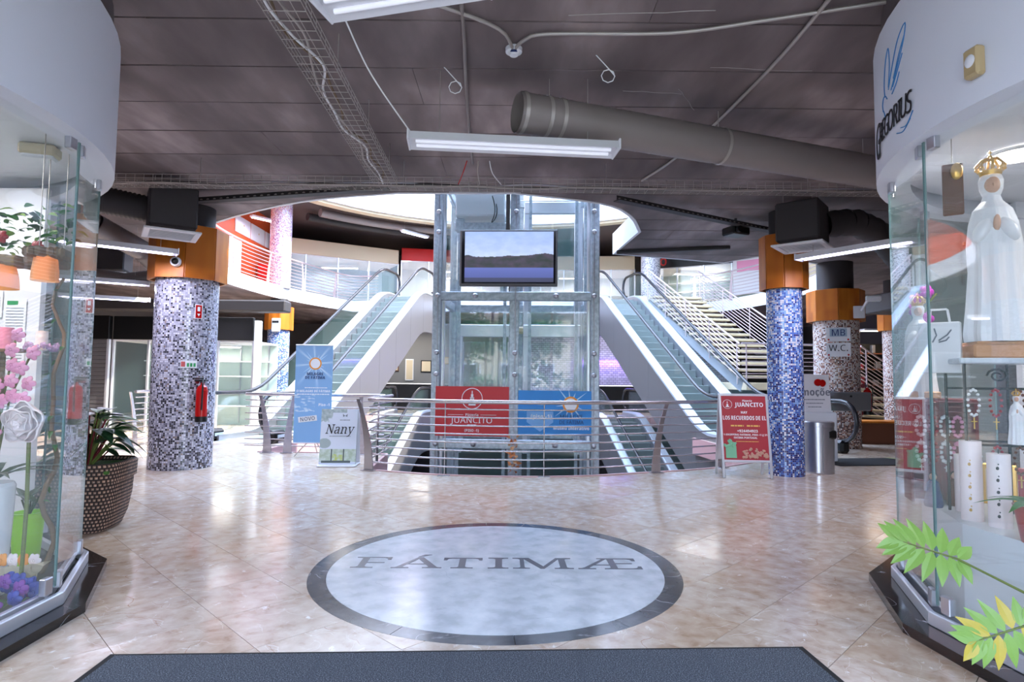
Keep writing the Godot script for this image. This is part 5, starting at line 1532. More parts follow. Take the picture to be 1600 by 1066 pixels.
func make_far() -> void:
	# ground floor left: black fascia over glass shops, roller shutter
	store("glass_shop", "glass shop with white shelves under a black fascia, behind the black and white column", Vector2(-9.55, 14.5), Vector2(-6.2, 14.5), 0.0, 2.12, 2.68, M.black, 4, 4, 1.5, mat("pale_green", Color(0.72, 0.78, 0.74), 0.6))
	area_lamp("added lamp in the glass shop behind the black and white column", V(-7.9, 2.0, 15.2), 2.0, 0.3, 1.6)
	var t := thing("roller_shutter", "grey slatted roller shutter beside the glass shop", "roller shutter", V(-10.6, 0, 14.4))
	for k in 22:
		var b := MB.new(); b.rbox(Vector3(0, 0.05 + 0.096 * k, 0), Vector3(2.0, 0.088, 0.03), 0.012); obj("slat", b, M.cladding, t)
	var b := MB.new(); b.rbox(Vector3(0, 2.4, 0), Vector3(2.05, 0.56, 0.14), 0.01); obj("fascia", b, M.black, t)
	for e in [-1, 1]:
		b = MB.new(); b.rbox(Vector3(1.0 * e, 1.06, 0.01), Vector3(0.06, 2.12, 0.08), 0.006); obj("guide", b, M.aluminium, t)
	t = thing("shop_emblem", "small gold ornament sign on the black fascia by the mosaic column", "sign", V(-8.45, 2.32, 14.4))
	b = MB.new(); b.tube(PackedVector3Array([Vector3(-0.12, -0.1, 0), Vector3(-0.08, 0.08, 0), Vector3(0, -0.05, 0), Vector3(0.08, 0.1, 0), Vector3(0.12, -0.08, 0)]), 0.014, 6); obj("scroll", b, M.gold, t)
	b = MB.new(); b.rbox(V(-6.08, 1.3, 14.45), Vector3(0.14, 2.6, 0.14), 0.01); tag(obj("white_post", b, M.gloss_white), "white post at the end of the glass shop", "post")
	t = thing("mural_panel", "dark red and white swirled wall panel behind the left escalator", "panel", V(-7.6, 0.9, 18.2))
	b = MB.new(); b.rbox(Vector3.ZERO, Vector3(1.1, 1.8, 0.06), 0.01); obj("board", b, M.burgundy, t)
	for k in 5:
		var sw := PackedVector3Array()
		for i in 12: sw.append(Vector3(-0.4 + 0.2 * k + 0.1 * sin(i * 0.9 + k), -0.7 + 0.13 * i, 0.035))
		b = MB.new(); b.tube(sw, 0.025, 5); obj("swirl", b, M.pink, t)
	# ground floor back: café on the left, tiled kitchen on the right
	b = MB.new(); b.box(V(-4.0, 1.8, 25.6), Vector3(8.0, 3.6, 0.2)); struct("wall_cafe", b, mat("cafe_grey", Color(0.5, 0.5, 0.5), 0.7))
	b = MB.new(); b.box(V(4.6, 1.8, 25.6), Vector3(9.0, 3.6, 0.2)); struct("wall_kitchen", b, M.metro_tile)
	area_lamp("added white lamp over the café counter behind the lift", V(-4.2, 3.3, 24.0), 2.4, 0.3, 3.0)
	area_lamp("added cool lamp over the tiled kitchen behind the lift", V(4.2, 3.3, 24.0), 2.4, 0.3, 3.0, Color(0.9, 0.88, 1.0))
	t = thing("led_strip", "purple light strip above the tiled kitchen wall", "light strip", V(4.4, 2.05, 25.44))
	b = MB.new(); b.box(Vector3.ZERO, Vector3(3.4, 0.05, 0.04)); obj("strip", b, M.led_purple, t)
	var o := AreaLight3D.new(); o.name = "strip_glow"; t.add_child(o); o.position = Vector3(0, -0.03, 0.05); o.rotation = Vector3(-0.9, 0, 0); o.area_size = Vector2(3.4, 0.05); o.light_color = Color(0.55, 0.35, 1.0); o.light_energy = 1.5; o.area_range = 20; o.shadow_enabled = true
	for k in [["kitchen_counter", 4.4, "dark counter in front of the tiled kitchen wall"], ["cafe_counter", -4.2, "dark counter of the café behind the lift"]]:
		t = thing(k[0], k[2], "counter", V(k[1], 0, 24.3))
		b = MB.new(); b.rbox(Vector3(0, 0.5, 0), Vector3(3.4, 1.0, 0.6), 0.01); obj("body", b, M.dark, t)
		b = MB.new(); b.rbox(Vector3(0, 1.02, 0), Vector3(3.5, 0.04, 0.7), 0.01); obj("worktop", b, M.steel, t)
	for k in [[-5.0, 1.7, 0.5, 0.35, "brown", M.brown_wood], [-3.6, 1.75, 0.45, 0.5, "dark", M.black], [-4.3, 1.6, 0.35, 0.9, "white", M.paper], [-2.9, 2.0, 0.6, 0.3, "gold", M.gold]]:
		t = thing("picture_frame", "%s framed picture on the café wall" % k[4], "picture", V(k[0], k[1], 25.47))
		b = MB.new(); b.rbox(Vector3.ZERO, Vector3(k[2], k[3], 0.03), 0.008); obj("frame", b, k[5], t)
		b = MB.new(); b.box(Vector3(0, 0, 0.018), Vector3(k[2] - 0.08, k[3] - 0.08, 0.006)); obj("print", b, M.beige, t)
	for k in 3:
		t = thing("pendant_lamp", "%s glass pendant over the tiled kitchen counter" % ["left", "middle", "right"][k], "pendant lamp", V(3.3 + 0.9 * k, 2.3, 24.3), 0, "kitchen pendants")
		b = MB.new(); b.lathe(PackedVector2Array([Vector2(0.1, 0), Vector2(0.09, 0.1), Vector2(0.02, 0.16), Vector2(0, 0.16)]), 14); obj("shade", b, M.black, t)
		b = MB.new(); b.cyl(Vector3(0, 0.16, 0), Vector3(0, 1.38, 0), 0.006, 0.006, 5); obj("cord", b, M.black, t)
		b = MB.new(); b.ball(Vector3(0, 0.05, 0), Vector3(0.04, 0.05, 0.04), 8, 6); obj("bulb", b, M.disc_light, t)
	# ground floor right: dark shop behind the brown column
	t = thing("display_shelf", "dark shop shelf with small goods right of the brown mosaic column", "shelf", V(10.3, 0, 17.3))
	b = MB.new(); b.rbox(Vector3(0, 1.2, -0.2), Vector3(2.6, 2.4, 0.04), 0.005); obj("back", b, M.dark, t)
	for k in 5:
		b = MB.new(); b.rbox(Vector3(0, 0.3 + 0.45 * k, 0), Vector3(2.6, 0.03, 0.4), 0.005); obj("shelf_board", b, M.brown_wood, t)
	rng.seed = 31
	for i in 30:
		var g := MB.new(); var w := rng.randf_range(0.06, 0.14); var h := rng.randf_range(0.1, 0.26)
		g.rbox(Vector3.ZERO, Vector3(w, h, 0.12), 0.01)
		tag(obj("boxed_goods", g, [M.paper, M.beige, M.burgundy, M.cladding, M.gold, M.navy][i % 6]), "%s boxed article on the %s board of the dark shelf" % [["white", "beige", "burgundy", "grey", "gold", "navy"][i % 6], ["lowest", "second", "middle", "fourth", "top"][int(i / 6.0)]], "box", "goods on the dark shelf").position = V(9.15 + 0.4 * (i % 6) + rng.randf_range(-0.08, 0.08), 0.317 + 0.45 * int(i / 6.0) + h / 2, 17.25)
	t = thing("wooden_bench", "low brown wooden counter right of the brown mosaic column", "counter", V(8.0, 0, 13.0))
	b = MB.new(); b.rbox(Vector3(0, 0.22, 0), Vector3(1.5, 0.44, 0.5), 0.01); obj("body", b, M.brown_wood, t)
	b = MB.new(); b.rbox(Vector3(0, 0.46, 0), Vector3(1.56, 0.04, 0.56), 0.01); obj("top", b, M.wood, t)
	area_lamp("small lamp in the dark shop right of the brown column", V(10.2, 2.7, 16.5), 1.2, 0.2, 0.8, Color(1, 0.85, 0.7))
	# white advertising stand behind the blue column
	t = thing("advert_stand", "white advertising card with red heart behind the blue column", "sign", V(4.98, 0, 10.0), 0.1)
	b = MB.new(); b.plate(Vector3(0, 1.1, 0), 0.56, 0.62, 0.02, Basis(Vector3.RIGHT, -0.1)); obj("card", b, M.paper, t)
	b = MB.new(); b.ball(Vector3(0.08, 1.28, 0.0), Vector3(0.07, 0.06, 0.01), 10, 6); b.ball(Vector3(0.16, 1.27, 0.0), Vector3(0.06, 0.06, 0.01), 10, 6); obj("heart", b, M.fire_red, t)
	lettering("emoções", 0.16, M.print_grey, t, Vector3(0.02, 1.12, 0.014))
	for k in 3:
		small_print(t, Vector3(0.0, 1.0 - 0.06 * k, 0.024 + 0.006 * k), 0.36 - 0.06 * k, 0.018, M.print_grey, Basis(Vector3.RIGHT, -0.1))
	b = MB.new(); b.rbox(Vector3(0, 0.4, -0.03), Vector3(0.6, 0.8, 0.4), 0.02); obj("plinth", b, M.gloss_white, t)
	# upper floor left: orange wall with white panels
	b = MB.new(); b.box(V(-9.0, (F2 + UC) / 2, 16.5), Vector3(0.2, UC - F2, 11)); struct("wall_orange", b, M.orange, "orange wall of the upper gallery")
	for k in 3:
		t = thing("wall_board", "%s white square panel high on the orange upper wall" % ["first", "middle", "last"][k], "panel", V(-8.88, 6.17, 19.6 + 1.17 * k), PI / 2, "panels on the orange wall")
		b = MB.new(); b.rbox(Vector3.ZERO, Vector3(1.08, 0.55, 0.04), 0.008); obj("board", b, M.white, t)
		b = MB.new(); b.ball(Vector3(0.05, 0.03, 0.022), Vector3(0.03, 0.03, 0.006), 8, 6); obj("knob", b, M.gold, t)
	t = thing("notice_board", "white notice board on the orange upper wall below the panels", "notice board", V(-8.88, 5.1, 18.9), PI / 2)
	b = MB.new(); b.rbox(Vector3.ZERO, Vector3(1.3, 1.1, 0.03), 0.008); obj("board", b, M.white, t)
	b = MB.new()
	for k in 6: b.box(Vector3(-0.45, 0.4 - 0.15 * k, 0.018), Vector3(0.08, 0.08, 0.004))
	obj("print", b, M.print_black, t)
	t = thing("red_display", "red cupboard against the orange upper wall", "cupboard", V(-8.6, F2, 21.0), PI / 2)
	b = MB.new(); b.rbox(Vector3(0, 0.55, 0), Vector3(0.7, 1.1, 0.4), 0.02); obj("body", b, M.red, t)
	b = MB.new(); b.rbox(Vector3(0.2, 0.6, 0.21), Vector3(0.03, 0.12, 0.02), 0.005); obj("handle", b, M.steel, t)
	store("upper_shop", "upper shop with cream fascia left of the lift", Vector2(-8.7, 21.6), Vector2(-4.6, 24.0), F2, 5.8, 6.35, M.beige, 4, 0, 2.0, mat("shop_grey", Color(0.55, 0.6, 0.68), 0.5))
	area_lamp("added lamp inside the upper shop with cream fascia", V(-6.9, 5.6, 23.9), 1.4, 0.2, 2.0)
	store("upper_shop", "upper shop with red fascia left of the lift", Vector2(-4.5, 24.2), Vector2(-0.2, 25.0), F2, 6.0, 6.5, M.red, 4, 0, 2.0, M.white)
	area_lamp("added lamp inside the upper shop with red fascia", V(-2.4, 5.8, 25.6), 1.6, 0.2, 2.5)
	store("upper_shop", "upper shop with cream fascia right of the lift", Vector2(0.2, 25.0), Vector2(5.0, 24.6), F2, 5.8, 6.35, M.beige, 5, 2, 2.0, M.white)
	area_lamp("added lamp inside the upper shop with cream fascia right of the lift", V(2.8, 5.6, 25.8), 1.6, 0.2, 2.5)
	var us := store("upper_shop", "upper shop with black fascia and red lettering above the stairs", Vector2(5.6, 24.2), Vector2(9.2, 22.2), F2, 5.75, 6.2, M.black, 4, 3, 1.8, mat("shop_green", Color(0.7, 0.76, 0.72), 0.5))
	lettering("O", 0.42, M.red, us, Vector3(0.5, 1.93, 0.07))
	area_lamp("added lamp inside the upper shop with black fascia", V(7.4, 5.6, 24.4), 1.6, 0.2, 2.5)
	b = MB.new(); b.box(V(9.6, (F2 + UC) / 2, 17.0), Vector3(0.2, UC - F2, 10.5)); struct("wall_upper_right", b, M.beige)
	t = thing("poster_wall", "dark red poster panel with yellow edge above the right gallery railing", "poster", V(9.2, 5.25, 20.6), -PI / 2 + 0.5)
	b = MB.new(); b.rbox(Vector3.ZERO, Vector3(1.2, 1.9, 0.05), 0.01); obj("board", b, M.burgundy, t)
	b = MB.new(); b.rbox(Vector3(0.66, 0, 0), Vector3(0.12, 1.9, 0.06), 0.01); obj("edge", b, mat("yellow", Color(0.9, 0.7, 0.15), 0.5), t)
	t = thing("white_poster", "white poster beside the dark red panel above the staircase", "poster", V(8.6, 5.2, 21.9), -0.7)
	b = MB.new(); b.rbox(Vector3.ZERO, Vector3(1.1, 1.5, 0.04), 0.01); obj("board", b, M.paper, t)
	b = MB.new(); b.box(Vector3(0, 0.3, 0.022), Vector3(0.8, 0.4, 0.004)); obj("print", b, M.pink, t)
	for k in [["ceiling_luminaire", -3.6, 6.5, 21.9], ["ceiling_luminaire", -8.0, 6.35, 19.6]]:
		luminaire_up(V(k[1], k[2], k[3]), "lit strip light under the upper ceiling %s" % ("near the lift" if k[1] > -5 else "by the orange wall"))
	# round ducts under the upper ceiling ring
	for k in 2:
		var pts := PackedVector3Array()
		for i in 15:
			var a := lerpf(2.42, 1.75, i / 14.0)
			pts.append(V((8.6 + 0.8 * k) * cos(a), UC - 0.25, 14.5 + (8.2 + 0.8 * k) * sin(a)))
		b = MB.new(); b.tube(pts, 0.14, 10); tag(obj("air_duct", b, [M.duct_paint, M.duct_dark][k]), "%s curved duct under the upper ceiling left of the lift" % ["pale", "dark"][k], "duct")

func luminaire_up(at: Vector3, label: String) -> void:
	var t := thing("ceiling_luminaire", label, "light fixture", at, 0.9, "strip lights of the upper gallery")
	var b := MB.new(); b.rbox(Vector3(0, 0.05, 0), Vector3(1.3, 0.07, 0.16), 0.01); obj("housing", b, M.white, t)
	for z in [-0.04, 0.04]:
		b = MB.new(); b.cyl(Vector3(-0.6, 0.0, z), Vector3(0.6, 0.0, z), 0.014, 0.014, 8); obj("tube_lamp", b, M.tube_light, t)
	for x in [-0.5, 0.5]:
		b = MB.new(); b.cyl(Vector3(x, 0.08, 0), Vector3(x, UC - at.y, 0), 0.004, 0.004, 5); obj("hanger", b, M.wire, t)
	var o := AreaLight3D.new(); o.name = "tube_glow"; t.add_child(o); o.position = Vector3(0, -0.03, 0); o.rotation = Vector3(-PI / 2, 0, 0); o.area_size = Vector2(1.2, 0.12); o.light_color = Color(0.92, 0.9, 1.0); o.light_energy = 2.0; o.area_range = 30; o.shadow_enabled = true

func make_street() -> void:
	rng.seed = 61
	var crown := MB.new()
	for i in 900:
		var d := Vector3(rng.randfn(), rng.randfn() * 0.7, rng.randfn()).normalized() * pow(rng.randf(), 0.4) * 1.9
		crown.leaf(Transform3D(Basis.from_euler(Vector3(rng.randf() * 6, rng.randf() * 6, rng.randf() * 6)), d + Vector3(0, 3.7, 0)), 0.42, 0.26, 0.3, 2)
	var cm := crown.mesh()
	for k in [[-5.5, "left"], [-1.5, "middle"], [3.5, "right"], [8.5, "far right"]]:
		var t := thing("street_tree", "leafy street tree outside the entrance, %s of the doors" % k[1], "tree", V(k[0], -0.05, -13.0 - absf(k[0]) * 0.2), k[0])
		var b := MB.new(); b.cyl(Vector3.ZERO, Vector3(0.1, 3.2, 0), 0.16, 0.1, 10); obj("trunk", b, M.bark, t)
		obj("foliage", cm, M.leaf_mid, t).set_meta("kind", "stuff")
	# building across the street, mirrored in the lift panes
	var f := thing("street_building", "pale building with rows of windows across the street outside", "building", V(0, -0.05, -44))
	var w := MB.new(); w.box(Vector3(0, 4, 0), Vector3(60, 8, 1)); obj("wall", w, M.beige, f)
	for i in 14:
		for j in 2:
			w = MB.new(); w.rbox(Vector3(-26 + 4 * i, 2.0 + 3.0 * j, -0.52), Vector3(1.8, 1.7, 0.12), 0.02); var fr := obj("window", w, M.white, f)
			w = MB.new(); w.box(Vector3(-26 + 4 * i, 2.0 + 3.0 * j, -0.59), Vector3(1.5, 1.4, 0.02)); obj("window_pane", w, M.dark, fr)
	# low hedge in front of it, added to cut the sky mirrored in the lift
	var h := MB.new()
	for i in 1400:
		h.leaf(Transform3D(Basis.from_euler(Vector3(rng.randf() * 6, rng.randf() * 6, rng.randf() * 6)), Vector3(rng.randf_range(-14, 14), rng.randf_range(0.05, 1.6), rng.randf_range(-0.5, 0.5))), 0.45, 0.3, 0.3, 2)
	tag(obj("hedge", h, M.leaf_mid), "clipped green hedge along the street outside, added to cut the sky mirrored in the lift", "hedge", "", "stuff").position = V(0, -0.05, -17)

# ---- the two round glass shops at the entrance
func ang(c: Vector2, deg: float, r: float) -> Vector2:
	return c + Vector2(cos(deg_to_rad(deg)), sin(deg_to_rad(deg))) * r

func facets(c: Vector2, r: float, degs: Array) -> PackedVector2Array:
	var p := PackedVector2Array()
	for a in degs: p.append(ang(c, a, r))
	return p

func glass_shop(side: String, c: Vector2, degs: Array, drum_r: float, glass_r: float, curb_r: float, open_wall: Array) -> void:
	# drum
	var b := MB.new()
	var n := 72
	var drum := PackedVector2Array(); var top := PackedVector2Array()
	for i in n:
		drum.append(c + Vector2(cos(TAU * i / n), sin(TAU * i / n)) * drum_r)
		top.append(c + Vector2(cos(TAU * i / n), sin(TAU * i / n)) * (drum_r - 0.02))
	for i in n:
		var a0 := TAU * i / n; var a1 := TAU * (i + 1) / n
		for q in [[drum_r, 1.0], [drum_r - 0.06, -1.0]]:
			var e0 := Vector3(cos(a0), 0, -sin(a0)); var e1 := Vector3(cos(a1), 0, -sin(a1))
			var o := V(c.x, 0, c.y)
			var r: float = q[0]; var s: float = q[1]
			b.smooth(o + e0 * r + Vector3.UP * 2.6, o + e1 * r + Vector3.UP * 2.6, o + e1 * r + Vector3.UP * 3.44, e0 * s, e1 * s, e1 * s)
			b.smooth(o + e0 * r + Vector3.UP * 2.6, o + e1 * r + Vector3.UP * 3.44, o + e0 * r + Vector3.UP * 3.44, e0 * s, e1 * s, e0 * s)
		var f0 := Vector3(cos(a0), 0, -sin(a0)); var f1 := Vector3(cos(a1), 0, -sin(a1)); var oo := V(c.x, 2.6, c.y)
		b.quad(oo + f0 * (glass_r - 0.12), oo + f1 * (glass_r - 0.12), oo + f1 * drum_r, oo + f0 * drum_r, Vector3.DOWN)
		oo.y = 3.44
		b.quad(oo + f0 * (drum_r - 0.1), oo + f1 * (drum_r - 0.1), oo + f1 * drum_r, oo + f0 * drum_r, Vector3.UP)
	struct("wall_drum_" + side, b, M.drum_white, "white curved drum above the %s glass shop" % side)
	b = MB.new(); b.cyl(V(c.x, 3.44, c.y), V(c.x, HC + 0.015, c.y), drum_r - 0.05, drum_r - 0.05, 72); struct("trim_drum_" + side, b, M.dark_brown)
	# black stone kerb, floor, inner ceiling
	var kerb := facets(c, curb_r, degs)
	var full := kerb.duplicate()
	full.append(ang(c, degs[-1] + 60, curb_r)); full.append(ang(c, degs[-1] + 110, curb_r))
	b = MB.new(); b.prism(full, 0.0, 0.05); struct("trim_kerb_" + side, b, M.black_marble, "black marble kerb of the %s glass shop" % side)
	var inner := facets(c, glass_r - 0.06, degs)
	inner.append(ang(c, degs[-1] + 60, glass_r - 0.06)); inner.append(ang(c, degs[-1] + 110, glass_r - 0.06))
	b = MB.new(); b.prism(inner, 0.05, 0.06); struct("floor_shop_" + side, b, M.dark)
	b = MB.new(); b.prism(disc(c.x, c.y, glass_r - 0.05, 48), 2.74, 2.78); struct("ceiling_shop_" + side, b, M.white)
	# solid white wall behind
	b = MB.new()
	var wall := PackedVector2Array()
	for i in 25: wall.append(ang(c, lerpf(open_wall[0], open_wall[1], i / 24.0), glass_r - 0.02))
	b.band(wall, 0.05, 2.74, 0.06); struct("wall_shop_" + side, b, M.white, "white back wall of the %s glass shop" % side)
	# glass facets with rails and clamps
	var t := thing("shop_window", "faceted frameless glass front of the %s, on an aluminium rail" % ("flower shop" if side == "left" else "religious gift shop"), "shop window", V(c.x, 0.05, c.y))
	var o := V(c.x, 0.05, c.y)
	for i in degs.size() - 1:
		var p := ang(c, degs[i], glass_r); var q := ang(c, degs[i + 1], glass_r)
		var A := V(p.x, 0.05, p.y) - o; var B := V(q.x, 0.05, q.y) - o
		var m := (A + B) / 2; var z := Vector3(m.x, 0, m.z).normalized(); var x := (B - A).normalized()
		var bs := Basis(x, Vector3.UP, x.cross(Vector3.UP))
		var w := A.distance_to(B)
		b = MB.new(); b.box(m + Vector3.UP * 1.33, Vector3(w - 0.012, 2.46, 0.01), bs); obj("pane", b, M.shop_glass, t)
		for e in [-1, 1]:
			b = MB.new(); b.box(m + bs.x * e * (w / 2 - 0.005) + Vector3.UP * 1.33, Vector3(0.004, 2.46, 0.0105), bs); obj("pane_edge", b, M.glass_edge, t)
		for r in [0.03, -0.045]:
			b = MB.new(); b.rbox(m + z * r + Vector3.UP * 0.035, Vector3(w + 0.02, 0.07, 0.03), 0.005, bs); obj("rail", b, M.aluminium, t)
		for e in [-1, 1]:
			for y in [0.12, 2.53]:
				b = MB.new(); b.rbox(m + bs.x * e * (w / 2 - 0.07) + Vector3.UP * y, Vector3(0.06, 0.09, 0.035), 0.004, bs); obj("clamp", b, M.steel, t)
	# a long door handle on the outer pane
	var hi := 2 if side == "left" else 1
	var hp := ang(c, degs[hi] + (2.0 if side == "left" else -2.0), glass_r)
	var zz := Vector3(hp.x - c.x, 0, -(hp.y - c.y)).normalized()
	var base := V(hp.x, 1.0, hp.y) - o
	var path := PackedVector3Array()
	for q in [[0.0, -0.19], [0.05, -0.19], [0.075, -0.165], [0.075, 0.165], [0.05, 0.19], [0.0, 0.19]]:
		path.append(base + zz * q[0] + Vector3.UP * (q[1] + 0.02))
	b = MB.new(); b.tube(path, 0.014, 10); obj("door_handle", b, M.steel, t)

func flower_head(b: MB, at: Vector3, r: float, petals: int) -> void:
	for i in petals:
		var a := TAU * i / petals
		b.ball(at + Vector3(cos(a) * r * 0.55, sin(a) * r * 0.55, 0.1 * r), Vector3(r * 0.46, r * 0.4, r * 0.14), 8, 5, Basis(Vector3.BACK, a) * Basis(Vector3.UP, 0.4))
	b.ball(at + Vector3(0, 0, r * 0.15), Vector3(r * 0.22, r * 0.22, r * 0.2), 7, 5)

func rose(t: Node, at: Vector3, r: float, m: Material) -> void:
	# nested open cups of petals that face the window
	for k in 5:
		var b := MB.new()
		var q := r * (1.0 - 0.19 * k)
		var rows := [[0.15, -0.25], [0.7, -0.12], [0.95, 0.12], [1.0, 0.32], [0.93, 0.36]]
		for i in rows.size() - 1:
			for a in 30:
				var p := []
				for e in [[i, a], [i, a + 1], [i + 1, a + 1], [i + 1, a]]:
					var w: float = TAU * e[1] / 30
					var f: float = 1.0 + 0.09 * sin(5.0 * w + k * 1.9) * e[0] * 0.4
					p.append(at + Vector3(cos(w) * rows[e[0]][0] * q * f, sin(w) * rows[e[0]][0] * q * f, rows[e[0]][1] * q + 0.14 * r * k + 0.02 * r * sin(5.0 * w + k)))
				b.tri(p[0], p[1], p[2], Vector3.BACK); b.tri(p[0], p[2], p[3], Vector3.BACK)
		obj("petals", b, m, t)

func make_shops() -> void:
	var lc := Vector2(-4.3, 2.85); var rc := Vector2(4.05, 2.95)
	glass_shop("left", lc, [-60, -35, -10, 15, 40, 65, 90], 1.98, 1.91, 2.06, [92.0, 296.0])
	glass_shop("right", rc, [97, 122, 147, 172, 197, 222], 1.92, 1.85, 2.02, [-134.0, 92.0])
	for k in [[lc, "flower shop"], [rc, "religious gift shop"]]:
		var t := thing("ceiling_spot", "round white ceiling lamp inside the %s" % k[1], "ceiling lamp", V(k[0].x - 0.9 * signf(k[0].x), 2.735, k[0].y + 0.75))
		var b := MB.new(); b.cyl(Vector3.ZERO, Vector3(0, -0.012, 0), 0.15, 0.15, 28); obj("diffuser", b, M.disc_light, t)
		b = MB.new(); b.lathe(PackedVector2Array([Vector2(0.15, -0.016), Vector2(0.17, -0.016), Vector2(0.175, 0.0), Vector2(0.15, 0.0)]), 28); obj("trim_ring", b, M.white, t)
		for q in [V(-0.3, -0.02, 0), V(0.6 * signf(k[0].x), -0.02, -0.9)]:
			var o := AreaLight3D.new(); o.name = "lamp_glow"; t.add_child(o, true); o.position = q; o.rotation = Vector3(-PI / 2, 0, 0); o.area_size = Vector2(0.3, 0.3); o.light_energy = 0.9; o.area_range = 20; o.shadow_enabled = true
	gregorius(rc)
	left_goods()
	right_goods(rc)

func gregorius(c: Vector2) -> void:
	var r := 1.922
	var t := thing("shop_sign", "dark lettering GREGORIUS with blue bird emblem on the right drum", "sign", V(c.x, 0, c.y))
	var at := func(deg: float, y: float, off := 0.004) -> Vector3:
		return Vector3(cos(deg_to_rad(deg)) * (r + off), y, -sin(deg_to_rad(deg)) * (r + off))
	var word := "GREGORIUS"
	var widths := [1.3, 0.85, 0.75, 1.0, 1.0, 0.9, 0.5, 0.9, 0.75]
	var deg := 156.0
	for i in word.length():
		var a: float = deg + widths[i] * 1.1
		deg += widths[i] * 2.2
		var s := sin(deg_to_rad(a)); var k := cos(deg_to_rad(a))
		var bs := Basis(Vector3(-s, 0, -k), Vector3.UP, Vector3(k, 0, -s))
		var o := obj("lettering", text(word[i], 0.3 if i == 0 else 0.17, 0.004, false, false), M.print_black, t)
		o.transform = Transform3D(bs * Basis(Vector3(0.72, 0, 0), Vector3(0.1, 1, 0), Vector3.BACK), at.call(a, 2.82 if i else 2.79))
	var strokes := [[[155, 2.94], [154.5, 3.0], [155.5, 3.05], [157, 3.04], [158, 3.0]], [[156.5, 3.04], [156.2, 3.15], [157.5, 3.32], [159.5, 3.4], [160, 3.25], [159, 3.08]], [[159, 3.06], [161, 3.18], [164.5, 3.36], [168, 3.43], [167, 3.3], [164, 3.16], [160.5, 3.03]], [[162, 3.1], [165, 3.24], [167.5, 3.34]], [[161.5, 3.04], [164.5, 3.14], [166.5, 3.22]], [[161, 2.99], [163.5, 3.04], [165, 3.1]], [[155, 2.95], [156, 2.9], [156.5, 2.86]], [[163, 2.71], [166, 2.69], [169, 2.73]], [[165, 2.72], [167.5, 2.71], [170, 2.76]]]
	for s in strokes:
		var p := PackedVector3Array()
		for q in s: p.append(at.call(q[0] * 0.8 + 37.5, 2.9 + (q[1] - 2.9) * (0.72 if q[1] > 2.9 else 1.0), 0.0))
		var cv := Curve3D.new()
		for i in p.size():
			var tg := (p[mini(i + 1, p.size() - 1)] - p[maxi(i - 1, 0)]) / 6.0
			cv.add_point(p[i], -tg, tg)
		cv.bake_interval = 0.02
		var b := MB.new(); b.tube(cv.get_baked_points(), 0.003, 5); obj("bird_stroke", b, M.print_blue, t)
	var d := deg_to_rad(187.0)
	t = thing("motion_sensor", "beige motion sensor on the drum above the religious gift shop", "sensor", V(c.x, 0, c.y) + Vector3(cos(d), 0, -sin(d)) * 1.94 + Vector3.UP * 2.78, d + PI / 2)
	var b := MB.new(); b.rbox(Vector3.ZERO, Vector3(0.085, 0.14, 0.05), 0.012); obj("housing", b, M.sensor_beige, t)
	b = MB.new(); b.ball(Vector3(0, 0.005, 0.018), Vector3(0.032, 0.035, 0.015), 12, 8); obj("lens", b, M.white, t)

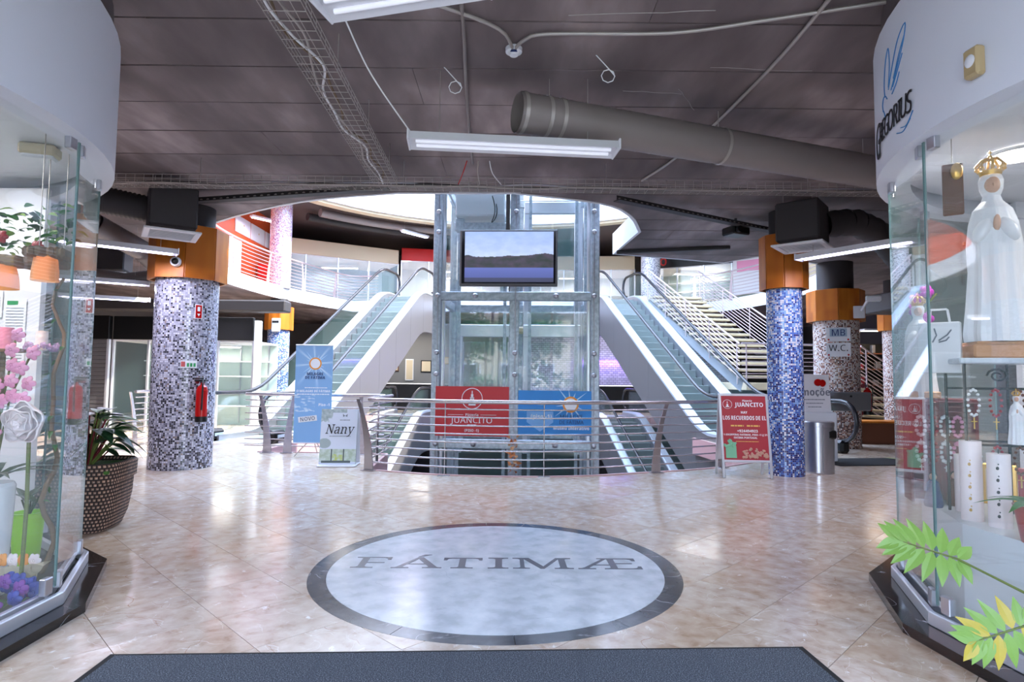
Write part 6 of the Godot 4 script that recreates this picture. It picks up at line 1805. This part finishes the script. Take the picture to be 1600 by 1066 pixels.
func left_goods() -> void:
	rng.seed = 55
	# partition with notices
	var b := MB.new(); b.box(V(-4.6, 1.36, 4.42), Vector3(2.3, 2.6, 0.05)); struct("wall_partition", b, M.white)
	for k in [[-3.62, 1.72, 0.16, 0.24, 0], [-3.8, 1.5, 0.17, 0.26, 1], [-3.62, 1.42, 0.17, 0.26, 2], [-3.8, 1.8, 0.17, 0.2, 3], [-3.62, 1.12, 0.17, 0.26, 4]]:
		var t := thing("notice_sheet", "%s white notice sheet on the flower shop wall" % ["green headed", "lower left", "middle", "upper left", "lowest"][k[4]], "paper sheet", V(k[0], k[1], 4.385), 0, "notices on the flower shop wall")
		b = MB.new(); b.plate(Vector3.ZERO, k[2], k[3], 0.002); obj("sheet", b, M.paper, t)
		b = MB.new(); b.box(Vector3(-0.02, k[3] * 0.36, 0.002), Vector3(0.08, 0.03, 0.001)); obj("letterhead", b, M.green_print if k[4] == 0 else M.navy, t)
		b = MB.new()
		for i in 7: b.box(Vector3(0, k[3] * (0.2 - 0.09 * i), 0.002), Vector3(k[2] * 0.8, 0.006, 0.001))
		var tx := obj("text_lines", b, M.print_grey, t); tx.set_meta("kind", "stuff")
	# bark ledge with foliage and lampshades
	for k in [[-3.12, 1.98, 3.72, 0.5, "long"], [-2.73, 2.0, 3.54, 0.17, "short"]]:
		var t := thing("bark_ledge", "%s ledge of rough bark in the flower shop" % k[4], "bark", V(k[0], k[1], k[2]), 0.1)
		b = MB.new()
		for i in 7:
			b.rbox(Vector3(-k[3] / 2 + k[3] * i / 6.0, rng.randf_range(-0.01, 0.01), rng.randf_range(-0.02, 0.02)), Vector3(k[3] / 5, 0.06, 0.2), 0.015, Basis(Vector3.UP, rng.randf_range(-0.3, 0.3)))
		obj("bark", b, M.bark, t)
		b = MB.new()
		for e in [-1, 1]: b.cyl(Vector3(e * k[3] * 0.4, 0.03, 0), Vector3(e * k[3] * 0.4, 2.74 - k[1], 0), 0.003, 0.003, 5)
		obj("hanging_wire", b, M.wire, t)
	for k in [[-3.2, 1.82, 3.7, 0.13, "large"], [-2.76, 1.84, 3.54, 0.07, "small"]]:
		var t := thing("lamp_shade", "%s lit shade of thin birch bark hanging in the flower shop" % k[4], "lamp", V(k[0], k[1], k[2]))
		b = MB.new(); b.lathe(PackedVector2Array([Vector2(k[3], 0), Vector2(k[3] * 0.95, 0.07), Vector2(k[3] * 0.82, 0.14)]), 20); obj("shade", b, M.warm_paper, t)
		b = MB.new(); b.ball(Vector3(0, 0.05, 0), Vector3(0.03, 0.035, 0.03), 10, 8); obj("bulb", b, M.warm_bulb, t)
		var o := OmniLight3D.new(); o.name = "bulb_glow"; t.add_child(o); o.position = Vector3(0, 0.05, 0); o.light_color = Color(1, 0.7, 0.4); o.light_energy = 0.06; o.omni_range = 10; o.light_size = 0.03; o.shadow_enabled = true
	var t := thing("ivy_arrangement", "green foliage with two red roses on the bark ledge", "plant arrangement", V(-3.1, 2.02, 3.72))
	for i in 150:
		var m := [M.leaf_dark, M.leaf_mid, M.leaf_mid, M.leaf_light][i % 4] as Material
		b = MB.new()
		b.leaf(Transform3D(Basis.from_euler(Vector3(rng.randf_range(-0.8, 0.8), rng.randf() * TAU, rng.randf_range(-0.4, 0.9))), Vector3(rng.randf_range(-0.42, 0.36), rng.randf_range(0.03, 0.34) * (0.6 + 0.4 * rng.randf()), rng.randf_range(-0.1, 0.1))), rng.randf_range(0.05, 0.09), rng.randf_range(0.03, 0.05), 0.4, 4)
		obj("leaf", b, m, t)
	for k in [[0.0, 0.1], [0.22, 0.04]]:
		b = MB.new(); flower_head(b, Vector3(k[0], k[1], 0.1), 0.045, 6); obj("red_rose", b, M.bead_red, t)
	# hanging vine / twisted branch
	t = thing("twisted_branch", "tall twisted brown branch with leaves in the flower shop", "branch", V(-2.9, 0.06, 3.86))
	var p := PackedVector3Array()
	for i in 22: p.append(Vector3(0.03 * sin(i * 0.9), 1.85 * i / 21.0, 0.03 * cos(i * 1.3)))
	b = MB.new(); b.tube(p, 0.018, 6, false, 0.01); obj("branch", b, M.bark, t)
	for i in 16:
		b = MB.new(); b.leaf(Transform3D(Basis.from_euler(Vector3(0, rng.randf() * TAU, rng.randf_range(-0.5, 0.6))), p[5 + i]), 0.07, 0.03, 0.4, 4); obj("leaf", b, M.leaf_mid, t)
	# candle on a glass stand with a lavender wreath
	t = thing("candle_stand", "white candle on a glass stand with lavender wreath in the flower shop", "candle", V(-3.27, 0.06, 4.2))
	b = MB.new(); b.cyl(Vector3.ZERO, Vector3(0, 1.4, 0), 0.02, 0.02, 10); b.cyl(Vector3.ZERO, Vector3(0, 0.015, 0), 0.09, 0.09, 18); b.cyl(Vector3(0, 1.38, 0), Vector3(0, 1.395, 0), 0.08, 0.08, 18); obj("stand", b, M.esc_glass, t)
	b = MB.new(); b.cyl(Vector3(0, 1.395, 0), Vector3(0, 1.53, 0), 0.036, 0.036, 16); obj("candle", b, M.rose_white, t)
	for i in 16:
		b = MB.new(); flower_head(b, Vector3(cos(i * 0.4) * 0.085, 1.41 + 0.01 * (i % 3), sin(i * 0.4) * 0.085), 0.026, 5); obj("blossom", b, mat("lavender", Color(0.66, 0.55, 0.72), 0.6), t)
	# orchids and roses
	t = thing("orchid_bouquet", "pink orchids with dark leaves standing in the flower shop", "flowers", V(-2.92, 0.06, 3.45))
	b = MB.new(); b.lathe(PackedVector2Array([Vector2(0, 0), Vector2(0.09, 0), Vector2(0.11, 0.6), Vector2(0.1, 0.62), Vector2(0, 0.62)]), 18); obj("vase", b, M.gloss_white, t)
	for i in 5:
		var e := Vector3(-0.14 + 0.09 * i, 1.45 - 0.1 * (i % 3), 0.05)
		b = MB.new(); b.tube(PackedVector3Array([Vector3(0, 0.6, 0), Vector3(e.x * 0.4, 1.1, 0.02), e]), 0.006, 5); var st := obj("stem", b, M.stem, t)
		for k in 5:
			b = MB.new(); flower_head(b, e + Vector3(rng.randf_range(-0.05, 0.05), -0.085 * k, 0.03), 0.045, 5); obj("blossom", b, M.pink, st)
	for i in 9:
		b = MB.new(); b.leaf(Transform3D(Basis(Vector3.UP, i * 0.7) * Basis(Vector3.BACK, 0.7), Vector3(0, 0.62, 0)), 0.34, 0.06, 0.6, 5); obj("leaf", b, M.leaf_dark, t)
	t = thing("white_rose", "large white and pink rose blossom behind the left shop glass", "flower", V(-2.64, 0.06, 3.34))
	b = MB.new(); b.tube(PackedVector3Array([Vector3(0, 0, 0), Vector3(0.01, 0.5, 0), Vector3(0, 0.95, 0)]), 0.01, 6); obj("stem", b, M.stem, t)
	rose(t, Vector3(0, 0.97, 0.02), 0.11, M.rose_white)
	t = thing("pink_candle", "pink cylinder candle on the bark in the flower shop", "candle", V(-3.28, 1.45, 3.9))
	b = MB.new(); b.cyl(Vector3.ZERO, Vector3(0, 0.14, 0), 0.05, 0.05, 16); obj("body", b, M.pink, t)
	b = MB.new(); b.cyl(Vector3(0, -0.02, 0), Vector3(0, 0, 0), 0.12, 0.12, 18); b.cyl(Vector3(0, -1.39, 0), Vector3(0, -0.02, 0), 0.015, 0.015, 8); obj("stand", b, M.bark, t)
	# lime pot with dark leaves
	t = thing("lime_pot", "lime green round pot with dark leaves in the left shop window", "plant pot", V(-3.12, 0.06, 3.98))
	b = MB.new(); b.lathe(PackedVector2Array([Vector2(0, 0), Vector2(0.07, 0), Vector2(0.09, 0.33), Vector2(0.095, 0.34), Vector2(0.08, 0.34), Vector2(0.07, 0.3), Vector2(0, 0.3)]), 24); obj("pot", b, M.lime, t)
	for i in 6:
		b = MB.new(); b.tube(PackedVector3Array([Vector3(0, 0.3, 0), Vector3(-0.04 + 0.02 * i, 0.42, 0.01)]), 0.006, 5); b.leaf(Transform3D(Basis(Vector3.UP, i * 1.1 + 0.5) * Basis(Vector3.BACK, 0.8), Vector3(-0.04 + 0.02 * i, 0.4, 0.01)), 0.17, 0.06, 0.3, 5); obj("leaf", b, M.leaf_dark, t)
	# cut flowers on the floor
	for k in [["blue", M.flower_blue, -2.64, 3.3], ["purple", M.flower_purple, -2.66, 3.03], ["violet and white", M.rose_white, -2.84, 3.14]]:
		t = thing("flower_bunch", "bunch of %s flowers on the floor of the left shop window" % k[0], "flowers", V(k[2], 0.06, k[3]))
		for i in 14:
			var q := Vector3(rng.randf_range(-0.1, 0.1), rng.randf_range(0.06, 0.15), rng.randf_range(-0.1, 0.1))
			b = MB.new(); flower_head(b, q, 0.045, 5); obj("blossom", b, k[1] if i % 4 else M.flower_purple, t)
		for i in 10:
			b = MB.new(); b.leaf(Transform3D(Basis(Vector3.UP, rng.randf() * TAU) * Basis(Vector3.BACK, 0.4), Vector3(0, 0.02, 0)), 0.13, 0.05, 0.3, 4); obj("leaf", b, M.leaf_mid, t)
	t = thing("wrapped_bouquet", "bouquet wrapped in crinkled beige paper with yellow flowers", "bouquet", V(-2.76, 0.06, 3.48))
	b = MB.new()
	var prev := []
	for i in 8:
		var row := []
		for k in 13:
			var a := PI * 0.9 * k / 12.0 + 0.1
			row.append(Vector3(cos(a) * (0.05 + 0.018 * i) * (1 + 0.12 * sin(k * 2.6 + i)), 0.02 + 0.024 * i + 0.01 * sin(k * 3.0), sin(a) * (0.04 + 0.012 * i)))
		if i:
			for k in 12:
				b.tri(prev[k], prev[k + 1], row[k + 1], Vector3.BACK); b.tri(prev[k], row[k + 1], row[k], Vector3.BACK)
		prev = row
	obj("paper", b, M.beige, t)
	for i in 5:
		b = MB.new(); flower_head(b, Vector3(-0.12 + 0.06 * i, 0.2, 0.05), 0.04, 6); obj("blossom", b, M.sun_orange if i % 2 else M.rose_white, t)
	t = thing("emergency_light", "white boxed emergency light under the flower shop ceiling", "light fixture", V(-3.0, 2.66, 3.75), 0.3)
	b = MB.new(); b.rbox(Vector3(0, 0.04, 0), Vector3(0.2, 0.07, 0.12), 0.012); obj("housing", b, M.cream, t)
	b = MB.new(); b.rbox(Vector3(0, 0.0, 0), Vector3(0.17, 0.03, 0.1), 0.01); obj("lens", b, M.white, t)

# robed statue as one lathed, folded figure: cloak with deep folds, head and veil, joined hands
func statue(t: Node, h: float, body: Material) -> void:
	var b := MB.new()
	var prof_ := [[0.0, 0.16], [0.04, 0.165], [0.2, 0.15], [0.4, 0.135], [0.55, 0.14], [0.68, 0.125], [0.76, 0.1], [0.81, 0.055], [0.84, 0.045], [0.88, 0.06], [0.93, 0.065], [0.97, 0.05], [1.0, 0.0]]
	var seg := 40
	for i in prof_.size() - 1:
		for k in seg:
			var pts := []
			for q in [[i, k], [i, k + 1], [i + 1, k + 1], [i + 1, k]]:
				var a: float = TAU * q[1] / seg
				var pr: Array = prof_[q[0]]
				var fold: float = 1.0 + (0.1 * sin(a * 9.0) * clampf(1.0 - pr[0] * 1.1, 0, 1)) + 0.05 * sin(a * 4.0 + 1.0)
				pts.append(Vector3(cos(a) * pr[1] * fold * h * 0.88, pr[0] * h, sin(a) * pr[1] * fold * 0.8 * h))
			var o := Vector3((pts[0] + pts[2]).x, 0.1, (pts[0] + pts[2]).z)
			b.tri(pts[0], pts[1], pts[2], o); b.tri(pts[0], pts[2], pts[3], o)
	obj("robe", b, body, t)
	b = MB.new(); b.ball(Vector3(0, 0.9 * h, 0.032 * h), Vector3(0.038, 0.05, 0.036) * h, 12, 10); b.ball(Vector3(0, 0.895 * h, 0.068 * h), Vector3(0.006, 0.012, 0.008) * h, 6, 5); obj("face", b, M.skin_paint, t)
	b = MB.new(); b.ball(Vector3(0, 0.66 * h, 0.115 * h), Vector3(0.018, 0.05, 0.018) * h, 8, 6, Basis(Vector3.RIGHT, 0.3)); obj("hands", b, M.skin_paint, t)
	for e in [-1, 1]:
		b = MB.new(); b.ball(Vector3(0.06 * e * h, 0.63 * h, 0.08 * h), Vector3(0.04, 0.075, 0.045) * h, 10, 8, Basis(Vector3.BACK, 0.5 * e)); obj("sleeve", b, body, t)
	b = MB.new(); b.lathe(PackedVector2Array([Vector2(0.05, 0.955), Vector2(0.056, 0.985), Vector2(0.05, 0.99)]) , 16, Vector3.ZERO); b.x = Transform3D(Basis.from_scale(Vector3.ONE), Vector3.ZERO)
	var cr := MB.new()
	cr.x = Transform3D(Basis.from_scale(Vector3(h, h, h)), Vector3.ZERO)
	cr.lathe(PackedVector2Array([Vector2(0.05, 0.96), Vector2(0.058, 0.985), Vector2(0.052, 0.99)]), 16)
	for i in 8:
		var a := TAU * i / 8
		var q := PackedVector3Array([Vector3(cos(a) * 0.055, 0.985, sin(a) * 0.055), Vector3(cos(a) * 0.07, 1.02, sin(a) * 0.07), Vector3(cos(a) * 0.04, 1.055, sin(a) * 0.04), Vector3(0, 1.06, 0)])
		cr.tube(q, 0.008, 5)
		cr.ball(Vector3(cos(a) * 0.064, 1.0, sin(a) * 0.064), Vector3.ONE * 0.012, 6, 5)
	cr.ball(Vector3(0, 1.07, 0), Vector3.ONE * 0.014, 6, 5)
	cr.box(Vector3(0, 1.095, 0), Vector3(0.006, 0.03, 0.006)); cr.box(Vector3(0, 1.097, 0), Vector3(0.02, 0.006, 0.006))
	obj("crown", cr, M.gold, t)

func right_goods(c: Vector2) -> void:
	rng.seed = 91
	# white plinth that follows the glass
	var poly := facets(c, 1.72, [100, 122, 147, 172, 197, 215])
	poly.append_array(facets(c, 1.0, [215, 160, 100]))
	var b := MB.new(); b.prism(poly, 0.06, 0.57); tag(obj("display_plinth", b, M.gloss_white), "white display plinth behind the right shop glass", "plinth")
	# wrought iron rack with marble top
	var t := thing("iron_rack", "black wrought iron rack with marble top in the right shop window", "rack", V(2.78, 0.57, 3.32), -0.3)
	for x in [-0.3, 0.0, 0.3]:
		for z in [-0.13, 0.13]:
			b = MB.new(); b.cyl(Vector3(x, 0, z), Vector3(x, 0.84, z), 0.008, 0.008, 6); obj("leg", b, M.black, t)
	b = MB.new(); b.rbox(Vector3(0, 0.85, 0), Vector3(0.66, 0.03, 0.32), 0.006); obj("marble_top", b, M.white_marble, t)
	for y in [0.4, 0.7]:
		b = MB.new(); b.rbox(Vector3(0, y, 0.13), Vector3(0.6, 0.012, 0.012), 0.002); b.rbox(Vector3(0, y, -0.13), Vector3(0.6, 0.012, 0.012), 0.002); obj("rail", b, M.black, t)
	for x in [-0.15, 0.15]:
		var sp := PackedVector3Array()
		for i in 18:
			var a := i * 0.6; var r := 0.05 * (1.0 - i / 22.0)
			sp.append(Vector3(x + (cos(a) * r) * (1 if x > 0 else -1), 0.77 + sin(a) * r * 0.8, 0.135))
		b = MB.new(); b.tube(sp, 0.006, 5); obj("scroll", b, M.black, t)
	# tall statue on a wooden base
	t = thing("wood_base", "light wooden base block on top of the iron rack", "base", V(2.72, 1.435, 3.36), -0.3)
	b = MB.new(); b.rbox(Vector3(0, 0.04, 0), Vector3(0.34, 0.08, 0.24), 0.01); b.rbox(Vector3(0, 0.085, 0), Vector3(0.3, 0.02, 0.21), 0.006); obj("block", b, mat("beech", Color(0.8, 0.58, 0.4), 0.45), t)
	t = thing("robed_statue", "tall white robed statue with gold crown on the iron rack", "statue", V(2.7, 1.53, 3.36), -0.5)
	statue(t, 0.98, M.statue)
	# small statue on the rosary case
	t = thing("rosary_case", "burgundy lined open case hung with pearl rosaries", "display case", V(2.66, 0.57, 3.78), -0.35)
	b = MB.new(); b.rbox(Vector3(0, 0.31, -0.06), Vector3(0.34, 0.62, 0.03), 0.004); b.rbox(Vector3(0, 0.62, 0), Vector3(0.36, 0.025, 0.18), 0.004); b.rbox(Vector3(-0.17, 0.31, 0), Vector3(0.02, 0.62, 0.16), 0.004); b.rbox(Vector3(0.17, 0.31, 0), Vector3(0.02, 0.62, 0.16), 0.004); obj("case", b, M.burgundy, t)
	for i in 4:
		for k in 2:
			b = MB.new()
			var q := PackedVector3Array()
			for j in 12: q.append(Vector3(-0.1 + 0.065 * i + 0.025 * cos(TAU * j / 12), 0.46 - 0.16 * k + 0.06 * sin(TAU * j / 12), 0.0))
			for w in q: b.ball(w, Vector3.ONE * 0.012, 6, 5)
			b.box(Vector3(-0.1 + 0.065 * i, 0.36 - 0.16 * k, 0.0), Vector3(0.006, 0.04, 0.004)); b.box(Vector3(-0.1 + 0.065 * i, 0.365 - 0.16 * k, 0.0), Vector3(0.022, 0.006, 0.004))
			obj("rosary", b, [M.statue, M.bead_red, M.statue, M.pink][i], t)
	t = thing("robed_statue", "small white robed statue with gold crown on the rosary case", "statue", V(2.56, 1.205, 3.8), -0.5)
	b = MB.new(); b.rbox(Vector3(0, 0.02, 0), Vector3(0.2, 0.04, 0.16), 0.006); obj("base", b, M.beech, t)
	var fig := Node3D.new(); fig.name = "figure"
	fig.free()
	statue(t, 0.6, M.statue)
	# gift bag
	t = thing("gift_bag", "white paper gift bag with small dove emblem", "bag", V(2.46, 1.35, 3.47), -0.75)
	b = MB.new(); b.rbox(Vector3(0, 0.15, 0), Vector3(0.2, 0.29, 0.07), 0.004); obj("bag", b, M.paper, t)
	b = MB.new(); b.tube(PackedVector3Array([Vector3(-0.03, 0.18, 0.037), Vector3(-0.01, 0.22, 0.037), Vector3(-0.02, 0.26, 0.037)]), 0.004, 5); b.tube(PackedVector3Array([Vector3(0.0, 0.19, 0.037), Vector3(0.04, 0.22, 0.037), Vector3(0.06, 0.25, 0.037)]), 0.004, 5); b.tube(PackedVector3Array([Vector3(0.0, 0.18, 0.037), Vector3(0.035, 0.19, 0.037), Vector3(0.05, 0.21, 0.037)]), 0.004, 5); obj("emblem", b, M.print_grey, t)
	for e in [-1, 1]:
		b = MB.new(); b.tube(PackedVector3Array([Vector3(-0.05, 0.29, 0.03 * e), Vector3(-0.04, 0.37, 0.03 * e), Vector3(0.04, 0.37, 0.03 * e), Vector3(0.05, 0.29, 0.03 * e)]), 0.004, 5); obj("cord_handle", b, M.white, t)
	b = MB.new(); b.rbox(Vector3(0, -0.015, 0), Vector3(0.3, 0.02, 0.2), 0.004); b.cyl(Vector3(0, -0.78, 0), Vector3(0, -0.02, 0), 0.012, 0.012, 8); obj("stand", b, M.esc_glass, t)
	# purple orchid
	t = thing("purple_orchid", "purple orchid with green leaves beside the rosary case", "orchid", V(2.76, 0.57, 4.09))
	b = MB.new(); b.lathe(PackedVector2Array([Vector2(0, 0), Vector2(0.05, 0), Vector2(0.07, 0.14), Vector2(0.06, 0.14), Vector2(0, 0.12)]), 16); obj("pot", b, M.gloss_white, t)
	b = MB.new(); b.tube(PackedVector3Array([Vector3(0, 0.12, 0), Vector3(-0.02, 0.6, 0), Vector3(0.04, 1.25, 0.02), Vector3(0.1, 1.33, 0.04)]), 0.006, 6); obj("stem", b, M.stem, t)
	for i in 9:
		b = MB.new(); flower_head(b, Vector3(-0.01 + 0.05 * sin(i * 1.7), 0.86 + 0.06 * i, 0.04), 0.055, 5); obj("blossom", b, M.orchid, t)
	for i in 4:
		b = MB.new(); b.leaf(Transform3D(Basis(Vector3.UP, i * 1.6) * Basis(Vector3.BACK, 0.8), Vector3(0, 0.13, 0)), 0.26, 0.07, 0.5, 5); obj("leaf", b, M.leaf_light, t)
	# printed candles
	for k in 3:
		t = thing("printed_candle", "tall white candle with %s print on the white plinth" % ["gold", "flowered", "silver"][k], "candle", [V(2.47, 0.57, 3.28), V(2.5, 0.57, 3.13), V(2.6, 0.57, 3.5)][k])
		b = MB.new(); b.cyl(Vector3.ZERO, Vector3(0, 0.42 - 0.05 * k, 0), 0.05, 0.05, 20); obj("wax", b, M.rose_white, t)
		b = MB.new()
		for i in 14: b.ball(Vector3(-0.035 + 0.01 * (i % 3), 0.06 + 0.02 * i, 0.037), Vector3(0.01, 0.009, 0.004), 6, 4)
		obj("print", b, [M.gold, M.print_black, M.print_grey][k], t)
		b = MB.new(); b.cyl(Vector3(0, 0.42 - 0.05 * k, 0), Vector3(0, 0.44 - 0.05 * k, 0), 0.003, 0.003, 5); obj("wick", b, M.black, t)
	# little figures on the plinth
	for k in 4:
		t = thing("figurine", "small painted figurine in a %s robe on the white plinth" % ["brown", "white", "blue", "red"][k], "figurine", V([2.66, 2.72, 2.5, 2.58][k], 0.57, [3.66, 3.02, 3.62, 2.92][k]), -0.6)
		b = MB.new(); b.lathe(PackedVector2Array([Vector2(0, 0), Vector2(0.045, 0), Vector2(0.05, 0.02), Vector2(0.035, 0.1), Vector2(0.03, 0.14), Vector2(0.012, 0.16), Vector2(0, 0.16)]), 14); obj("robe", b, [M.brown_wood, M.statue, M.navy, M.bead_red][k], t)
		b = MB.new(); b.ball(Vector3(0, 0.175, 0), Vector3(0.02, 0.024, 0.02), 10, 8); obj("head", b, M.skin_paint, t)
		b = MB.new(); b.ball(Vector3(0, 0.183, -0.006), Vector3(0.022, 0.02, 0.02), 10, 8); obj("hair", b, M.black, t)
	t = thing("robed_statue", "little white statue at the near end of the iron rack shelf", "statue", V(2.62, 0.985, 3.15), -0.6)
	statue(t, 0.26, M.statue)
	# red pot with a plant
	t = thing("red_pot", "dark red pot with broad leaves on the white plinth", "plant pot", V(2.42, 0.57, 2.82))
	b = MB.new(); b.lathe(PackedVector2Array([Vector2(0, 0), Vector2(0.06, 0), Vector2(0.085, 0.16), Vector2(0.09, 0.17), Vector2(0, 0.16)]), 20); obj("pot", b, M.pot_red, t)
	for i in 7:
		b = MB.new(); b.leaf(Transform3D(Basis(Vector3.UP, i * 0.9) * Basis(Vector3.BACK, 0.6), Vector3(0, 0.16, 0)), 0.2, 0.07, 0.7, 5); obj("leaf", b, M.leaf_mid, t)
	# ornaments on the back wall, hanging plaque
	for k in [[-1.55, "wooden cross", 0], [-1.2, "silver lace ornament", 1], [-0.85, "gold filigree ornament", 2], [0.2, "blue lace ornament", 1]]:
		var a: float = deg_to_rad(92.0) + k[0] * -0.18 - 0.05
		var p := c + Vector2(cos(a), sin(a)) * 1.76
		t = thing("wall_ornament", "%s on the white wall of the right shop" % k[1], "ornament", V(p.x, 2.28, p.y))
		b = MB.new()
		if k[2] == 0:
			b.rbox(Vector3(0, 0, 0), Vector3(0.03, 0.42, 0.02), 0.004); b.rbox(Vector3(0, 0.1, 0), Vector3(0.18, 0.03, 0.02), 0.004)
		else:
			for i in 16:
				var q := Vector3(rng.randf_range(-0.07, 0.07), rng.randf_range(-0.16, 0.16), 0)
				var ring := PackedVector3Array()
				for j in 9: ring.append(q + Vector3(cos(TAU * j / 9) * 0.035, sin(TAU * j / 9) * 0.035, 0))
				b.tube(ring, 0.006, 4, true)
		obj("body", b, [M.brown_wood, M.galvanised, M.gold][k[2]], t)
	t = thing("hanging_plaque", "narrow wooden plaque with gold figure hanging from the right shop ceiling", "plaque", V(2.55, 2.42, 3.45), -0.6)
	b = MB.new(); b.rbox(Vector3(0, 0, 0), Vector3(0.1, 0.3, 0.03), 0.006); obj("board", b, M.brown_wood, t)
	b = MB.new(); b.ball(Vector3(0.02, 0.1, 0.02), Vector3(0.03, 0.05, 0.015), 10, 8); obj("figure", b, M.gold, t)
	b = MB.new(); b.cyl(Vector3(0, 0.15, 0), Vector3(0, 0.32, 0), 0.003, 0.003, 5); obj("cord", b, M.wire, t)
	for k in 4:
		t = thing("boxed_book", "%s box in the stack behind the tall statue" % ["white", "cream", "grey", "brown"][k], "box", V(3.1, 1.435 + 0.045 * k, 3.28), -0.3 + 0.1 * k, "boxes stacked on the iron rack")
		b = MB.new(); b.rbox(Vector3(0, 0.022, 0), Vector3(0.24 - 0.02 * k, 0.042, 0.2), 0.004); obj("box", b, [M.paper, M.cream, M.cladding, M.brown_wood][k], t)
	# rosaries and framed icons on the iron rack
	var colours := [["pearl", M.statue], ["red", M.bead_red], ["brown", M.brown_wood], ["blue", M.navy], ["pink", M.pink], ["gold", M.gold]]
	for i in 12:
		var q: Array = colours[i % 6]
		var row := int(i / 6.0)
		t = thing("hanging_rosary", "%s bead rosary hanging from the %s rail of the iron rack" % [q[0], ["upper", "lower"][row]], "rosary", Vector3(2.78, 0.57, -3.32) + Basis(Vector3.UP, -0.3) * Vector3(-0.27 + 0.1 * (i % 6), 0.7 - 0.3 * row, 0.145), -0.3, "rosaries on the iron rack")
		b = MB.new()
		for j in 14:
			var a := TAU * j / 14
			b.ball(Vector3(0.026 * sin(a), -0.075 + 0.07 * cos(a), 0.008), Vector3.ONE * 0.0085, 6, 4)
		obj("beads", b, q[1], t).set_meta("kind", "stuff")
		b = MB.new(); b.box(Vector3(0, -0.185, 0.008), Vector3(0.005, 0.06, 0.004)); b.box(Vector3(0, -0.175, 0.008), Vector3(0.028, 0.005, 0.004)); b.box(Vector3(0, -0.15, 0.008), Vector3(0.002, 0.02, 0.002)); obj("cross", b, M.gold, t)
	for i in 4:
		t = thing("framed_icon", "small %s framed icon standing at the back of the white plinth" % ["gold", "red", "blue", "brown"][i], "picture", V([2.95, 3.02, 3.05, 2.98][i], 0.57, [3.7, 3.5, 3.1, 2.9][i]), -0.7)
		b = MB.new(); b.rbox(Vector3(0, 0.12, 0), Vector3(0.18, 0.24, 0.03), 0.006, Basis(Vector3.RIGHT, -0.12)); obj("frame", b, [M.gold, M.bead_red, M.navy, M.brown_wood][i], t)
		b = MB.new(); b.box(Vector3(0, 0.12, 0.016), Vector3(0.12, 0.18, 0.004), Basis(Vector3.RIGHT, -0.12)); obj("print", b, M.cream, t)
	# lobed plant outside
	t = thing("lobed_plant", "light green plant with deeply lobed leaves in front of the right shop", "plant", V(2.12, 0.0, 1.98))
	b = MB.new(); b.lathe(PackedVector2Array([Vector2(0, 0), Vector2(0.11, 0), Vector2(0.15, 0.26), Vector2(0.14, 0.27), Vector2(0, 0.24)]), 22); obj("pot", b, M.pot_red, t)
	var base := Vector3(0, 0.24, 0)
	for k in [[Vector3(-0.26, 0.57, -0.58), Vector3(-0.9, 0.25, -0.3), 0.27, false], [Vector3(-0.18, 0.4, -0.34), Vector3(-0.75, -0.3, -0.1), 0.24, true], [Vector3(0.3, 0.75, -0.2), Vector3(0.8, 0.3, -0.2), 0.4, false], [Vector3(0.2, 0.7, 0.4), Vector3(0.4, 0.3, 0.7), 0.4, false], [Vector3(-0.1, 0.85, 0.3), Vector3(-0.5, 0.4, 0.6), 0.36, false]]:
		var tip: Vector3 = k[0]; var dir: Vector3 = (k[1] as Vector3).normalized()
		b = MB.new(); b.tube(PackedVector3Array([base, base.lerp(tip, 0.5) + Vector3(0, 0.08, 0), tip, tip + dir * k[2] * 0.8]), 0.007, 6, false, 0.003); var st := obj("stalk", b, M.stem, t)
		var side := dir.cross(Vector3(0.3, 0.4, 0.85)).normalized(); var nrm := side.cross(dir).normalized()
		for i in 8:
			for e in [-1, 1]:
				var f := i / 7.0
				var d2: Vector3 = (side * e + dir * lerpf(-0.7, 1.4, f)).normalized()
				var at: Vector3 = tip + dir * k[2] * 0.8 * f
				b = MB.new(); b.leaf(Transform3D(Basis(d2, nrm, d2.cross(nrm)), at), k[2] * (0.38 + 0.16 * sin(PI * f)), k[2] * 0.2, 0.15, 5); obj("lobe", b, M.leaf_yellow if k[3] and (i + e) % 3 == 0 else M.leaf_light, st)

func _ready() -> void:
	make_materials()
	make_world()
	make_shell()
	make_medallion()
	make_mats()
	make_lift()
	make_escalators()
	make_stairs()
	make_railings()
	make_columns()
	make_services()
	make_standing()
	make_far()
	make_shops()
	make_street()
